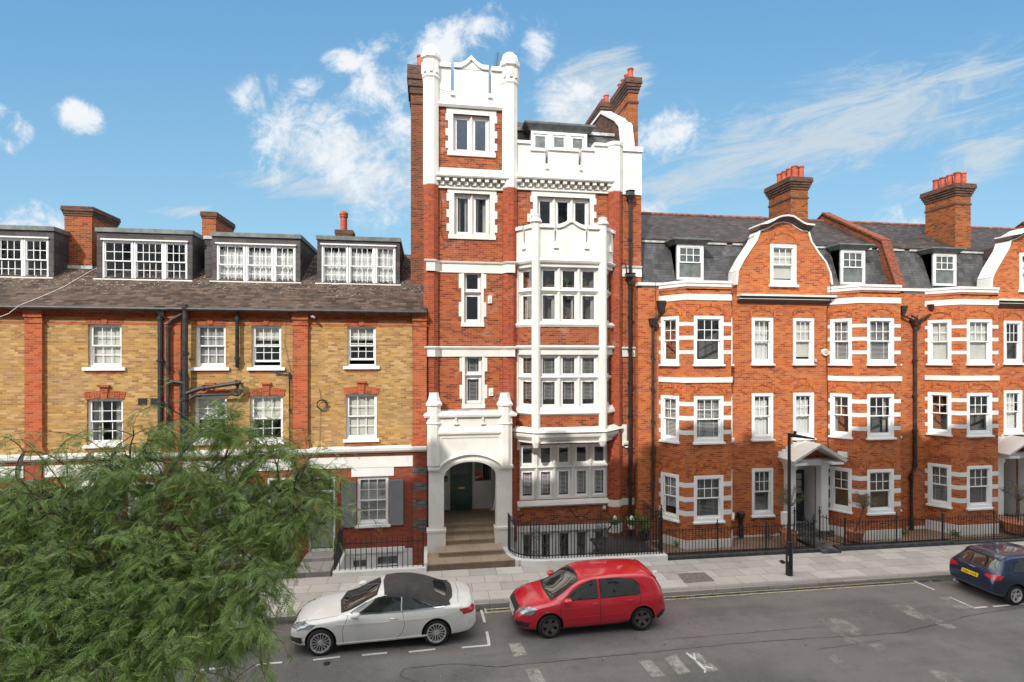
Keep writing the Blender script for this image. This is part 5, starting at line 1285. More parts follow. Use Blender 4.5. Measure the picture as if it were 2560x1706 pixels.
# plants on the sills
def sprig(name, label, base, h, r, n, mat='herb', cat='plant', pot=None, ls=.035, group=None, droop=0.0):
    o = thing(name, label, cat, base, group); b = Vector(base)
    if pot:
        m = MB(); pr_, ph_, pm = pot; m.lathe(b.x, b.y, [(pr_ * .7, b.z), (pr_, b.z + ph_ * .85), (pr_ * 1.1, b.z + ph_ * .86), (pr_ * 1.1, b.z + ph_), (pr_ * .9, b.z + ph_ * .97)], 16); build('pot', m, pm, o, smooth=True); b = b + Vector((0, 0, ph_ * .9))
    V = []; F_ = []; T = []; m = MB()
    ns = max(3, n // 40)
    tips = []
    for s_ in range(ns):
        a = random.uniform(0, 6.28); rr = r * random.uniform(.2, 1); tip = b + Vector((rr * math.cos(a), rr * math.sin(a), h * random.uniform(.5, 1))); tips.append(tip)
        m.tube([b, b.lerp(tip, .5) + Vector((0, 0, .1 * h)), tip], .004 + .003 * h, 4, .002)
    build('stems', m, 'twig', o)
    for i in range(n):
        t = random.choice(tips); f = random.uniform(.15, 1.05); c = b.lerp(t, f) + Vector((random.gauss(0, 1), random.gauss(0, 1), random.gauss(0, .8))) * r * .28
        d = Vector((random.gauss(0, 1), random.gauss(0, 1), random.gauss(0, 1) - droop)).normalized(); e = d.cross(Vector((random.random(), random.random(), .3))).normalized()
        L = ls * random.uniform(.6, 1.3); w_ = L * .3; k = len(V); V += [c, c + d * L * .5 + e * w_, c + d * L, c + d * L * .5 - e * w_]; F_.append((k, k + 1, k + 2, k + 3)); T.append(random.random())
    me = bpy.data.meshes.new('foliage'); bb = WL[o]; me.from_pydata([tuple(v - bb) for v in V], [], F_); at = me.attributes.new('tone', 'FLOAT', 'FACE'); at.data.foreach_set('value', T)
    link('foliage', me, mat, o); return o
PO, LO = faces[1]
for k_, (u, v, hh, rr, mt, lab) in enumerate(((1371, 716, .32, .12, 'olive', 'thin bonsai in the upper left light of the oriel window'), (1422, 716, .36, .14, 'herb', 'bushy green bonsai in the middle upper light of the oriel'), (1468, 717, .36, .12, 'herb', 'white orchid in the upper right light of the oriel window'), (1421, 793, .36, .17, 'olive', 'pink flowering plant in a red pot in the middle lower light of the oriel'), (1317, 793, .25, .08, 'herb', 'small green plant in the angled side light of the oriel'))):
    if k_ < 4: a, z = PO.hit(u, v); pt = PO.pt(a, z - .02, -.30)
    else: a, z = faces[0][0].hit(u, v); pt = faces[0][0].pt(a, z - .02, -.30)
    sprig('potted_plant', lab, pt, hh, rr, 130, mt, pot=(.05, .07, 'terracotta'), ls=.04)
# ================================================================ RED BRICK HOUSES
RY = 20.4; RB = 19.4; PR = Pn(0, RY); PF = Pn(0, RB)
def rz(v, u=1770, Y=RB): return ZA(u, v, Y)
BX = dict(bl=9.10, c1=9.73, c2=11.60, br=12.23)     # bay corners, first bay
xA0, xA1 = 8.22, 20.05
coping_t = rz(702); cop_b = rz(708.5); cop2_b = rz(717); wb_t, wb_b = rz(736), rz(751)
mid_t, mid_b = rz(944), rz(957)
rows = [(rz(911), rz(790.5)), (rz(1105.5), rz(991)), (rz(1303), rz(1189))]
strs = [[(rz(815), rz(806)), (rz(850), rz(840)), (rz(885.5), rz(876))], [(rz(1015.5), rz(1005)), (rz(1051), rz(1040)), (rz(1087), rz(1076))], [(rz(1218), rz(1206)), (rz(1253.5), rz(1241.5)), (rz(1289), rz(1276.5))]]
plin = rz(1349)
SILL = (.05, .075, .11)
def relief(mb, P, a, b, z, rise=.30):
    c = (a + b) / 2; hw = (b - a) / 2 + .02
    arc(mb, P, c, z + .03, hw, rise, .12, 0, .022, n=16)
def bay(h, x, kinds, right=True, label=''):
    dx = x - BX['bl']; bl, c1, c2, br = (BX[k] + dx for k in ('bl', 'c1', 'c2', 'br'))
    zt = coping_t - .02; plan = [(bl, RY), (c1, RB), (c2, RB), (br, RY)]
    wall = MB(); trim = MB(); rel = MB()
    for i in range(3):
        (p, q), (r_, s_) = plan[i], plan[i + 1]; P = Pn(p, q, math.atan2(s_ - q, r_ - p)); L = math.hypot(r_ - p, s_ - q)
        if i == 1: a0, a1 = .24, L - .38
        elif i == 0: a0, a1 = .10, L - .28
        else: a0, a1 = .28, L - .10
        if i == 1: a0, a1 = .33, L - .33
        hs = [[a0, a1, r0, r1] for r0, r1 in rows]
        pwall(wall, P, 0, L, -.3, zt, hs, .12)
        for k, hh in enumerate(hs):
            relief(rel, P, a0, a1, hh[3], .34 if i == 1 else .30)
            for z0, z1 in strs[k]:
                pbox(trim, P, .0, a0 + .01, z0, z1, -.01, .012); pbox(trim, P, a1 - .01, L - .0, z0, z1, -.01, .012)
            kd = kinds[k]; kd = kd[i] if isinstance(kd, (list, tuple)) else kd
            sash(h, P, hh, (3, 2) if i == 1 else (2, 2), (1, 1), .115, 0, .03, SILL, kd, cw=.045, bar=.028, opened=.0)
    b = build('bay', wall, 'orange_brick', h); build('relieving_arches', rel, 'arch_brick', b)
    runbox(trim, plan, -.05, .05, cop_b, coping_t); runbox(trim, plan, -.05, .02, cop2_b, cop_b); runbox(trim, plan, -.05, .025, wb_b, wb_t); runbox(trim, plan, -.05, .05, mid_b, mid_t); runbox(trim, plan, -.05, .03, -.2, plin)
    build('white_bands', trim, 'white', b)
    q = MB(); q.prism(plan, 'z', zt - .35, zt - .3); build('bay_roof', q, 'lead', b)
    return b
def red_house(X, dz, label, kb1, kb2, kmid, portico_dx, first):
    """X: shift of the whole house along the street"""
    global rows, strs, coping_t, cop_b, cop2_b, wb_t, wb_b, mid_t, mid_b
    x0, x1 = xA0 + X, xA1 + X
    if not first: x0 = xA1
    h = thing('gabled_house', label, 'house', ((x0 + x1) / 2, RY, gz(x0)), 'red brick gabled houses')
    bay(h, BX['bl'] + X, kb1); 
    if kb2: bay(h, 16.58 + X, kb2)
    mx0, mx1 = BX['br'] + X, 16.58 + X; gy = (mx0 + mx1) / 2
    # flat parts
    wx = [XA(1879, RY) + X, XA(1932, RY) + X]; wx2 = [XA(1982.5, RY) + X, XA(2034, RY) + X]
    zr1 = (ZA(1905, 909.6, RY), ZA(1905, 795, RY)); zr2 = (ZA(1905, 1098, RY), ZA(1905, 983.6, RY)); zr3 = (ZA(1905, 1288, RY), ZA(1905, 1171, RY))
    gx0, gx1 = XA(1843, RY) + X, XA(2076.7, RY) + X
    gw = [XA(1925, RY) + X, XA(1990, RY) + X, ZA(1957, 715, RY) + .05, ZA(1957, 612, RY)]
    pc = gy + portico_dx; dh = [pc - .60, pc + .62, .12, 2.95]
    hol = [[*wx, *zr1], [*wx2, *zr1], [*wx, *zr2], [*wx2, *zr2], dh]
    gwn = None
    gwx = [wx[0], wx[1]] if portico_dx > 0 else [wx2[0], wx2[1]]
    hol.append([*gwx, *zr3])
    q = MB(); zc = ZA(1957, 712.6, RY); pwall(q, PR, x0, x1, -.3, ZA(1957, 740, RY), hol, .12, thick=.35)
    pwall(q, PR, x0, BX['bl'] + X, ZA(1957, 740, RY), cop2_b + .03, [], .1, thick=.35)
    if kb2: pwall(q, PR, 16.58 + 3.13 + X, x1, ZA(1957, 740, RY), cop2_b + .03, [], .1, thick=.35)
    build('front_wall', q, 'orange_brick', h)
    q = MB()
    for hh in hol[:4] + hol[5:]: relief(q, PR, hh[0], hh[1], hh[3], .30)
    build('relieving_arches', q, 'arch_brick', h)
    for hh, kd in zip(hol[:4] + [hol[5]], kmid): sash(h, PR, hh, (3, 2), (1, 1), .115, 0, .03, SILL, kd, bar=.024)
    q = MB(); pbox(q, PR, x0, BX['bl'] + X + .1, cop_b, coping_t + .02, -.35, .04)
    if kb2: pbox(q, PR, 16.58 + 3.0 + X, x1, cop_b, coping_t + .02, -.35, .04)
    pbox(q, PR, x0 + .3, x1, -.2, rz(1340, 1900, RY) + .05, 0, .03); build('white_bands', q, 'white', h)
    # Dutch gable
    gp = [(1843, 752), (1843, 712.6), (1845, 679), (1859, 652), (1878, 623), (1892.6, 601), (1900, 579), (1897.5, 578)]
    arcp = [(1910, 576), (1924, 569.5), (1936, 562), (1945, 559), (1960, 557.5), (1974, 560), (1986, 568), (1997, 575), (2006, 579), (2018.5, 580.5)]
    rp = [(2018.5, 580.5), (2026, 606), (2045, 635), (2062, 657), (2073, 683.5), (2077.5, 712.6), (2077.5, 754)]
    cv = [(XA(u, RY) + X, ZA(u, v, RY)) for u, v in gp[:7] + arcp + rp[1:]]
    n_ = len(cv); cxm = (cv[0][0] + cv[-1][0]) / 2
    zlow = cv[0][1]
    def xat(z, side):
        pts = cv[:7] if side < 0 else cv[-6:][::-1]
        for i in range(len(pts) - 1):
            if pts[i][1] <= z <= pts[i + 1][1]:
                f = (z - pts[i][1]) / max(1e-6, pts[i + 1][1] - pts[i][1]); return pts[i][0] + f * (pts[i + 1][0] - pts[i][0])
        return pts[-1][0] if z > pts[-1][1] else pts[0][0]
    q = MB(); zs_ = sorted({zlow, gw[2], gw[3], cv[6][1], *[zlow + (cv[6][1] - zlow) * k / 18 for k in range(19)]})
    for i in range(len(zs_) - 1):
        za, zb_ = zs_[i], zs_[i + 1]; zm = (za + zb_) / 2
        segs = [((xat(za, -1), xat(zb_, -1)), (xat(za, 1), xat(zb_, 1)))]
        if gw[2] < zm < gw[3]: segs = [((xat(za, -1), xat(zb_, -1)), (gw[0], gw[0])), ((gw[1], gw[1]), (xat(za, 1), xat(zb_, 1)))]
        for (l0, l1), (r0, r1) in segs: q.quad((l0, RY, za), (r0, RY, za), (r1, RY, zb_), (l1, RY, zb_))
    top = [cv[6]] + cv[7:17] + [cv[17]] if False else cv[6:17]
    zb_ = cv[6][1]
    for i in range(len(top) - 1):
        (xa, za), (xb, zc_) = top[i], top[i + 1]; q.quad((xa, RY, zb_ - .001), (xb, RY, zb_ - .001), (xb, RY, max(zc_, zb_)), (xa, RY, max(za, zb_)))
    q2 = [(x, z) for x, z in cv]
    for i in range(len(q2) - 1): q.quad((q2[i][0], RY, q2[i][1]), (q2[i + 1][0], RY, q2[i + 1][1]), (q2[i + 1][0], RY + .55, q2[i + 1][1]), (q2[i][0], RY + .55, q2[i][1]))
    gb = build('gable', q, 'orange_brick', h, fixn=False)
    q = MB(); relief(q, PR, gw[0], gw[1], gw[3], .42); build('relieving_arch', q, 'arch_brick', gb)
    q = MB()
    def cope(pts, th, out, back):
        for i in range(len(pts) - 1):
            (xa, za), (xb, zb2) = pts[i], pts[i + 1]
            d = Vector((xb - xa, zb2 - za)).normalized(); nn_ = Vector((-d.y, d.x)) * th
            q.hexa([(xa, RY - out, za), (xb, RY - out, zb2), (xb, RY + back, zb2), (xa, RY + back, za)], [(xa + nn_.x, RY - out, za + nn_.y), (xb + nn_.x, RY - out, zb2 + nn_.y), (xb + nn_.x, RY + back, zb2 + nn_.y), (xa + nn_.x, RY + back, za + nn_.y)])
    cope(cv[1:7], .07, .05, .6); cope(cv[16:-1], .07, .05, .6); cope(cv[6:17], .055, .03, .6)
    tc_ = [(x, z + .05) for x, z in cv[6:17]]; tc_[0] = (tc_[0][0] - .12, tc_[0][1]); tc_[-1] = (tc_[-1][0] + .12, tc_[-1][1])
    cw_ = build('gable_coping', q, 'white', gb)
    q = MB()
    def cope2(pts, z0, z1, out):
        for i in range(len(pts) - 1):
            (xa, za), (xb, zb2) = pts[i], pts[i + 1]
            q.hexa([(xa, RY - out[0], za + z0), (xb, RY - out[0], zb2 + z0), (xb, RY + .6, zb2 + z0), (xa, RY + .6, za + z0)], [(xa, RY - out[1], za + z1), (xb, RY - out[1], zb2 + z1), (xb, RY + .6, zb2 + z1), (xa, RY + .6, za + z1)])
    cope2(tc_, .0, .16, (.06, .24)); build('cornice_soffit', q, 'brown_trim', gb)
    q = MB(); cope2(tc_, .16, .22, (.30, .30)); build('cornice_top', q, 'white', gb)
    sash(h, PR, gw, (3, 2), (1, 1), .13, 0, .03, (.06, .10, .12), 'roller:.9' if first else 'net', bar=.03)
    # cornice under the gable
    z1, z0 = ZA(1957, 739, RY), ZA(1957, 758, RY)
    q = MB(); runbox(q, [(gx0 - .02, RY), (gx1 + .02, RY)], 0, .34, z1 - .075, z1); runbox(q, [(gx0 - .02, RY), (gx1 + .02, RY)], 0, .235, z1 - .19, z1 - .165); build('cornice_white', q, 'white', h)
    q = MB(); runbox(q, [(gx0 - .02, RY), (gx1 + .02, RY)], 0, .22, z1 - .165, z1 - .075); profile_run(q, [(gx0 - .02, RY), (gx1 + .02, RY)], [(0, z0), (.06, z0), (.20, z1 - .19), (0, z1 - .19)], True); build('cornice_brown', q, 'brown_trim', h)
    # mansard roof
    ym, yb_, yr_ = 20.85, 21.65, 25.0; m0, m1, m2 = coping_t - .35, ZA(1700, 603, 21.65), ZA(1700, 540, 25.0)
    q = MB(); q.quad((x0, ym, m0), (x1, ym, m0), (x1, yb_, m1), (x0, yb_, m1)); ms_ = build('mansard_slope', q, 'slate', h)
    q = MB(); n = 10
    for i in range(1, n): 
        z = m0 + (m1 - m0) * i / n; y = ym + (yb_ - ym) * i / n; q.quad((x0, y - .012, z - .008), (x1, y - .012, z - .008), (x1, y + .02, z + .012), (x0, y + .02, z + .012))
    build('slate_courses', q, 'slate', ms_)
    q = MB(); q.hexa([(x0, yb_ - .08, m1 - .03), (x1, yb_ - .08, m1 - .03), (x1, yr_, m2 - .03), (x0, yr_, m2 - .03)], [(x0, yb_ - .08, m1 + .03), (x1, yb_ - .08, m1 + .03), (x1, yr_, m2 + .03), (x0, yr_, m2 + .03)])
    q.quad((x1, yr_ + 5, m0), (x0, yr_ + 5, m0), (x0, yr_, m2), (x1, yr_, m2)); q.quad((x0, yr_ + 5, m0), (x0, ym, m0), (x0, yb_, m1), (x0, yr_, m2)); q.quad((x1, ym, m0), (x1, yr_ + 5, m0), (x1, yr_, m2), (x1, yb_, m1))
    rf = build('upper_roof', q, 'roof_slate', h)
    q = MB(); x = x0
    while x < x1: q.tube([(x, yr_, m2 + .02), (min(x + .43, x1), yr_, m2 + .02 + random.uniform(-.01, .01))], .10, 8); x += .45
    build('ridge_tiles', q, 'ridge_tile', rf)
    q = MB(); x = x0
    while x < x1: w_ = random.uniform(.3, 1.6); q.box(x, min(x + w_, x1), yb_ - .10, yb_ + .05, m1 - .12, m1 - .04 + random.uniform(-.01, .01)); x += w_ + random.choice((0, 0, .3))
    build('lead_flashing', q, 'lead_light', rf)
    q = MB(); q.quad((x0, 30, -1), (x1, 30, -1), (x1, 30, m0), (x0, 30, m0)); q.quad((x0, RY + .3, -1), (x0, 30, -1), (x0, 30, m0), (x0, RY + .3, m0)); q.quad((x1, 30, -1), (x1, RY + .3, -1), (x1, RY + .3, m0), (x1, 30, m0)); build('rear_wall', q, 'old_brick', h)
    # gable roof behind the Dutch gable
    q = MB(); xa, xb, xm = cv[3][0], cv[-4][0], cxm; zt = cv[11][1] - .1
    sh = cv[6][1] - .15
    q.quad((cv[6][0], RY + .5, sh), (xm, RY + .5, zt), (xm, 25, zt), (cv[6][0], 25, sh)); q.quad((xm, RY + .5, zt), (cv[16][0], RY + .5, sh), (cv[16][0], 25, sh), (xm, 25, zt))
    q.quad((xa, RY + .5, m0), (cv[6][0], RY + .5, sh), (cv[6][0], 23.5, sh), (xa, 23.5, m0)); q.quad((cv[16][0], RY + .5, sh), (xb, RY + .5, m0), (xb, 23.5, m0), (cv[16][0], 23.5, sh))
    build('gable_roof', q, 'roof_slate', h)
    # dormers
    for j, (ua, ub, va, vb, sa, sb, sv) in enumerate(((1692.7, 1759, 614, 700, 1671, 1774, 601), (2103, 2163, 626.6, 712, 2075, 2178, 615))):
        if j == 1 and not kb2: continue
        yd = 20.95; PDm = Pn(0, yd); A = PDm.rect(ua, ub, va, vb); A[0] += X; A[1] += X
        q = MB(); q.box(A[0] - .02, A[1] + .02, yd + .06, 22.6, m0, A[3] + .05); dm = build('dormer', q, 'lead', h)
        q = MB(); profile_run(q, [(A[0] - .04, 23.0), (A[0] - .04, yd), (A[1] + .04, yd), (A[1] + .04, 23.0)], [(0, A[3] + .03), (.06, A[3] + .05), (.18, A[3] + .18), (.24, A[3] + .2), (.24, A[3] + .26), (-.5, A[3] + .30)]); q.box(A[0], A[1], yd + .1, 23.0, A[3] + .2, A[3] + .29); build('dormer_cornice', q, 'lead', dm)
        sash(h, PDm, [A[0], A[1], max(A[2], m0), A[3] + .03], (3, 2), (1, 1), .10, 0, .0, None, ('slat:.5', 'net')[j] if first else 'lcurtain:.3', bar=.03)
    # portico
    pz = 2.75
    q = MB(); 
    for s_ in (-1, 1):
        xq = pc + s_ * .74; q.box(xq - .16, xq + .16, RY - .32, RY + .01, .15, 2.95); q.box(xq - .19, xq + .19, RY - .36, RY + .01, .15, .42); q.box(xq - .19, xq + .19, RY - .36, RY + .01, 2.78, 2.95)
    q.box(pc - .98, pc + .98, RY - .35, RY - .0, 2.95, 3.2); pt_ = build('portico', q, 'white', h)
    q = MB(); xc = pc; zb2 = 3.2
    for s_ in (-1, 1):
        q.hexa([(xc, RY - 1.0, zb2 + .62), (xc + s_ * 1.14, RY - 1.0, zb2 - .02), (xc + s_ * 1.14, RY, zb2 - .02), (xc, RY, zb2 + .62)], [(xc, RY - 1.05, zb2 + .74), (xc + s_ * 1.20, RY - 1.05, zb2 + .08), (xc + s_ * 1.20, RY, zb2 + .08), (xc, RY, zb2 + .74)])
        q.box(xc + s_ * .55, xc + s_ * 1.08, RY - .95, RY, zb2 - .12, zb2 - .02)
        for k in range(7):      # stepped flashing on the wall
            f = k / 7; q.box(xc + s_ * 1.15 * f, xc + s_ * 1.15 * (f + 1 / 7), RY - .03, RY, zb2 + .08 + .62 * (1 - f) - .12, zb2 + .22 + .62 * (1 - f))
    build('canopy', q, 'white', pt_, fixn=False)
    a, b = dh[0], dh[1]; rd = .75
    q = MB(); q.quad((a, RY + .12, .15), (a, RY + rd, .15), (a, RY + rd, 2.95), (a, RY + .12, 2.95)); q.quad((b, RY + rd, .15), (b, RY + .12, .15), (b, RY + .12, 2.95), (b, RY + rd, 2.95)); q.quad((a, RY + .12, 2.95), (b, RY + .12, 2.95), (b, RY + rd, 2.95), (a, RY + rd, 2.95)); q.quad((a, RY + rd, .15), (b, RY + rd, .15), (b, RY + rd, 2.95), (a, RY + rd, 2.95)); build('door_recess', q, 'pale', h, fixn=False)
    Pd = Pn(0, RY + rd - .02); q = MB(); da, db = a + .30, b - .06; pbox(q, Pd, da, db, .35, 2.55, 0, .05); frame(q, Pd, da + .08, db - .08, .45, 1.35, .03, .05, .065); frame(q, Pd, da + .1, db - .1, 1.5, 2.45, .05, .05, .06); bars(q, Pd, da + .1, db - .1, 1.5, 2.45, 2, 3, .04, .05, .062); d = build('front_door', q, 'navy_door', h)
    q = MB(); q.quad(Pd.pt(da + .14, 1.54, .053), Pd.pt(db - .14, 1.54, .053), Pd.pt(db - .14, 2.42, .053), Pd.pt(da + .14, 2.42, .053)); build('door_pane', q, 'grey_cloth', d)
    q = MB(); q.lathe(db - .08, RY + rd - .1, [(.03, 1.38), (.03, 1.44)], 10); build('door_knob', q, 'brass', d)
    q = MB(); q.box(a - .5, b + .45, RY - .45, RY + rd, -.2, .24); build('doorstep', q, plain('path_slab', (.10, .10, .10), .7, var=.4, vs=5), h)
    return h
hA = red_house(0, 0, 'orange brick gabled house next to the tower block, two full bays and a small portico', [[None] * 3, ['slat'] * 3, ['slat:.8', 'dslat', 'dslat']], [['slat', 'slat', 'slat'], ['gcurtain:.15', 'gcurtain:.2', None], ['wood', 'wood', 'wood']],
               ['curtain:.5', 'roller:.9', 'net', 'net', 'dslat'], 1.05, True)
hB = red_house(12.17, .03, 'orange brick gabled house cut off by the right edge, forked brown downpipe at its left', [['roller:.95', 'roller:.95', 'roller:.9'], [None, None, None], ['dslat', 'dslat', 'dslat']], [[None] * 3] * 3,
               ['lcurtain:.4', None, 'net', None, None], -1.1, False)
# orange shelves seen in the right hand bay
P_ = Pn(0, RB); 
# party wall coping between the houses
def pwall_roof(par, x, w):
    ym, yb_, yr_ = 20.55, 21.35, 25.0; m0, m1, m2 = coping_t + .02, ZA(1700, 603, 21.65) + .25, ZA(1700, 540, 25.0) + .42
    pr_ = [(ym + .15, m0 - .6), (ym, m0), (yb_, m1), (yr_, m2), (yr_ + 4, m1), (yr_ + 4, m0 - .6)]
    q = MB(); q.prism(pr_, 'x', x, x + w); o = build('party_wall', q, 'old_brick', par)
    q = MB()
    for (a, b) in ((pr_[1], pr_[2]), (pr_[2], pr_[3]), (pr_[3], pr_[4])):
        for (i0, i1, e) in ((0.0, .06, .04),):
            q.hexa([(x - .06, a[0] - .02, a[1] - .02), (x + w + .03, a[0] - .02, a[1] - .02), (x + w + .03, b[0], b[1] - .02), (x - .06, b[0], b[1] - .02)], [(x - .06, a[0] - .05, a[1] + .06), (x + w + .03, a[0] - .05, a[1] + .06), (x + w + .03, b[0] - .02, b[1] + .06), (x - .06, b[0] - .02, b[1] + .06)])
    build('brick_coping', q, 'coping_brick', o)
    return o
pwall_roof(hA, 20.05, .36)
pwall_roof(hB, 32.22, .36)
for par, (uf0, uf1), yf, dyy, vt in ((hA, (1977, 2020), 22.9, 1.65, 445), (hB, (2388, 2427), 21.9, 1.55, 461)):
    zt = ZA((uf0 + uf1) / 2, vt, yf); c = stack('chimney', par, XA(uf0, yf), XA(uf1, yf), yf, yf + dyy, 12.2, zt, 'stack_brick', 'cap_brick', 5, step=.04, ch=.11)
    xm = (XA(uf0, yf) + XA(uf1, yf)) / 2
    lst = [(xm - .12, yf + .18 + .36 * i, zt - .02, .145, .62) for i in range(4)] + [(xm + .22, yf + .2, zt - .02, .145, .62)]
    pots(c, lst)
# small far chimneys beyond the ridge
q = thing('far_chimney', 'row of four red pots just showing above the slate ridge', 'chimney', (XA(1890, 30), 30, 12)); m = MB(); m.box(XA(1858, 30), XA(1925, 30), 30, 30.6, 10, ZA(1890, 553, 30)); build('stack', m, 'stack_brick', q)
for u in (1862, 1877, 1892, 1906):
    m = MB(); x = XA(u, 30); m.lathe(x, 30.3, [(.14, ZA(u, 556, 30)), (.12, ZA(u, 542, 30)), (.15, ZA(u, 541, 30)), (.15, ZA(u, 539, 30))], 12); build('chimney_pot', m, 'pot_red', q, smooth=True)
# downpipes on the red houses
Y1 = RY - .1
pipe(hA, [wpt(1632, 805, Y1), wpt(1632, 1300, Y1)], .055, 'pipe')
def hopper(par, u, v0, v1, Y, w, mat='pipe'):
    x = XA(u, Y); z0, z1 = ZA(u, v1, Y), ZA(u, v0, Y); m = MB(); m.hexa([(x - w * .6, Y - .14, z0), (x + w * .6, Y - .14, z0), (x + w * .6, Y + .1, z0), (x - w * .6, Y + .1, z0)], [(x - w, Y - .2, z1), (x + w, Y - .2, z1), (x + w, Y + .1, z1), (x - w, Y + .1, z1)]); return build('rainwater_hopper', m, mat, par)
hopper(hA, 1632, 797, 815, Y1, .16); hopper(hA, 1654, 753, 783, Y1, .18)
pipe(hA, [wpt(1654, 780, Y1), wpt(1641, 792, Y1 - .05), wpt(1634, 800, Y1 - .05)], .04, 'pipe', collars=False)
pipe(hB, [wpt(2288, 808, Y1), wpt(2288, 1170, Y1), wpt(2279, 1186, Y1), wpt(2279, 1330, Y1)], .075, 'brownpipe')
hopper(hB, 2288, 800, 814, Y1, .22, 'brownpipe'); hopper(hB, 2329, 762, 780, Y1, .22, 'brownpipe'); hopper(hB, 2253, 766, 785, Y1, .15, 'brownpipe')
pipe(hB, [wpt(2330, 778, Y1 - .05), wpt(2328, 785, Y1 - .05), wpt(2296, 801, Y1 - .05)], .045, 'brownpipe', collars=False); pipe(hB, [wpt(2253, 783, Y1 - .05), wpt(2256, 788, Y1 - .05), wpt(2284, 801, Y1 - .05)], .045, 'brownpipe', collars=False)
pipe(hB, [wpt(2281, 802, Y1 - .05), wpt(2279, 789, Y1 - .05), wpt(2288, 795, Y1 - .06), wpt(2294, 789, Y1 - .05), wpt(2293, 801, Y1 - .05)], .04, 'brownpipe', collars=False)
q = MB(); q.tube([wpt(1640, 706, 20.2), wpt(1637, 730, 20.28), wpt(1640, 760, 20.36), wpt(1640, 1110, 20.36), wpt(1634, 1290, 20.36)], .012, 5); tag(build('wall_cable', q, 'black'), 'black cable beside the slim black downpipe of the first gabled house', 'cable')
q = MB(); q.tube([wpt(2076, 708, 20.0), wpt(2078, 745, 20.1), wpt(2068, 770, 20.36), wpt(2067, 900, 20.36), wpt(2070, 1000, 20.36), wpt(2069, 1080, 20.36), wpt(2073, 1150, 20.36), wpt(2072, 1270, 20.36)], .014, 5); q.tube([wpt(2069, 1080, 20.34), wpt(2062, 1083, 20.3), wpt(2066, 1088, 20.3), wpt(2074, 1084, 20.3)], .012, 5)
tag(build('wall_cable', q, 'black'), 'black cable with loops running down left of the second bay', 'cable')
q = MB(); q.tube([wpt(1804, 688, 20.15), wpt(1840, 640, 20.9), wpt(1862, 606, 21.0), wpt(1885, 590, 20.6)], .012, 5); q.tube([wpt(1763, 651, 21.2), wpt(1810, 640, 21.3), wpt(1855, 612, 21.1), wpt(1884, 586, 20.8)], .010, 5); tag(build('roof_cable', q, 'black'), 'two loose black cables across the slates left of the big gable', 'cable')
q = MB(); x, z = XA(2060, RY), ZA(2060, 881, RY); o = thing('alarm_box', 'round white alarm box with orange lettering right of the flat windows', 'alarm box', (x, RY, z))
q.tube([(x, RY, z), (x, RY - .10, z)], .145, 20); build('housing', q, 'white', o, smooth=True); q = MB(); q.tube([(x + .03, RY - .10, z), (x + .03, RY - .106, z)], .10, 8); build('sticker', q, 'orange_box', o)
q = MB()
for k in range(3): q.box(x - .03 - .01 * k, x + .09, RY - .110, RY - .106, z + .045 - .04 * k, z + .055 - .04 * k)
build('print', q, 'white', o)
PB2 = Pn(17.2 - .63, RY, math.atan2(-1, .63))
wallbox(2096, 2121, 1129.5, 1143, PB2, 'beige rectangular light box above the left window of the second bay', 'wall lamp', 'cream_cloth', .13, 'wall_light', False)
camera_thing(2040, 900, 20.3, 'small dark camera on the wall just right of the upper flat window', -1)
# open shelves with orange boxes in the right hand bay room
sh = thing('box_shelf', 'orange boxes on a shelf inside the right hand first floor bay', 'boxes', (22.6, 20.3, 5.0)); q = MB()
for i in range(9): q.box(21.9 + i * .2, 22.07 + i * .2, 20.15, 20.4, ZA(2440, 1010, 20.2), ZA(2440, 994, 20.2) + .02 * (i % 3))
build('boxes', q, 'orange_box', sh)
q = MB(); q.box(21.8, 23.8, 20.1, 20.45, ZA(2440, 1014, 20.2), ZA(2440, 1011, 20.2)); build('shelf', q, 'white', sh)
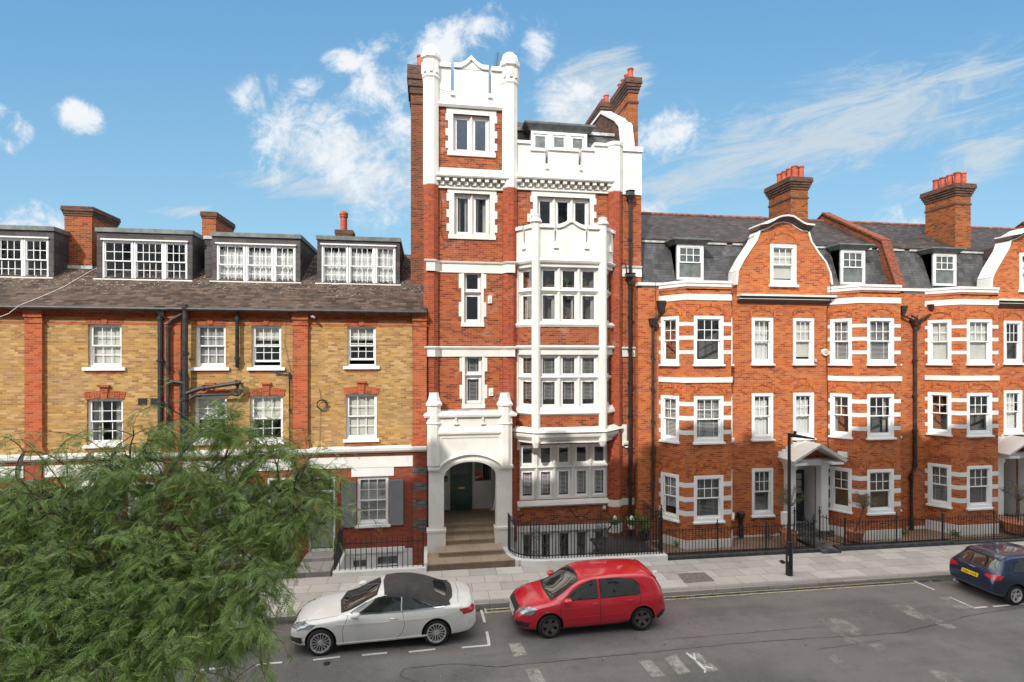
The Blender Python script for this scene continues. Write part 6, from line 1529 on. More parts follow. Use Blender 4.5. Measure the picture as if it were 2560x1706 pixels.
# ================================================================ RAILINGS, LAMP, PLANTS, CARS
def bar_mesh(h, r=.0105, tip=.10):
    m = MB(); m.lathe(0, 0, [(r, 0), (r, h - tip), (r * 1.5, h - tip * .75), (.001, h)], 6)
    me = bpy.data.meshes.new('bar'); me.from_pydata(m.v, [], m.f); me.materials.append(M['black']); return me
def railing(label, path, zb, zt, rails, sp=.115, posts=(), curl=(), group='black iron railings', closed_bars=True, r=.014):
    pts = [Vector(p) for p in path]
    o = thing('iron_railing', label, 'railing', (pts[0].x, pts[0].y, zb(pts[0].x)), group)
    L = [0]
    for i in range(len(pts) - 1): L.append(L[-1] + (pts[i + 1] - pts[i]).length)
    def at(s):
        for i in range(len(pts) - 1):
            if s <= L[i + 1] + 1e-6: return pts[i].lerp(pts[i + 1], (s - L[i]) / max(1e-6, L[i + 1] - L[i]))
        return pts[-1]
    for rz_ in rails:
        q = MB(); n = max(2, int(L[-1] / .25))
        pp = [at(L[-1] * k / n) for k in range(n + 1)]
        for i in range(n):
            a, b = pp[i], pp[i + 1]; d = (b - a).normalized(); nn_ = Vector((-d.y, d.x)) * .018
            za, zb2 = zb(a.x) + rz_, zb(b.x) + rz_
            q.hexa([(a.x - nn_.x, a.y - nn_.y, za), (b.x - nn_.x, b.y - nn_.y, zb2), (b.x + nn_.x, b.y + nn_.y, zb2), (a.x + nn_.x, a.y + nn_.y, za)], [(a.x - nn_.x, a.y - nn_.y, za + .022), (b.x - nn_.x, b.y - nn_.y, zb2 + .022), (b.x + nn_.x, b.y + nn_.y, zb2 + .022), (a.x + nn_.x, a.y + nn_.y, za + .022)])
        build('rail', q, 'black', o)
    me = bar_mesh(zt, r); n = int(L[-1] / sp)
    for i in range(min(n, 99) + 1):
        p = at(i * L[-1] / n); c = bpy.data.objects.new('bar', me); COL.objects.link(c); c.parent = o; c.location = (p.x - pts[0].x, p.y - pts[0].y, zb(p.x) - zb(pts[0].x)); WL[c] = WL[o]
    for s_ in posts:
        p = at(s_ * L[-1]); q = MB(); z = zb(p.x); q.lathe(p.x, p.y, [(.026, z - .1), (.026, z + zt + .06), (.045, z + zt + .08), (.045, z + zt + .11), (.012, z + zt + .15), (.03, z + zt + .2), (.001, z + zt + .27)], 8); pn = build('post', q, 'black', o)
        q = MB()
        for k in (-1, 1): q.tube([(p.x + k * (.02 + .07 * math.sin(R(a)) * (1 - a / 900)), p.y, z + zt + .02 + .05 * math.cos(R(a)) * (1 - a / 700)) for a in range(0, 300, 30)], .008, 5)
        build('scroll', q, 'black', pn)
    for s_ in curl:      # tall scrolled panels of the tower railing
        p = at(s_ * L[-1]); z = zb(p.x); q = MB()
        for k in (-1, 1): q.tube([(p.x + k * .14, p.y, z + .02), (p.x + k * .14, p.y, z + zt + .02)], .014, 6)
        q.tube([(p.x, p.y, z), (p.x, p.y, z + zt + .22)], .012, 6)
        for zc, sg in ((.22, 1), (zt - .35, -1), (zt - .62, 1), (zt + .06, -1)):
            for k in (-1, 1): q.tube([(p.x + k * (.068 + .062 * math.cos(R(a)) * (1 - a / 600)), p.y - .005, z + zc + sg * .07 * math.sin(R(a)) * (1 - a / 600)) for a in range(-90, 330, 30)], .009, 5)
        q.tube([(p.x, p.y, z + zt + .2), (p.x, p.y, z + zt + .3)], .02, 6); build('scroll_panel', q, 'black', o)
    return o
def plinth(label, path, w, z0, z1, mat, name='railing_plinth', coping=True):
    q = MB(); pts = [(x, y) for x, y in path]
    n = len(pts); base = (pts[0][0], pts[0][1], gz(pts[0][0]))
    full = []
    for i in range(n - 1):
        m = max(1, int(abs(pts[i + 1][0] - pts[i][0]) / 1.5)); full += [(pts[i][0] + (pts[i + 1][0] - pts[i][0]) * j / m, pts[i][1] + (pts[i + 1][1] - pts[i][1]) * j / m) for j in range(m)]
    full.append(pts[-1])
    k = len(q.v); profile_run(q, full, [(w, z0), (w, z1 - .02), (w - .02, z1), (-w, z1), (-w, z0)], True)
    q.v = [(x, y, z + gz(x)) for x, y, z in q.v]
    o = build(name, q, mat, wloc=base); return tag(o, label, 'low wall')
# tower railing, curving out from the porch
cv_ = [(2.92, 19.75), (2.95, 19.35), (3.08, 19.0), (3.32, 18.76), (3.70, 18.64), (4.1, 18.60)]
tr = cv_ + [(XA(1655, BY - .05), BY - .08)]
plinth('white painted plinth under the tall tower railing, curving from the steps', [(2.82, 20.0)] + tr + [(XA(1662, BY), BY - .08)], .17, -.1, .34, 'white')
railing('tall scrolled black railing before the towered block, curving round the steps', tr, lambda x: gz(x) + .34, 1.36, (.10, 1.18), .112, (), (.245, .63), r=.016)
xr_ = XA(1655, BY - .05)
railing('tall black side railing between the towered block and the gabled houses', [(xr_, BY - .05), (xr_ + .0, 20.3)], lambda x: gz(x) + .34, 1.50, (.10, 1.3), .14, (0.03,), r=.015)
# left area railing
xl_, xr2 = XA(836, BY), XA(1058, BY)
plinth('white plinth under the railing of the house with grey shutters', [(xl_ - .04, BY), (xr2 + .1, BY)], .12, -.3, .30, 'white')
railing('black area railing before the grey shuttered window', [(xl_, BY), (xr2, BY)], lambda x: gz(x) + .30, 1.08, (.86,), .17, (1.0,), r=.015)
railing('short black railing running back to the wall beside the grey door', [(xl_, BY + .1), (xl_, WY - .1)], lambda x: gz(x) + .24, 1.15, (.95,), .17, r=.015)
q = MB(); q.box(xl_ - .06, xl_ + .08, BY + .12, WY, -2.6, .22); q.box(xr2 + .02, xr2 + .14, BY + .12, WY, -2.6, .35)
o = build('area_wall', q, 'white', wloc=(xl_, BY, 0)); tag(o, 'white painted side walls of the sunken area below the grey shuttered window', 'wall')
q = MB(); q.box(-30, 40, BY - .02, BY + .10, -2.7, -.05); q.box(-30, 40, BY, 21, -2.75, -2.6); q.box(XT1 - .1, XT1, BY, 20.75, -2.6, .0); q.box(XT0 - .1, XT0, BY, 20.75, -2.6, .3); struct('area_floor', q, 'pale')
# railings of the gabled houses
def rail2(u0, u1, v0, v1, label, posts, base_v=None):
    p0, p1 = G(u0, v0, .1), G(u1, v1, .1); return railing(label, [(p0[0], BY - .05), (p1[0], BY - .05)], lambda x: gz(x) + .30, .98, (.06, .90), .122, posts, r=.012)
pa = (XA(1664, BY), XA(2034, BY)); pb = (XA(2086, BY), XA(2372, BY)); pcx = (XA(2372, BY), XA(2640, BY))
plinth('black painted kerb wall under the railing left of the lamp post', [(pa[0] - .03, BY - .05), (pa[1] + .12, BY - .05)], .14, -.1, .26, 'dark_coping')
plinth('black painted kerb wall under the railing right of the dark doorstep', [(pb[0], BY - .05), (pb[1] - .02, BY - .05)], .14, -.1, .28, 'dark_coping')
plinth('black painted kerb wall under the rightmost railing behind the blue car', [(pcx[0] + .02, BY - .05), (pcx[1], BY - .05)], .14, -.1, .22, 'dark_coping')
zg = lambda x: gz(x) + .24
railing('black garden railing between the tall tower railing and the lamp post gate', [(pa[0], BY - .05), (pa[1], BY - .05)], zg, 1.0, (.07, .90), .125, (.335, .665, 1.0), r=.012)
railing('black garden railing right of the dark tiled path', [(pb[0] + .42, BY - .05), (pb[1], BY - .05)], zg, 1.0, (.07, .90), .125, (.0, .48, .93), r=.012)
railing('black garden railing at the right edge behind the blue car', [(pcx[0], BY - .05), (pcx[1], BY - .05)], zg, 1.0, (.07, .90), .125, (.40,), r=.012)
railing('short black railing beside the dark tiled path, left side', [(pa[1], BY), (pa[1] - .1, BY + .95)], zg, 1.05, (.07, .90), .13, (0, 1.0), r=.012)
railing('short black railing beside the dark tiled path, right side', [(pb[0] + .42, BY), (pb[0] + .05, BY + .85)], zg, 1.05, (.07, .90), .13, (1.0,), r=.012)
# front gardens
q = MB()
for a, b in ((8.45, pa[1] + .1), (pb[0], 34)): sheet(q, a, b, BY, RY + .1, .125)
struct('front_garden', q, 'garden_brick')
q = MB(); sheet(q, pa[1] + .12, pb[0], BY - .35, RY, .21); q.box(pa[1] + .12, pb[0], BY - .36, BY + .1, -.15, .09); struct('tiled_path', q, plain('path_tiles', (.10, .10, .10), .6, var=.6, vs=2.5))
q = MB(); q.hexa([(6.2, BY + .1, .28), (8.15, BY + .1, .28), (8.15, 20.3, .3), (6.2, 20.3, .3)], [(6.2, BY + .1, .34), (8.15, BY + .1, .33), (8.15, 20.3, .36), (6.2, 20.3, .36)])
tag(build('black_deck', q, 'dark_coping'), 'flat black cover over the area behind the tall tower railing', 'cover')
q = MB(); q.tube([(4.6, 19.0, -1.3), (6.4, 19.6, .4), (7.2, 20.0, 1.25)], .03, 8); q.tube([(4.6, 19.0, -1.3), (4.6, 19.0, -2.4)], .03, 8)
for k in range(9): q.tube([(4.7 + .25 * k, 19.05 + .09 * k, -2.2 + .27 * k), (4.7 + .25 * k, 19.05 + .09 * k, -1.2 + .27 * k)], .012, 6)
tag(build('area_stair_rail', q, 'black'), 'black sloping handrail down to the basement behind the tall railing', 'handrail')
q = MB(); a = PT.hit(1421, 1269); b_ = PT.hit(1450, 1303); q.tube([PT.pt(a[0], a[1], .03), PT.pt(b_[0], b_[1], .35)], .022, 8); tag(build('wall_stay', q, 'black'), 'short black iron stay leaning from the brick wall under the five light window', 'stay')
# lamp post
lx, ly = G(1973, 1438, PH); zt = ZA(1973, 1083, ly)
lp = thing('street_lamp', 'slim black street lamp with a flat arm pointing right, on the pavement edge', 'street lamp', (lx, ly, gz(lx) + PH))
z0 = gz(lx) + PH; q = MB(); q.lathe(lx, ly, [(.115, z0), (.11, z0 + .9), (.10, z0 + 1.0), (.085, z0 + 1.04)], 16); build('base', q, 'black', lp, smooth=True)
q = MB(); q.lathe(lx, ly, [(.092, z0 + 1.0), (.092, z0 + 1.12), (.075, z0 + 1.14), (.07, z0 + 1.5), (.055, z0 + 1.6), (.05, zt)], 16); build('pole', q, 'black', lp, smooth=True)
q = MB(); q.hexa([(lx - .07, ly - .07, zt - .12), (lx + .62, ly - .45, zt - .17), (lx + .66, ly - .37, zt - .17), (lx + .07, ly + .07, zt - .12)], [(lx - .07, ly - .07, zt), (lx + .62, ly - .45, zt - .13), (lx + .66, ly - .37, zt - .13), (lx + .07, ly + .07, zt)]); hd = build('lamp_head', q, 'black', lp)
q = MB(); q.lathe(lx + .16, ly - .07, [(.05, zt - .02), (.055, zt + .06), (.02, zt + .08)], 10); build('photocell', q, 'pipe', hd)
q = MB(); q.box(lx - .112, lx - .09, ly - .1, ly - .085, z0 + .5, z0 + .68); build('number_tag', q, 'pale', lp)
# olive trees and pots
def olive(u, vp0, vp1, up0, up1, vc0, vc1, uc0, uc1, Y, label, n=900):
    x = XA((up0 + up1) / 2, Y); zb_ = ZA(u, vp1, Y); zt = ZA(u, vp0, Y); r = (XA(up1, Y) - XA(up0, Y)) / 2
    o = thing('olive_tree', label, 'potted tree', (x, Y, zb_), 'potted olive trees')
    m = MB(); m.lathe(x, Y, [(r * .72, zb_), (r * .95, zt - .06), (r * 1.05, zt - .05), (r * 1.05, zt), (r * .9, zt), (r * .88, zt - .08)], 20); build('pot', m, 'terracotta', o, smooth=True)
    xc, zc = XA((uc0 + uc1) / 2, Y), ZA(u, (vc0 + vc1) / 2, Y); rx = (XA(uc1, Y) - XA(uc0, Y)) / 2; rzz = (ZA(u, vc0, Y) - ZA(u, vc1, Y)) / 2
    b0 = Vector((x, Y, zt - .1)); f0 = Vector((xc, Y, zc - rzz * .7)); m = MB(); m.tube([b0, b0.lerp(f0, .5) + Vector((.03, 0, 0)), f0], .028, 7, .018); build('trunk', m, 'bark', o)
    m = MB(); V = []; F_ = []; T = []; tw_ = []
    for i in range(34):
        a, e = random.uniform(0, 6.28), random.uniform(-.5, 1.35); k = random.uniform(.55, 1.05); tip = Vector((xc + rx * k * math.cos(a) * math.cos(e), Y + rx * .9 * k * math.sin(a) * math.cos(e), zc + rzz * k * math.sin(e) - .0))
        mid = f0.lerp(tip, .5) + Vector((random.uniform(-.04, .04), 0, .04)); m.tube([f0, mid, tip], .008, 4, .003); tw_.append((f0, mid, tip))
    build('branches', m, 'bark', o)
    for i in range(n):
        f0_, mid, tip = random.choice(tw_); f = random.random() ** .6; c = (mid.lerp(tip, f)) + Vector([random.gauss(0, .035) for _ in range(3)]); d = (tip - mid).normalized() * .6 + Vector([random.gauss(0, .7) for _ in range(3)]); d.normalize(); e = d.cross(Vector((random.random(), random.random(), .2))).normalized()
        L = random.uniform(.035, .065); k = len(V); V += [c, c + d * L * .5 + e * L * .16, c + d * L, c + d * L * .5 - e * L * .16]; F_.append((k, k + 1, k + 2, k + 3)); T.append(random.random())
    me = bpy.data.meshes.new('crown'); bb = WL[o]; me.from_pydata([tuple(v - bb) for v in V], [], F_); at = me.attributes.new('tone', 'FLOAT', 'FACE'); at.data.foreach_set('value', T); link('crown', me, 'olive', o)
olive(1975, 1327, 1362, 1954, 1990, 1210, 1278, 1936, 2016, 19.2, 'potted olive tree behind the lamp post, left of the dark front door', 1300)
olive(2136, 1325, 1350, 2117, 2156, 1232, 1280, 2124, 2194, 19.2, 'potted olive tree in front of the bay with wooden blinds', 1000)
olive(2535, 1303, 1330, 2514, 2575, 1205, 1262, 2505, 2590, 19.2, 'potted olive tree at the right edge beside the second portico', 1000)
for (u, v, hh, rr, n, lab, mt) in ((1750, 1366, .95, .22, 500, 'tall green weed against the bay plinth behind the railing', 'herb'), (1690, 1368, .28, .25, 200, 'low weed at the left foot of the first bay', 'herb'), (1905, 1340, .35, .3, 220, 'straggly weed by the wall under the flat ground floor window', 'olive'),
                              (1985, 1362, .5, .14, 240, 'green herb growing beside the terracotta pot at the lamp post', 'herb'), (2252, 1335, .25, .3, 260, 'grassy weeds around the foot of the brown downpipe', 'herb'), (2390, 1340, .2, .25, 200, 'low weed at the foot of the rightmost bay', 'herb'), (2425, 1330, .3, .18, 160, 'yellowish weed in the rightmost front garden', 'herb'), (2210, 1345, .15, .3, 120, 'small grass tuft before the second bay', 'herb')):
    x, y = G(u, v, .13); y = min(y, 20.1); sprig('garden_weed', lab, (x, y, gz(x) + .12), hh, rr, n, mt, ls=.06, group='weeds in the front gardens')
for (u, v, lab, rr) in ((1536, 1322, 'leafy green plant with a pale flower head hanging by the brick pier, left one', .20), (1578, 1322, 'leafy green plant with a pale flower head near the black downpipe, right one', .22)):
    x = XA(u, 19.9); z = ZA(u, v, 19.9); o = sprig('hanging_plant', lab, (x, 19.9, z), .28, rr, 700, 'herb', ls=.075, pot=(.14, .16, 'white'), droop=.4)
    m = MB(); m.lathe(x + .0, 19.85, [(.02, z + .3), (.07, z + .36), (.06, z + .46), (.01, z + .52)], 8); build('flower_head', m, 'flower', o, smooth=True)
x, y = XA(1610, 19.8), 19.8; sprig('potted_shrub', 'feathery green shrub in a black pot behind the tall tower railing', (x, y, .34), .75, .28, 600, 'herb', pot=(.2, .35, 'trim'), ls=.07)
x = XA(1973, 18.85); q = MB(); q.box(x - .25, x + .02, 18.8, 19.0, .95, 1.45); tag(build('white_box', q, 'pale', wloc=(x, 18.9, .95)), 'white rectangular box mounted behind the lamp post by the gate', 'box')
x = XA(1851, RY - .1); z0 = .1; q = MB(); q.lathe(x, RY - .15, [(.09, z0), (.09, z0 + .75), (.14, z0 + .8), (.17, z0 + .98), (.12, z0 + 1.02)], 10); tag(build('waste_pipe_stub', q, 'pipe', wloc=(x, RY - .15, z0)), 'thick black pipe stub beside the right side of the first bay', 'pipe')
x, y = G(817, 1660, 0); q = MB(); q.lathe(x, y, [(.09, gz(x) + .01), (.085, gz(x) + .02)], 5); tag(build('litter', q, 'trim', wloc=(x, y, 0)), 'dark scrap of litter on the road below the white convertible', 'litter')

# ---------------------------------------------------------------- cars
def smooth_interp(pts, x):
    n = len(pts)
    if x <= pts[0][0]: return pts[0][1]
    for i in range(n - 1):
        if x <= pts[i + 1][0]:
            t = (x - pts[i][0]) / (pts[i + 1][0] - pts[i][0])
            p0 = pts[i - 1][1] if i > 0 else pts[i][1]; p1 = pts[i][1]; p2 = pts[i + 1][1]; p3 = pts[i + 2][1] if i + 2 < n else p2
            m1 = (p2 - p0) * .5 * .8; m2 = (p3 - p1) * .5 * .8
            return (2 * t ** 3 - 3 * t * t + 1) * p1 + (t ** 3 - 2 * t * t + t) * m1 + (-2 * t ** 3 + 3 * t * t) * p2 + (t ** 3 - t * t) * m2
    return pts[-1][1]
def car(name, label, cat, spec, origin, yaw):
    """local frame: x forward, y left, z up; origin = centre on the road"""
    o = thing(name, label, cat, origin); Rm = Matrix.Translation(Vector(origin)) @ Matrix.Rotation(yaw, 4, 'Z')
    L = spec['L']; wb = spec['wb']; fo = spec['fo']     # front overhang
    xf = L / 2; xa_f = xf - fo; xa_r = xa_f - wb; Wd = spec['W'] / 2; wr = spec['wr']
    xs = sorted(set([-L / 2, -L / 2 + .02, -L / 2 + .07, -L / 2 + .16] + list(np.arange(-L / 2 + .3, L / 2 - .25, .14)) + [xf - .2, xf - .1, xf - .04, xf]))
    rings = []
    for x in xs:
        top = smooth_interp(spec['top'], x); belt = smooth_interp(spec['belt'], x); bot = smooth_interp(spec['bot'], x)
        w = Wd * smooth_interp(spec['plan'], x); wt = Wd * smooth_interp(spec['wtop'], x)
        belt = min(belt, top - .03)
        zm = bot + (belt - bot) * .55; cab = max(0, min(1, (top - belt - .06) / .25))
        wsh = w * (.965 - .02 * cab); 
        e = .035
        R_ = [(0, bot + .02), (w * .80, bot + .02), (w * .95, bot + .05), (w * .985, bot + .16), (w, zm), (w * .992, zm + (belt - zm) * .5), (wsh, belt - .035)]
        if cab > 0:
            R_ += [(wsh - .025, belt + .0), (wsh + (wt - wsh) * .5, belt + (top - belt) * .47), (wt + .03, top - .085), (wt - .03, top - .03), (wt * .78, top - .004), (wt * .4, top + .014), (0, top + .02)]
        else:
            R_ += [(wsh - .04, belt - .01), (wsh * .88, belt + (top - belt) * .4), (wsh * .78, belt + (top - belt) * .62), (wsh * .64, belt + (top - belt) * .8), (wsh * .45, top - .008), (wsh * .25, top), (0, top + .004)]
        if 0 < cab < 1:
            N0 = [(wsh - .04, belt - .01), (wsh * .88, belt + (top - belt) * .4), (wsh * .78, belt + (top - belt) * .62), (wsh * .64, belt + (top - belt) * .8), (wsh * .45, top - .008), (wsh * .25, top), (0, top + .004)]
            R_[7:] = [(a[0] * cab + b[0] * (1 - cab), a[1] * cab + b[1] * (1 - cab)) for a, b in zip(R_[7:], N0)]
        rings.append((x, R_))
    V = []; F_ = []; nr = len(rings[0][1])
    for x, R_ in rings:
        V += [(x, y, z) for y, z in R_] + [(x, -y, z) for y, z in R_[1:-1][::-1]]
    m = nr * 2 - 2
    for i in range(len(rings) - 1):
        for j in range(m): j2 = (j + 1) % m; F_.append((i * m + j, i * m + j2, (i + 1) * m + j2, (i + 1) * m + j))
    def endcap(i, flip):
        r = [i * m + j for j in range(m)]; x = rings[i][0]
        for j in range(nr - 1):
            a, b = r[j], r[j + 1]; c, d = r[(m - j) % m], r[(m - j - 1) % m]
            f = (a, b, d, c) if len({a, b, c, d}) == 4 else tuple(dict.fromkeys((a, b, d, c)))
            F_.append(f if flip else f[::-1])
    endcap(0, True); endcap(len(rings) - 1, False)
    me = bpy.data.meshes.new('tmp'); me.from_pydata(V, [], F_)
    bm = bmesh.new(); bm.from_mesh(me); bmesh.ops.recalc_face_normals(bm, faces=bm.faces); bm.to_mesh(me); bm.free()
    to = bpy.data.objects.new('tmp', me); COL.objects.link(to); sm = to.modifiers.new('s', 'SUBSURF'); sm.levels = 2; sm.render_levels = 2
    cu = MB()
    for xa in (xa_f, xa_r):
        for s_ in (-1, 1):
            pr = [(wr + .055, 0)]
            k = len(cu.v); n = 36
            for yy in (Wd * .62, Wd * 1.2):
                for a in range(n): cu.v.append((xa + (wr + .05) * math.cos(2 * math.pi * a / n), s_ * yy, wr + .01 + (wr + .05) * math.sin(2 * math.pi * a / n)))
            for a in range(n): b = (a + 1) % n; cu.f.append((k + a, k + b, k + n + b, k + n + a))
            cu.f.append(tuple(k + a for a in range(n))); cu.f.append(tuple(k + n + a for a in range(n)))
    cme = bpy.data.meshes.new('cut'); cme.from_pydata(cu.v, [], cu.f); bm = bmesh.new(); bm.from_mesh(cme); bmesh.ops.recalc_face_normals(bm, faces=bm.faces); bm.to_mesh(cme); bm.free()
    co = bpy.data.objects.new('cut', cme); COL.objects.link(co)
    dg = bpy.context.evaluated_depsgraph_get(); dg.update()
    full = bpy.data.meshes.new_from_object(to.evaluated_get(dg))
    bvh = BVHTree.FromPolygons([v.co.copy() for v in full.vertices], [tuple(p.vertices) for p in full.polygons])
    bo = to.modifiers.new('b', 'BOOLEAN'); bo.operation = 'DIFFERENCE'; bo.object = co; bo.solver = 'EXACT'
    dg.update(); dg = bpy.context.evaluated_depsgraph_get(); body = bpy.data.meshes.new_from_object(to.evaluated_get(dg))
    bpy.data.objects.remove(to); bpy.data.objects.remove(co)
    body.materials.clear(); paint = M[spec['paint']]
    body.materials.append(paint); body.materials.append(M['hub_dark'])
    for p_ in body.polygons:
        c = p_.center; p_.use_smooth = True; inw = False
        for xa in (xa_f, xa_r):
            r_ = math.hypot(c.x - xa, c.z - wr - .01)
            if (abs(abs(c.y) - Wd * .62) < .01 and r_ < wr + .05) or (abs(r_ - wr - .05) < .012 and abs(p_.normal.y) < .5 and abs(c.y) > Wd * .6): inw = True
        p_.material_index = 1 if inw or c.z < spec['bot'][1][1] + .03 and p_.normal.z < -.5 else 0
    body.set_sharp_from_angle(angle=R(38))
    base = WL[o]
    def fin(me, nm, mat=None, parent=None):
        me.transform(Matrix.Translation(-base) @ Rm); 
        if mat: me.materials.append(M[mat])
        ob = bpy.data.objects.new(nm, me); COL.objects.link(ob); ob.parent = parent or o; WL[ob] = base; return ob
    bd = fin(body, 'body')
    def decal(nm, poly, view, mat, off=.006, parent=None, step=.05, both=True, smooth=True, th=True):
        """poly in (x,z) for 'side', (x,y) for 'top', (y,z) for 'front'/'rear', wrapped on to the body"""
        res = []
        sides = (-1, 1) if (view == 'side' and both) or (view in ('frontm', 'rearm')) else (1,) if view != 'side' else (spec.get('side', 1),)
        ob = None
        for sg in sides:
            P_ = [Vector((a, b)) for a, b in poly]
            if view in ('frontm', 'rearm') : P_ = [Vector((a * sg, b)) for a, b in poly]
            bd_ = []
            for i in range(len(P_)):
                a, b = P_[i], P_[(i + 1) % len(P_)]; n = max(1, int((b - a).length / step))
                bd_ += [a.lerp(b, k / n) for k in range(n)]
            nb = len(bd_); pts = list(bd_)
            x0, x1 = min(p.x for p in bd_), max(p.x for p in bd_); y0, y1 = min(p.y for p in bd_), max(p.y for p in bd_)
            xx = x0 + step / 2
            while xx < x1:
                yy = y0 + step / 2
                while yy < y1: pts.append(Vector((xx, yy))); yy += step
                xx += step
            res_ = geometry.delaunay_2d_cdt(pts, [(i, (i + 1) % nb) for i in range(nb)], [], 1, 1e-5)
            vs, fs = res_[0], res_[2]
            def cast(p):
                if view == 'side': o_, d_ = Vector((p.x, sg * 3, p.y)), Vector((0, -sg, 0))
                elif view == 'top': o_, d_ = Vector((p.x, p.y, 3)), Vector((0, 0, -1))
                elif view.startswith('front'): o_, d_ = Vector((4, p.x, p.y)), Vector((-1, 0, 0))
                else: o_, d_ = Vector((-4, p.x, p.y)), Vector((1, 0, 0))
                h = bvh.ray_cast(o_, d_)
                if h[0] is None or (view == 'side' and abs(h[0].y) < .45): h = bvh.find_nearest(Vector((p.x, sg * .68, p.y - .03)) if view == 'side' else o_ + d_ * 3)
                return h[0] + (h[1] if h[1].dot(d_) < 0 else -h[1]) * off
            V3 = [cast(p) for p in vs]; md = bpy.data.meshes.new(nm)
            md.from_pydata([tuple(v) for v in V3], [], [tuple(f) for f in fs]); md.update()
            dvec = {'side': Vector((0, sg, 0)), 'top': Vector((0, 0, 1))}.get(view, Vector((1, 0, 0)) if view.startswith('front') else Vector((-1, 0, 0)))
            bm = bmesh.new(); bm.from_mesh(md)
            bmesh.ops.delete(bm, geom=[v for v in bm.verts if not v.link_faces], context='VERTS')
            for f in bm.faces:
                f.smooth = smooth
                if f.normal.dot(dvec) < 0: f.normal_flip()
            if th:
                be = [e for e in bm.edges if e.is_boundary]; r = bmesh.ops.extrude_edge_only(bm, edges=be); 
                for v in [g for g in r['geom'] if isinstance(g, bmesh.types.BMVert)]:
                    q_ = bvh.find_nearest(v.co); v.co = q_[0] - q_[1] * .002
            bm.to_mesh(md); bm.free(); md.set_sharp_from_angle(angle=R(32))
            if len(md.polygons): ob = fin(md, nm, mat, parent)
        return ob
    def part(nm, mb, mat, parent=None, smooth=False):
        mb.v = [tuple(Rm @ Vector(v)) for v in mb.v]; return build(nm, mb, mat, parent or o, smooth=smooth)
    # wheels
    for xa in (xa_f, xa_r):
        for s_ in (-1, 1):
            yo = s_ * (Wd - .015); tw_ = .215
            def ring(prof, n=40):      # prof: (radius, y offset from outer face, inwards positive)
                q = MB(); 
                for r_, dy in prof:
                    for a in range(n): q.v.append((xa + r_ * math.cos(2 * math.pi * a / n), yo - s_ * dy, wr + r_ * math.sin(2 * math.pi * a / n)))
                for i in range(len(prof) - 1):
                    for a in range(n): b = (a + 1) % n; q.f.append((i * n + a, i * n + b, (i + 1) * n + b, (i + 1) * n + a))
                return q
            rr = spec['rim']
            w_ = part('wheel', ring([(rr - .02, .04), (rr + .005, .012), (rr + .03, .0), (wr - .03, .006), (wr - .006, .03), (wr, .06), (wr, tw_ - .04), (wr - .03, tw_), (rr, tw_)]), 'rubber', smooth=True)
            part('rim_edge', ring([(rr - .035, .03), (rr - .03, .008), (rr, .004), (rr + .004, .014), (rr - .02, .05), (rr - .04, tw_ - .03)]), spec['rimmat'], w_, smooth=True)
            q = ring([(.001, .11), (rr - .03, .11)]); part('wheel_well_disc', q, 'hub_dark', w_)
            q = MB(); ns = spec['spokes']
            for k in range(ns):
                a = 2 * math.pi * k / ns + .3
                ws_ = spec['spw']; r0_, r1_ = .055, rr - .025
                def pp(r_, t_, dy): return (xa + r_ * math.cos(a) - t_ * math.sin(a), yo - s_ * dy, wr + r_ * math.sin(a) + t_ * math.cos(a))
                q.hexa([pp(r0_, -ws_[0], .07), pp(r1_, -ws_[1], .055), pp(r1_, ws_[1], .055), pp(r0_, ws_[0], .07)], [pp(r0_, -ws_[0] * .8, .035), pp(r1_, -ws_[1] * .8, .014), pp(r1_, ws_[1] * .8, .014), pp(r0_, ws_[0] * .8, .035)])
            q2 = ring([(.001, .028), (.05, .03), (.065, .04), (.065, .07)], 20); k = len(q.v); q.v += q2.v; q.f += [tuple(k + i for i in f) for f in q2.f]
            part('spokes', q, spec['rimmat'], w_)
    return o, decal, part, bd, dict(xf=xf, xa_f=xa_f, xa_r=xa_r, Wd=Wd)
def strip(poly, w):
    """thin line polygon along a polyline"""
    P_ = [Vector(p) for p in poly]; A = []; B = []
    for i, p in enumerate(P_):
        d = (P_[min(i + 1, len(P_) - 1)] - P_[max(i - 1, 0)]).normalized(); n = Vector((-d.y, d.x)) * w / 2; A.append(tuple(p + n)); B.append(tuple(p - n))
    return A + B[::-1]
def mirror_(part, x, y, z, s_, mat, sc=1.0):
    q = MB(); 
    for a in range(7):
        pass
    n = 10; rings = [(-.02, .5), (.0, .85), (.05, 1.0), (.11, .95), (.15, .6)]
    for dx, k in rings:
        for j in range(n): t = 2 * math.pi * j / n; q.v.append((x - .10 + dx * 1.2, y + s_ * (.12 + .11 * k * math.cos(t)), z + .075 * k * math.sin(t)))
    for i in range(len(rings) - 1):
        for j in range(n): b = (j + 1) % n; q.f.append((i * n + j, i * n + b, (i + 1) * n + b, (i + 1) * n + j))
    q.f.append(tuple(range(n))); q.f.append(tuple((len(rings) - 1) * n + j for j in range(n)))
    mm = part('door_mirror', q, mat, smooth=True)
    q = MB(); q.hexa([(x - .04, y - s_ * .04, z - .09), (x + .03, y - s_ * .04, z - .09), (x + .03, y + s_ * .1, z - .06), (x - .04, y + s_ * .1, z - .06)], [(x - .04, y - s_ * .04, z - .05), (x + .03, y - s_ * .04, z - .05), (x + .03, y + s_ * .1, z - .03), (x - .04, y + s_ * .1, z - .03)]); part('mirror_foot', q, 'trim', mm)
def handle_(part, x, y, z, s_, mat):
    q = MB(); y0 = y; q.tube([(x - .10, y0 * s_, z), (x - .08, (y0 + .03) * s_, z), (x + .08, (y0 + .03) * s_, z), (x + .10, y0 * s_, z)], .013, 8); part('door_handle', q, mat, smooth=True)
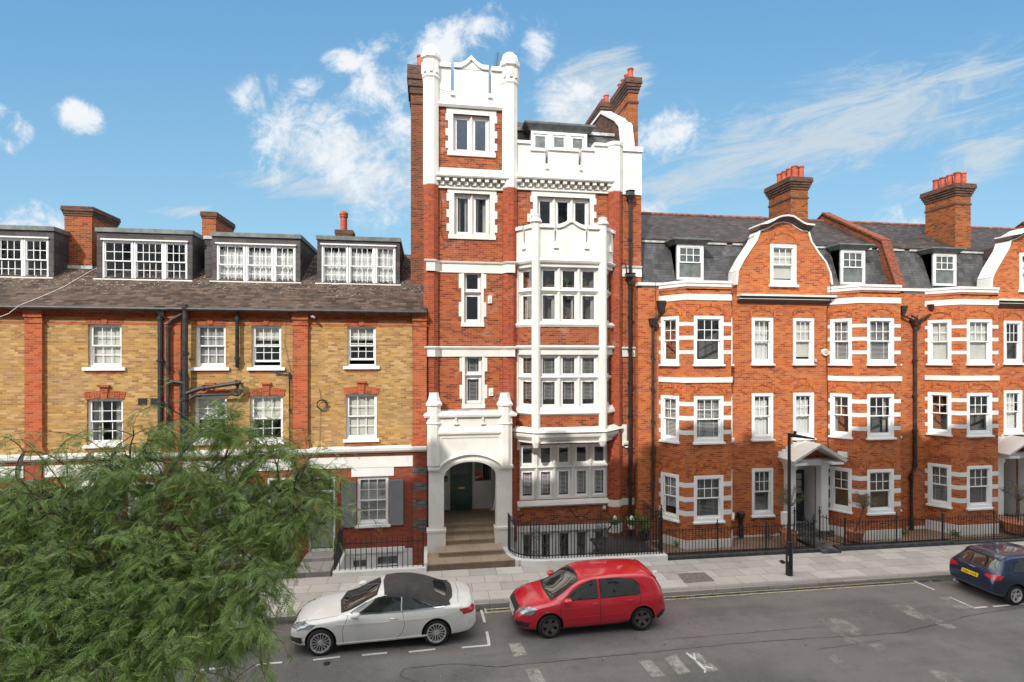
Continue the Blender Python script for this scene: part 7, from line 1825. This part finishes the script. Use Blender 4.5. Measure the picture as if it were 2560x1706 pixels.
# --- red hatchback, facing left
LZ = lambda pts, dz=0: [(x, z) for x, z in pts]
def place(uf, vf, ur, vr, spec, yaw_left=True):
    """near side wheels' contact pixels -> centre and yaw"""
    xf_, yf_ = G(uf, vf); xr_, yr_ = G(ur, vr)
    mid = Vector(((xf_ + xr_) / 2, (yf_ + yr_) / 2)); d = (Vector((xf_, yf_)) - Vector((xr_, yr_))).normalized()
    yaw = math.atan2(d.y, d.x)
    side = Vector((-d.y, d.x))
    if side.y < 0: side = -side
    # axle midpoint is offset from body centre
    off = spec['L'] / 2 - spec['fo'] - spec['wb'] / 2
    c = mid + side * (spec['W'] / 2 - .1) - d * off
    return (c.x, c.y, gz(c.x)), yaw
red = dict(L=4.2, W=1.76, wb=2.578, fo=.88, wr=.315, rim=.225, rimmat='dark_alloy', spokes=5, spw=(.052, .065), paint='car_red',
           top=[(-2.1, .72), (-2.06, .98), (-2.0, 1.10), (-1.86, 1.33), (-1.72, 1.415), (-1.5, 1.45), (-1.2, 1.47), (-.6, 1.485), (0, 1.47), (.25, 1.43), (.5, 1.32), (.85, 1.12), (1.12, .98), (1.3, .935), (1.6, .88), (1.85, .79), (2.0, .70), (2.1, .58)],
           belt=[(-2.1, .70), (-1.9, .98), (-1.6, .985), (-1, .965), (0, .935), (.9, .905), (1.2, .875), (1.6, .80), (1.9, .70), (2.1, .55)],
           bot=[(-2.1, .34), (-1.9, .22), (-1.5, .20), (1.4, .18), (1.9, .20), (2.1, .28)],
           plan=[(-2.1, .80), (-2.0, .90), (-1.8, .965), (-1.3, 1.0), (.6, 1.0), (1.3, .985), (1.7, .93), (1.95, .82), (2.05, .72), (2.1, .62)],
           wtop=[(-2.1, .70), (-1.7, .70), (-1.0, .73), (0, .74), (.5, .72), (1.1, .74), (2.1, .6)])
og_, yw = place(1372, 1594, 1605, 1574.5, red)
o, dc, pt, bd, K = car('hatchback', 'red five door hatchback with dark alloy wheels parked facing left', 'car', red, og_, yw)
def glass_side(dc, poly, dark='trim', inner=.022):
    cx = sum(p[0] for p in poly) / len(poly); cz = sum(p[1] for p in poly) / len(poly)
    big = [(cx + (x - cx) * 1.03, cz + (z - cz) * 1.09) for x, z in poly]
    dc('window_surround', big, 'side', dark, .004); return dc('side_window', poly, 'side', 'car_glass', .009)
glass_side(dc, [(.84, .955), (.55, 1.155), (.28, 1.30), (.02, 1.385), (-.10, 1.395), (-.10, .965)])
glass_side(dc, [(-.20, .965), (-.20, 1.395), (-.75, 1.385), (-1.16, 1.335), (-1.30, 1.22), (-1.33, 1.02), (-1.25, .985)])
dc('windscreen_surround', [(1.16, -.66), (1.22, 0), (1.16, .66), (.36, .57), (.30, 0), (.36, -.57)], 'top', 'trim', .004); dc('windscreen', [(1.10, -.62), (1.17, 0), (1.10, .62), (.38, .54), (.33, 0), (.38, -.54)], 'top', 'car_glass', .009)
dc('rear_window', [(-1.84, -.54), (-1.84, .54), (-2.03, .62), (-2.03, -.62)], 'top', 'car_glass', .007)
dc('roof_spoiler', [(-1.70, -.58), (-1.70, .58), (-1.87, .56), (-1.87, -.56)], 'top', 'car_red', .028)
dc('headlight', [(.50, .60), (.80, .66), (.80, .78), (.62, .80), (.46, .72)], 'frontm', 'lamp_clear', .008); dc('headlight_side', [(1.62, .70), (1.60, .80), (1.82, .76), (1.97, .66), (1.90, .62), (1.72, .64)], 'side', 'lamp_clear', .009)
dc('tail_light', [(-1.88, .92), (-2.02, .92), (-2.06, .72), (-1.93, .70), (-1.85, .76)], 'side', 'tail', .008)
dc('grille', [(-.30, .36), (.30, .36), (.44, .66), (.40, .72), (-.40, .72), (-.44, .66)], 'front', 'trim', .007); dc('bumper_intake', [(.40, .30), (.76, .32), (.72, .46), (.50, .44)], 'frontm', 'trim', .007)
dc('intake_side', [(1.78, .32), (1.76, .45), (1.95, .44), (1.98, .34)], 'side', 'trim', .008)
q = MB()
for i in range(5):
    z = .40 + .05 * i; q.box(2.085, 2.112, -.30 - .02 * i, .30 + .02 * i, z, z + .012)
pt('grille_slats', q, 'silver')
q = MB(); n = 20
for rr_ in (.055, .045): q.v += [(2.115, rr_ * math.cos(2 * math.pi * a / n), .62 + rr_ * math.sin(2 * math.pi * a / n)) for a in range(n)]
q.f += [(a, (a + 1) % n, n + (a + 1) % n, n + a) for a in range(n)]; pt('badge', q, 'chrome')
q = MB(); q.box(2.10, 2.118, -.26, .26, .43, .54); pl_ = pt('number_plate', q, 'plate_white')
dc('sill_trim', [(-1.0, .19), (1.0, .19), (1.0, .25), (-.75, .26), (-.92, .33), (-1.0, .34)], 'side', 'trim', .014); dc('bumper_trim', [(-2.06, .26), (-1.80, .26), (-1.78, .38), (-1.95, .50), (-2.1, .50)], 'side', 'trim', .009)
for pl2 in ([(.90, .93), (.95, .60), (.93, .24)], [(-.16, .95), (-.16, .26)], [(-1.33, .99), (-1.28, .75), (-1.02, .45), (-.98, .30)], [(-1.9, .99), (-1.86, .70)]): dc('panel_gap', strip(pl2, .012), 'side', 'hub_dark', .002, step=.03, th=False)
dc('door_moulding', strip([(.84, .52), (-.14, .52)], .035), 'side', 'car_red', .018); dc('door_moulding', strip([(-.20, .52), (-.86, .53)], .035), 'side', 'car_red', .018)
dc('bonnet_gap', strip([(1.25, .72), (1.6, .68), (1.85, .62), (1.98, .40)], .010), 'top', 'hub_dark', .002, step=.04, th=False); dc('bonnet_gap', strip([(1.25, -.72), (1.6, -.68), (1.85, -.62), (1.98, -.40)], .010), 'top', 'hub_dark', .002, step=.04, th=False)
dc('side_indicator', [(1.20, .70), (1.32, .715), (1.36, .70), (1.30, .685)], 'side', 'lamp_clear', .012)
for s_ in (-1, 1):
    mirror_(pt, .78, .83 * s_, 1.0, s_, 'car_red'); handle_(pt, -.02, .852, .84, s_, 'car_red'); handle_(pt, -1.02, .845, .86, s_, 'car_red')
q = MB(); q.tube([(1.14, -.50, 1.0), (1.05, -.05, 1.085)], .009, 6); q.tube([(1.16, .10, 1.0), (1.06, .48, 1.05)], .009, 6); pt('wipers', q, 'trim')
q = MB(); q.tube([(-1.35, 0, 1.47), (-1.45, 0, 1.60)], .006, 5); pt('roof_aerial', q, 'trim')
# --- white convertible, facing left
wh = dict(L=4.69, W=1.81, wb=2.84, fo=.80, wr=.33, rim=.245, rimmat='silver', spokes=15, spw=(.010, .013), paint='car_white',
          top=[(-2.345, .70), (-2.28, .93), (-2.1, .985), (-1.75, 1.02), (-1.45, 1.12), (-1.1, 1.28), (-.7, 1.385), (-.25, 1.41), (.08, 1.375), (.35, 1.26), (.75, 1.08), (1.0, .98), (1.3, .935), (1.7, .87), (2.05, .78), (2.25, .68), (2.345, .55)],
          belt=[(-2.345, .68), (-2.2, .90), (-1.7, .965), (-1, .95), (0, .91), (1.0, .88), (1.5, .83), (1.9, .76), (2.2, .65), (2.345, .52)],
          bot=[(-2.345, .34), (-2.15, .22), (-1.7, .19), (1.5, .17), (2.1, .18), (2.345, .26)],
          plan=[(-2.345, .70), (-2.25, .84), (-2.0, .94), (-1.5, 1.0), (.5, .985), (1.4, 1.0), (1.9, .93), (2.15, .82), (2.28, .70), (2.345, .56)],
          wtop=[(-2.345, .60), (-1.7, .66), (-1.1, .62), (-.3, .63), (.2, .64), (1.0, .74), (2.3, .6)])
og_, yw = place(800, 1637, 1093, 1612.5, wh)
o, dc, pt, bd, K = car('convertible', 'white two door convertible with a closed dark fabric roof parked facing left', 'car', wh, og_, yw)
dc('soft_top', [(.02, -.60), (.08, 0), (.02, .60), (-.5, .62), (-.95, .66), (-1.35, .70), (-1.62, .66), (-1.72, .40), (-1.74, 0), (-1.72, -.40), (-1.62, -.66), (-1.35, -.70), (-.95, -.66), (-.5, -.62)], 'top', 'softtop', .016)
dc('soft_top_side', [(.00, 1.335), (-.3, 1.375), (-.8, 1.33), (-1.2, 1.22), (-1.60, 1.04), (-1.66, .985), (-1.30, .965), (-1.05, 1.06), (-.75, 1.17), (-.45, 1.235), (-.05, 1.255)], 'side', 'softtop', .014)
dc('rear_window', [(-1.26, -.44), (-1.22, 0), (-1.26, .44), (-1.52, .50), (-1.58, 0), (-1.52, -.50)], 'top', 'car_glass', .026)
dc('side_window', [(.86, .945), (.50, 1.125), (.20, 1.235), (.02, 1.27), (-.40, 1.25), (-.40, .94)], 'side', 'car_glass', .012); dc('quarter_window', [(-.43, .94), (-.43, 1.235), (-.75, 1.165), (-1.02, 1.06), (-1.28, .965)], 'side', 'car_glass', .012)
dc('chrome_strip', strip([(.95, .925), (.3, .928), (-.4, .935), (-1.0, .952), (-1.5, .965)], .02), 'side', 'chrome', .016)
dc('windscreen_surround', [(1.08, -.66), (1.18, 0), (1.08, .66), (.20, .56), (.13, 0), (.20, -.56)], 'top', 'trim', .004); dc('windscreen', [(1.02, -.61), (1.10, 0), (1.02, .61), (.24, .53), (.18, 0), (.24, -.53)], 'top', 'car_glass', .010)
dc('headlight', [(.48, .60), (.84, .66), (.84, .76), (.62, .78), (.46, .70)], 'frontm', 'lamp_clear', .008); dc('headlight_side', [(1.86, .74), (1.92, .80), (2.10, .76), (2.22, .66), (2.12, .60), (1.98, .66)], 'side', 'lamp_clear', .010)
dc('tail_light', [(-1.98, .86), (-2.22, .90), (-2.30, .80), (-2.22, .74), (-2.05, .77)], 'side', 'tail', .009); dc('tail_light_rear', [(.50, .78), (.84, .74), (.84, .88), (.55, .88)], 'rearm', 'tail', .009)
dc('grille', [(-.36, .42), (.36, .42), (.42, .62), (.30, .68), (-.30, .68), (-.42, .62)], 'front', 'trim', .007); dc('bumper_intake', [(.46, .30), (.80, .34), (.78, .46), (.52, .42)], 'frontm', 'trim', .007); dc('intake_side', [(2.02, .30), (2.00, .46), (2.2, .42), (2.22, .33)], 'side', 'trim', .008)
dc('rear_vent', strip([(-2.16, .62), (-2.12, .50), (-2.03, .42)], .02), 'side', 'pale', .010); dc('lower_trim', [(-2.28, .30), (-1.9, .26), (-1.9, .22), (-2.2, .22)], 'side', 'trim', .008)
for pl2 in ([(.90, .90), (1.02, .62), (1.0, .28), (.95, .22)], [(-.44, .93), (-.50, .60), (-.42, .40), (-.30, .30)], [(-1.95, .97), (-1.90, .80)]): dc('panel_gap', strip(pl2, .010), 'side', 'hub_dark', .002, step=.03, th=False)
dc('bonnet_gap', strip([(1.15, .74), (1.6, .72), (2.0, .62), (2.2, .45)], .009), 'top', 'hub_dark', .002, step=.04, th=False); dc('boot_gap', strip([(-1.86, -.66), (-1.90, 0), (-1.86, .66)], .010), 'top', 'hub_dark', .002, step=.04, th=False)
dc('side_crease', strip([(1.2, .74), (.2, .72), (-1.0, .74), (-1.6, .77)], .03), 'side', 'car_white', .007); dc('sill_ridge', strip([(1.15, .27), (0, .27), (-1.05, .30)], .04), 'side', 'car_white', .02)
for s_ in (-1, 1): mirror_(pt, .72, .86 * s_, .99, s_, 'car_white'); handle_(pt, -.24, .880, .80, s_, 'chrome')
q = MB(); q.tube([(1.06, -.50, 1.0), (.96, -.02, 1.05)], .009, 6); q.tube([(1.08, .10, 1.0), (.98, .50, 1.03)], .009, 6); pt('wipers', q, 'trim')
# --- blue hatchback, facing right
bl = dict(L=3.95, W=1.74, wb=2.47, fo=.80, wr=.30, rim=.205, rimmat='silver', spokes=5, spw=(.028, .036), paint='car_blue',
          top=[(-1.975, .66), (-1.93, .90), (-1.80, 1.02), (-1.55, 1.26), (-1.40, 1.35), (-1.0, 1.40), (-.4, 1.425), (.1, 1.40), (.4, 1.28), (.8, 1.06), (1.05, .95), (1.3, .90), (1.6, .82), (1.85, .70), (1.975, .52)],
          belt=[(-1.975, .64), (-1.85, .90), (-1.5, .96), (-1, .945), (0, .92), (.9, .885), (1.3, .82), (1.7, .72), (1.975, .5)],
          bot=[(-1.975, .36), (-1.8, .24), (-1.4, .20), (1.3, .18), (1.8, .20), (1.975, .28)],
          plan=[(-1.975, .78), (-1.88, .90), (-1.7, .97), (-1.2, 1.0), (.6, 1.0), (1.3, .98), (1.6, .92), (1.85, .78), (1.975, .6)],
          wtop=[(-1.975, .62), (-1.5, .64), (-.9, .67), (0, .68), (.5, .69), (1.0, .73), (1.975, .6)])
cx0, cy0 = G(2535, 1511.5)
off = bl['L'] / 2 - bl['fo'] - bl['wb']      # rear axle x in body frame
o, dc, pt, bd, K = car('hatchback', 'dark blue hatchback seen from behind at the right edge, yellow rear number plate', 'car', bl, (cx0 - off, cy0 + .77, gz(cx0)), 0.0)
dc('rear_window', [(-1.44, -.50), (-1.44, .50), (-1.78, .60), (-1.80, 0), (-1.78, -.60)], 'top', 'car_glass', .007)
dc('roof_spoiler', [(-1.30, -.55), (-1.30, .55), (-1.50, .53), (-1.52, 0), (-1.50, -.53)], 'top', 'car_blue', .03); dc('spoiler_edge', strip([(-1.51, -.53), (-1.535, 0), (-1.51, .53)], .03), 'top', 'trim', .02)
dc('tail_light', [(.42, .80), (.62, .74), (.80, .75), (.80, .89), (.64, .88), (.46, .86)], 'rearm', 'tail', .010); dc('tail_light_side', [(-1.93, .76), (-1.80, .77), (-1.76, .82), (-1.80, .89), (-1.92, .90)], 'side', 'tail', .010)
dc('bumper_trim', [(-.78, .26), (.78, .26), (.76, .33), (-.76, .33)], 'rear', 'shutter', .010); dc('boot_gap', strip([(-.80, .60), (.80, .60)], .010), 'rear', 'hub_dark', .002, step=.05, th=False)
glass_side(dc, [(.75, .95), (.45, 1.15), (.15, 1.30), (-.1, 1.34), (-.35, 1.345), (-.35, .955)]); glass_side(dc, [(-.43, .955), (-.43, 1.34), (-.85, 1.31), (-1.10, 1.22), (-1.32, 1.0), (-1.25, .965)])
for pl2 in ([(-.39, .94), (-.42, .30)], [(-1.45, .96), (-1.6, .80)]): dc('panel_gap', strip(pl2, .010), 'side', 'hub_dark', .002, step=.03, th=False)
dc('windscreen', [(1.0, -.60), (1.07, 0), (1.0, .60), (.25, .52), (.20, 0), (.25, -.52)], 'top', 'car_glass', .009)
xb = -1.975
h_ = None
Rm = Matrix.Translation(Vector((cx0 - off, cy0 + .77, gz(cx0))))
q = MB(); q.hexa([(xb - .03, .26, .665), (xb - .03, -.26, .665), (xb + .02, -.26, .665), (xb + .02, .26, .665)], [(xb + .008, .26, .775), (xb + .008, -.26, .775), (xb + .05, -.26, .775), (xb + .05, .26, .775)]); pl_ = pt('number_plate', q, 'plate_yellow')
tilt = math.atan2(.038, .11)
mt = Rm @ Matrix.Translation(Vector((xb - .012, 0, .72))) @ Matrix(((0, math.sin(tilt), -math.cos(tilt), 0), (-1, 0, 0, 0), (0, math.cos(tilt), math.sin(tilt), 0), (0, 0, 0, 1)))
text_mesh('LS66 OVB', .105, 'ink', pl_, mt, 'lettering', .004)
for k in range(4):
    q = MB(); c = (-.066 + .044 * k); q.tube([(xb + .105 + .0 - .035 * math.sin(R(a)) * -0 - .03, c + .03 * math.cos(R(a)), .90 + .03 * math.sin(R(a))) for a in range(0, 361, 24)], .006, 6); pt('badge_ring', q, 'chrome')
q = MB(); q.tube([(-1.0, 0, 1.41), (-1.12, 0, 1.54)], .006, 5); pt('roof_aerial', q, 'trim')
q = MB(); q.tube([(xb + .02, .50, .28), (xb - .02, .50, .28)], .035, 10); pt('exhaust', q, 'silver')
for s_ in (-1, 1): mirror_(pt, .70, .82 * s_, .98, s_, 'car_blue'); handle_(pt, -.25, .85, .82, s_, 'car_blue')
# --- dark car behind the tree
gy_ = dict(red); gy_['paint'] = 'car_grey'; gy_['rimmat'] = 'silver'
o, dc, pt, bd, K = car('hatchback', 'dark grey car half hidden by the tree behind the white convertible', 'car', gy_, (-6.4, 14.95, gz(-6.4)), 0.0)
glass_side(dc, [(.84, .955), (.55, 1.155), (.28, 1.30), (.02, 1.385), (-.10, 1.395), (-.10, .965)]); glass_side(dc, [(-.20, .965), (-.20, 1.395), (-.75, 1.385), (-1.16, 1.335), (-1.30, 1.22), (-1.33, 1.02), (-1.25, .985)])
dc('windscreen', [(1.10, -.62), (1.17, 0), (1.10, .62), (.38, .54), (.33, 0), (.38, -.54)], 'top', 'car_glass', .009); dc('grille', [(-.30, .36), (.30, .36), (.44, .66), (.40, .72), (-.40, .72), (-.44, .66)], 'front', 'trim', .007)
dc('headlight', [(.50, .60), (.80, .66), (.80, .78), (.62, .80), (.46, .72)], 'frontm', 'lamp_clear', .008); q = MB(); q.box(2.10, 2.118, -.26, .26, .43, .54); pt('number_plate', q, 'plate_white')
# fallen leaves and specks along the gutter and road
q = MB(); rl = random.Random(3)
for i in range(420):
    if i < 260: x = rl.uniform(-8, 20); y = KY - abs(rl.gauss(0, .28)) - .03
    else: x = rl.uniform(-8, 20); y = rl.uniform(12.4, KY - .3)
    s = rl.uniform(.018, .042); a = rl.uniform(0, 6.28); z = gz(x) + .013
    q.quad(*[(x + s * k * math.cos(a + b), y + s * k * math.sin(a + b), z + .006 * (j % 2)) for j, (b, k) in enumerate(((0, 1), (1.57, .5), (3.14, 1), (4.71, .5)))])
o = build('leaf_litter', q, plain('dry_leaf', (.34, .22, .10), .9, var=.45, vs=9)); o['kind'] = 'stuff'
# ================================================================ BIG TREE (acacia-like, in front at the left)
def inpoly(poly, x, y):
    c = False; n = len(poly); j = n - 1
    for i in range(n):
        xi, yi = poly[i]; xj, yj = poly[j]
        if (yi > y) != (yj > y) and x < (xj - xi) * (y - yi) / (yj - yi) + xi: c = not c
        j = i
    return c
def tree():
    rnd = random.Random(11); nr = np.random.RandomState(5)
    K = 1 / 2.16
    T = lambda pts: [(x * K, 980 + y * K) for x, y in pts]
    dense = T([(-260, 480), (150, 470), (420, 400), (560, 360), (700, 300), (830, 190), (900, 110), (1040, 120), (1160, 120), (1290, 90), (1360, 170), (1420, 280), (1480, 380), (1590, 440), (1610, 530), (1570, 620), (1520, 740), (1480, 850), (1380, 930), (1350, 1020), (1360, 1120), (1370, 1250), (1360, 1370), (1320, 1420), (1180, 1440), (1020, 1480), (850, 1500), (600, 1700), (-260, 1700)])
    sparse = T([(-260, 200), (60, 175), (260, 175), (420, 190), (480, 90), (700, 80), (1280, 60), (1380, 150), (1450, 260), (1560, 350), (1700, 400), (1790, 500), (1880, 590), (1940, 690), (1930, 740), (1860, 660), (1760, 620), (1690, 760), (1690, 900), (1770, 1000), (1760, 1080), (1700, 1040), (1600, 900), (1480, 980), (1500, 1100), (1540, 1230), (1530, 1380), (1490, 1500), (1420, 1500), (1260, 1520), (1150, 1580), (1000, 1500), (900, 1600), (600, 1720), (-260, 1720)])
    base = Vector((-5.2, 6.6, gz(-5.2) + .12))
    o = thing('acacia_tree', 'large feathery green street tree filling the lower left in front of the terrace', 'tree', base)
    fork = base + Vector((.15, .2, 2.6))
    m = MB(); m.tube([base + Vector((0, 0, -.2)), base + Vector((.05, .02, .4)), base + Vector((0, .1, 1.4)), fork], .19, 12, .13); build('trunk', m, 'bark', o, smooth=True)
    def depth(u, v):
        f = (v - 1000) / 700.0; g_ = max(0, u - 350) / 500.0
        return 9.2 - 3.6 * max(0, min(1.1, f)) - .2 * g_
    targets = []
    def sample(poly, n, spread, kind):
        k = 0; us = [p[0] for p in poly]; vs = [p[1] for p in poly]
        while k < n:
            u, v = rnd.uniform(min(us), max(us)), rnd.uniform(min(vs), max(vs))
            if not inpoly(poly, u, v): continue
            d = depth(u, v) + rnd.random() ** 1.3 * spread
            targets.append((AT(u, v, d), kind)); k += 1
    sample(dense, 345, 2.2, 1); sample(sparse, 150, .9, 0)
    k = 0
    while k < 58:
        u, v = rnd.uniform(640, 815), rnd.uniform(1090, 1500)
        if inpoly(sparse, u, v) and not inpoly(dense, u, v) and not (v > 1340 and u > 700): targets.append((AT(u - 10, v - 25, depth(u, v) + rnd.random() * .8), 0)); k += 1
    hubs = []
    for (u, v, d) in ((120, 1250, 7.0), (330, 1200, 7.6), (560, 1150, 8.0), (640, 1330, 7.4), (420, 1420, 6.6), (200, 1480, 6.2), (560, 1520, 6.6), (20, 1560, 5.8), (380, 1600, 6.0), (60, 1130, 8.6), (300, 1110, 8.9), (700, 1230, 7.8), (500, 1080, 8.8), (-80, 1350, 6.6)):
        hubs.append(AT(u, v, d + 1.5))
    lm = MB()
    for h in hubs:
        mid = fork.lerp(h, .5) + Vector((rnd.uniform(-.2, .2), rnd.uniform(-.2, .2), .55))
        pts = []
        for i in range(9):
            t = i / 8; pts.append(fork * (1 - t) ** 2 + mid * 2 * t * (1 - t) + h * t * t + Vector((rnd.uniform(-.03, .03), rnd.uniform(-.03, .03), rnd.uniform(-.03, .03))))
        lm.tube(pts, .07, 7, .02)
    build('limbs', lm, 'bark', o, smooth=True)
    bm_ = MB(); tw = MB(); leafpos = []; pods = MB()
    subs = []
    for tg, kind in rnd.sample(targets, 75):
        h = min(hubs, key=lambda q: (q - tg).length); c = h.lerp(tg, .72) + Vector((0, 0, .05)); mid = h.lerp(c, .5) + Vector((rnd.uniform(-.1, .1), rnd.uniform(-.1, .1), .16)); pp = [h * (1 - t) ** 2 + mid * 2 * t * (1 - t) + c * t * t for t in (0, .2, .4, .6, .8, 1.0)]
        bm_.tube(pp, .017, 5, .010); subs += [pp[-1], pp[-3]]
    subs += hubs
    for tg, kind in targets:
        h = min(subs, key=lambda q: (q - tg).length + rnd.uniform(0, .25))
        L = (tg - h).length; mid = h.lerp(tg, .5) + Vector((rnd.uniform(-.1, .1), rnd.uniform(-.1, .1), .10 + .10 * L))
        pts = [h * (1 - t) ** 2 + mid * 2 * t * (1 - t) + tg * t * t for t in (0, .2, .4, .6, .8, 1.0)]
        bm_.tube(pts, .0095, 5, .004)
        out = (tg - h).normalized() if L > .05 else Vector((0, 0, 1))
        nt_ = 5 if kind else 3
        for k in range(nt_):
            st = pts[-1] if k < 2 else pts[-2 - (k % 3)]
            dr = (out * .7 + Vector((rnd.gauss(0, .75), rnd.gauss(0, .75), rnd.gauss(.15, .45)))).normalized(); Lt = rnd.uniform(.35, .8)
            p = Vector(st); tp = [p.copy()]; d = dr.copy()
            for s_ in range(6):
                d = (d + Vector((rnd.gauss(0, .12), rnd.gauss(0, .12), -.20))).normalized(); p = p + d * Lt / 6; tp.append(p.copy())
            tw.tube(tp, .0045, 4, .0018)
            for s_ in range(1, 7):
                for side in (0, 1, 2) if kind else (0, 1):
                    if rnd.random() < .12: continue
                    leafpos.append((tp[s_].lerp(tp[s_ - 1], rnd.random()), (tp[s_] - tp[s_ - 1]).normalized(), rnd.random(), kind))
            if rnd.random() < .05:
                a = tp[4]; pods.tube([a, a + Vector((.01, .0, -.05)), a + Vector((.035, .01, -.11)), a + Vector((.02, 0, -.18))], .009, 5, .006)
    build('branches', bm_, 'bark', o); build('twigs', tw, 'twig', o); build('seed_pods', pods, 'pod', o)['kind'] = 'stuff'
    # leaves: pinnate, 8 pairs + tip, leaflets as folded quads
    npair = 7; LV = []
    for i in range(npair):
        y = .10 + .90 * (i + .6) / npair; s = .5 + .5 * math.sin(math.pi * min(1, (i + 1.2) / (npair + .5)))
        for sg in (-1, 1):
            LV.append((y, sg, s))
    tpl = []
    for y, sg, s in LV:
        a = R(62); dx, dy = sg * math.sin(a), math.cos(a); ln = .25 * s; w = .046 * s
        b = np.array([0, y, 0]); d = np.array([dx, dy, -.12]); e = np.array([-dy, dx, 0.0]) * sg
        tpl += [b, b + d * ln * .5 + e * w + np.array([0, 0, .03 * s]), b + d * ln, b + d * ln * .5 - e * w]
    b = np.array([0, 1.0, 0]); tpl += [b, b + [.05, .1, 0], b + [0, .22, -.02], b + [-.05, .1, 0]]
    # rachis
    tpl += [np.array(q) for q in ((-.006, 0, 0), (.006, 0, 0), (.004, 1.0, 0), (-.004, 1.0, 0))]
    tpl = np.array(tpl); nq = len(tpl) // 4
    n = len(leafpos); P = np.zeros((n, len(tpl), 3)); tone = np.zeros((n, nq))
    for i, (p, d, r_, kind) in enumerate(leafpos):
        L = rnd.uniform(.11, .19)
        side = d.cross(Vector((0, 0, 1)));
        if side.length < .1: side = Vector((1, 0, 0))
        side.normalize(); sgn = 1 if r_ > .5 else -1
        y = (side * sgn * rnd.uniform(.6, 1.1) + d * rnd.uniform(.2, .9) + Vector((rnd.gauss(0, .3), rnd.gauss(0, .3), rnd.gauss(-.25, .35)))).normalized()
        up = Vector((rnd.gauss(0, .45), rnd.gauss(0, .45), 1)).normalized(); x = y.cross(up)
        if x.length < .05: x = Vector((1, 0, 0))
        x.normalize(); z = x.cross(y)
        Mx = np.array([x, y, z]) * L
        t = tpl.copy(); t[:, 2] -= .30 * t[:, 1] ** 2     # droop of the rachis
        P[i] = t @ Mx + np.array(p)
        tn = min(.96, max(0, rnd.gauss(.48, .2)))
        if rnd.random() < .006: tn = 1.0
        tone[i] = np.clip(tn + nr.normal(0, .06, nq), 0, 1 if tn > .97 else .95)
    P -= np.array(base)
    nv = n * len(tpl); me = bpy.data.meshes.new('foliage'); me.vertices.add(nv); me.vertices.foreach_set('co', P.reshape(-1).astype(np.float32))
    nf = nv // 4; me.loops.add(nv); me.loops.foreach_set('vertex_index', np.arange(nv, dtype=np.int32)); me.polygons.add(nf)
    me.polygons.foreach_set('loop_start', np.arange(0, nv, 4, dtype=np.int32)); me.polygons.foreach_set('loop_total', np.full(nf, 4, dtype=np.int32)); me.update(); me.validate()
    at = me.attributes.new('tone', 'FLOAT', 'FACE'); at.data.foreach_set('value', tone.reshape(-1).astype(np.float32))
    link('crown', me, 'leaf', o)
    print('leaves', n, 'faces', nf)
tree()
# ================================================================ NEAR SIDE BLOCK (casts the shade over the street)
nb = thing('stucco_mansion_row', 'long cream stucco mansion row on the near side of the street, opposite the towered block', 'building', (0, -.6, 0))
NY = -.5
PNB = Pn(0, NY, math.pi)      # faces +y ; a runs towards -x
q = MB(); hol = []
ws = []
for fx in range(-22, 20):
    for fz in range(6):
        x = fx * 3.0 + .8
        if abs(-x) < 2.6 and fz == 2: continue
        ws.append([x, x + 1.25, 1.2 + fz * 3.4, 3.2 + fz * 3.4])
PROF = math.tan(R(SUN_EL)) / math.cos(R(SUN_AZ)); NH = 4.4 + 20.3 * PROF - 1.6
pwall(q, PNB, -62, 70, 0, NH, [[-2.2, 2.2, 5.5, 9.4]], .3)
for xx in (-62, 70): pass
q.box(-70, 62, -10, -9.9, 0, NH); q.box(-70, -69.9, -10, NY, 0, NH); q.box(61.9, 62, -10, NY, 0, NH); q.box(-70, 62, -10, NY, NH - .1, NH - .002)
build('wall', q, 'stucco', nb)
for w in ws:
    pass
q = MB(); g_ = MB()
for w in ws:
    frame(q, PNB, w[0], w[1], w[2], w[3], .12, 0, .05); bars(q, PNB, w[0] + .12, w[1] - .12, w[2] + .12, w[3] - .12, 2, 2, .05, .01, .03)
    g_.quad(PNB.pt(w[0] + .1, w[2] + .1, .012), PNB.pt(w[1] - .1, w[2] + .1, .012), PNB.pt(w[1] - .1, w[3] - .1, .012), PNB.pt(w[0] + .1, w[3] - .1, .012))
for z in (4.3, 11.1, 17.9): pbox(q, PNB, -62, 70, z, z + .22, 0, .06)
wf = build('windows', q, 'white', nb); wf['kind'] = 'stuff'
build('window_panes', g_, 'car_glass', wf)
q = MB()
for x0, x1, h in ((-70, -33, 1.2), (-33, -17.5, 1.0), (-17.5, -13.2, .95), (-13.2, -12.0, 1.9), (-12.0, -8, 1.0), (-8, -7.2, 2.1), (-7.2, -4.4, 1.45), (-4.4, 0, 1.9), (0, 1.2, 2.3), (1.2, 7, 1.75), (7, 8.2, 2.2), (8.2, 14, 1.8), (14, 62, 1.9)):
    q.box(x0, x1, -9, NY - .25, NH - .05, NH + h)
build('roof', q, 'roof_slate', nb)
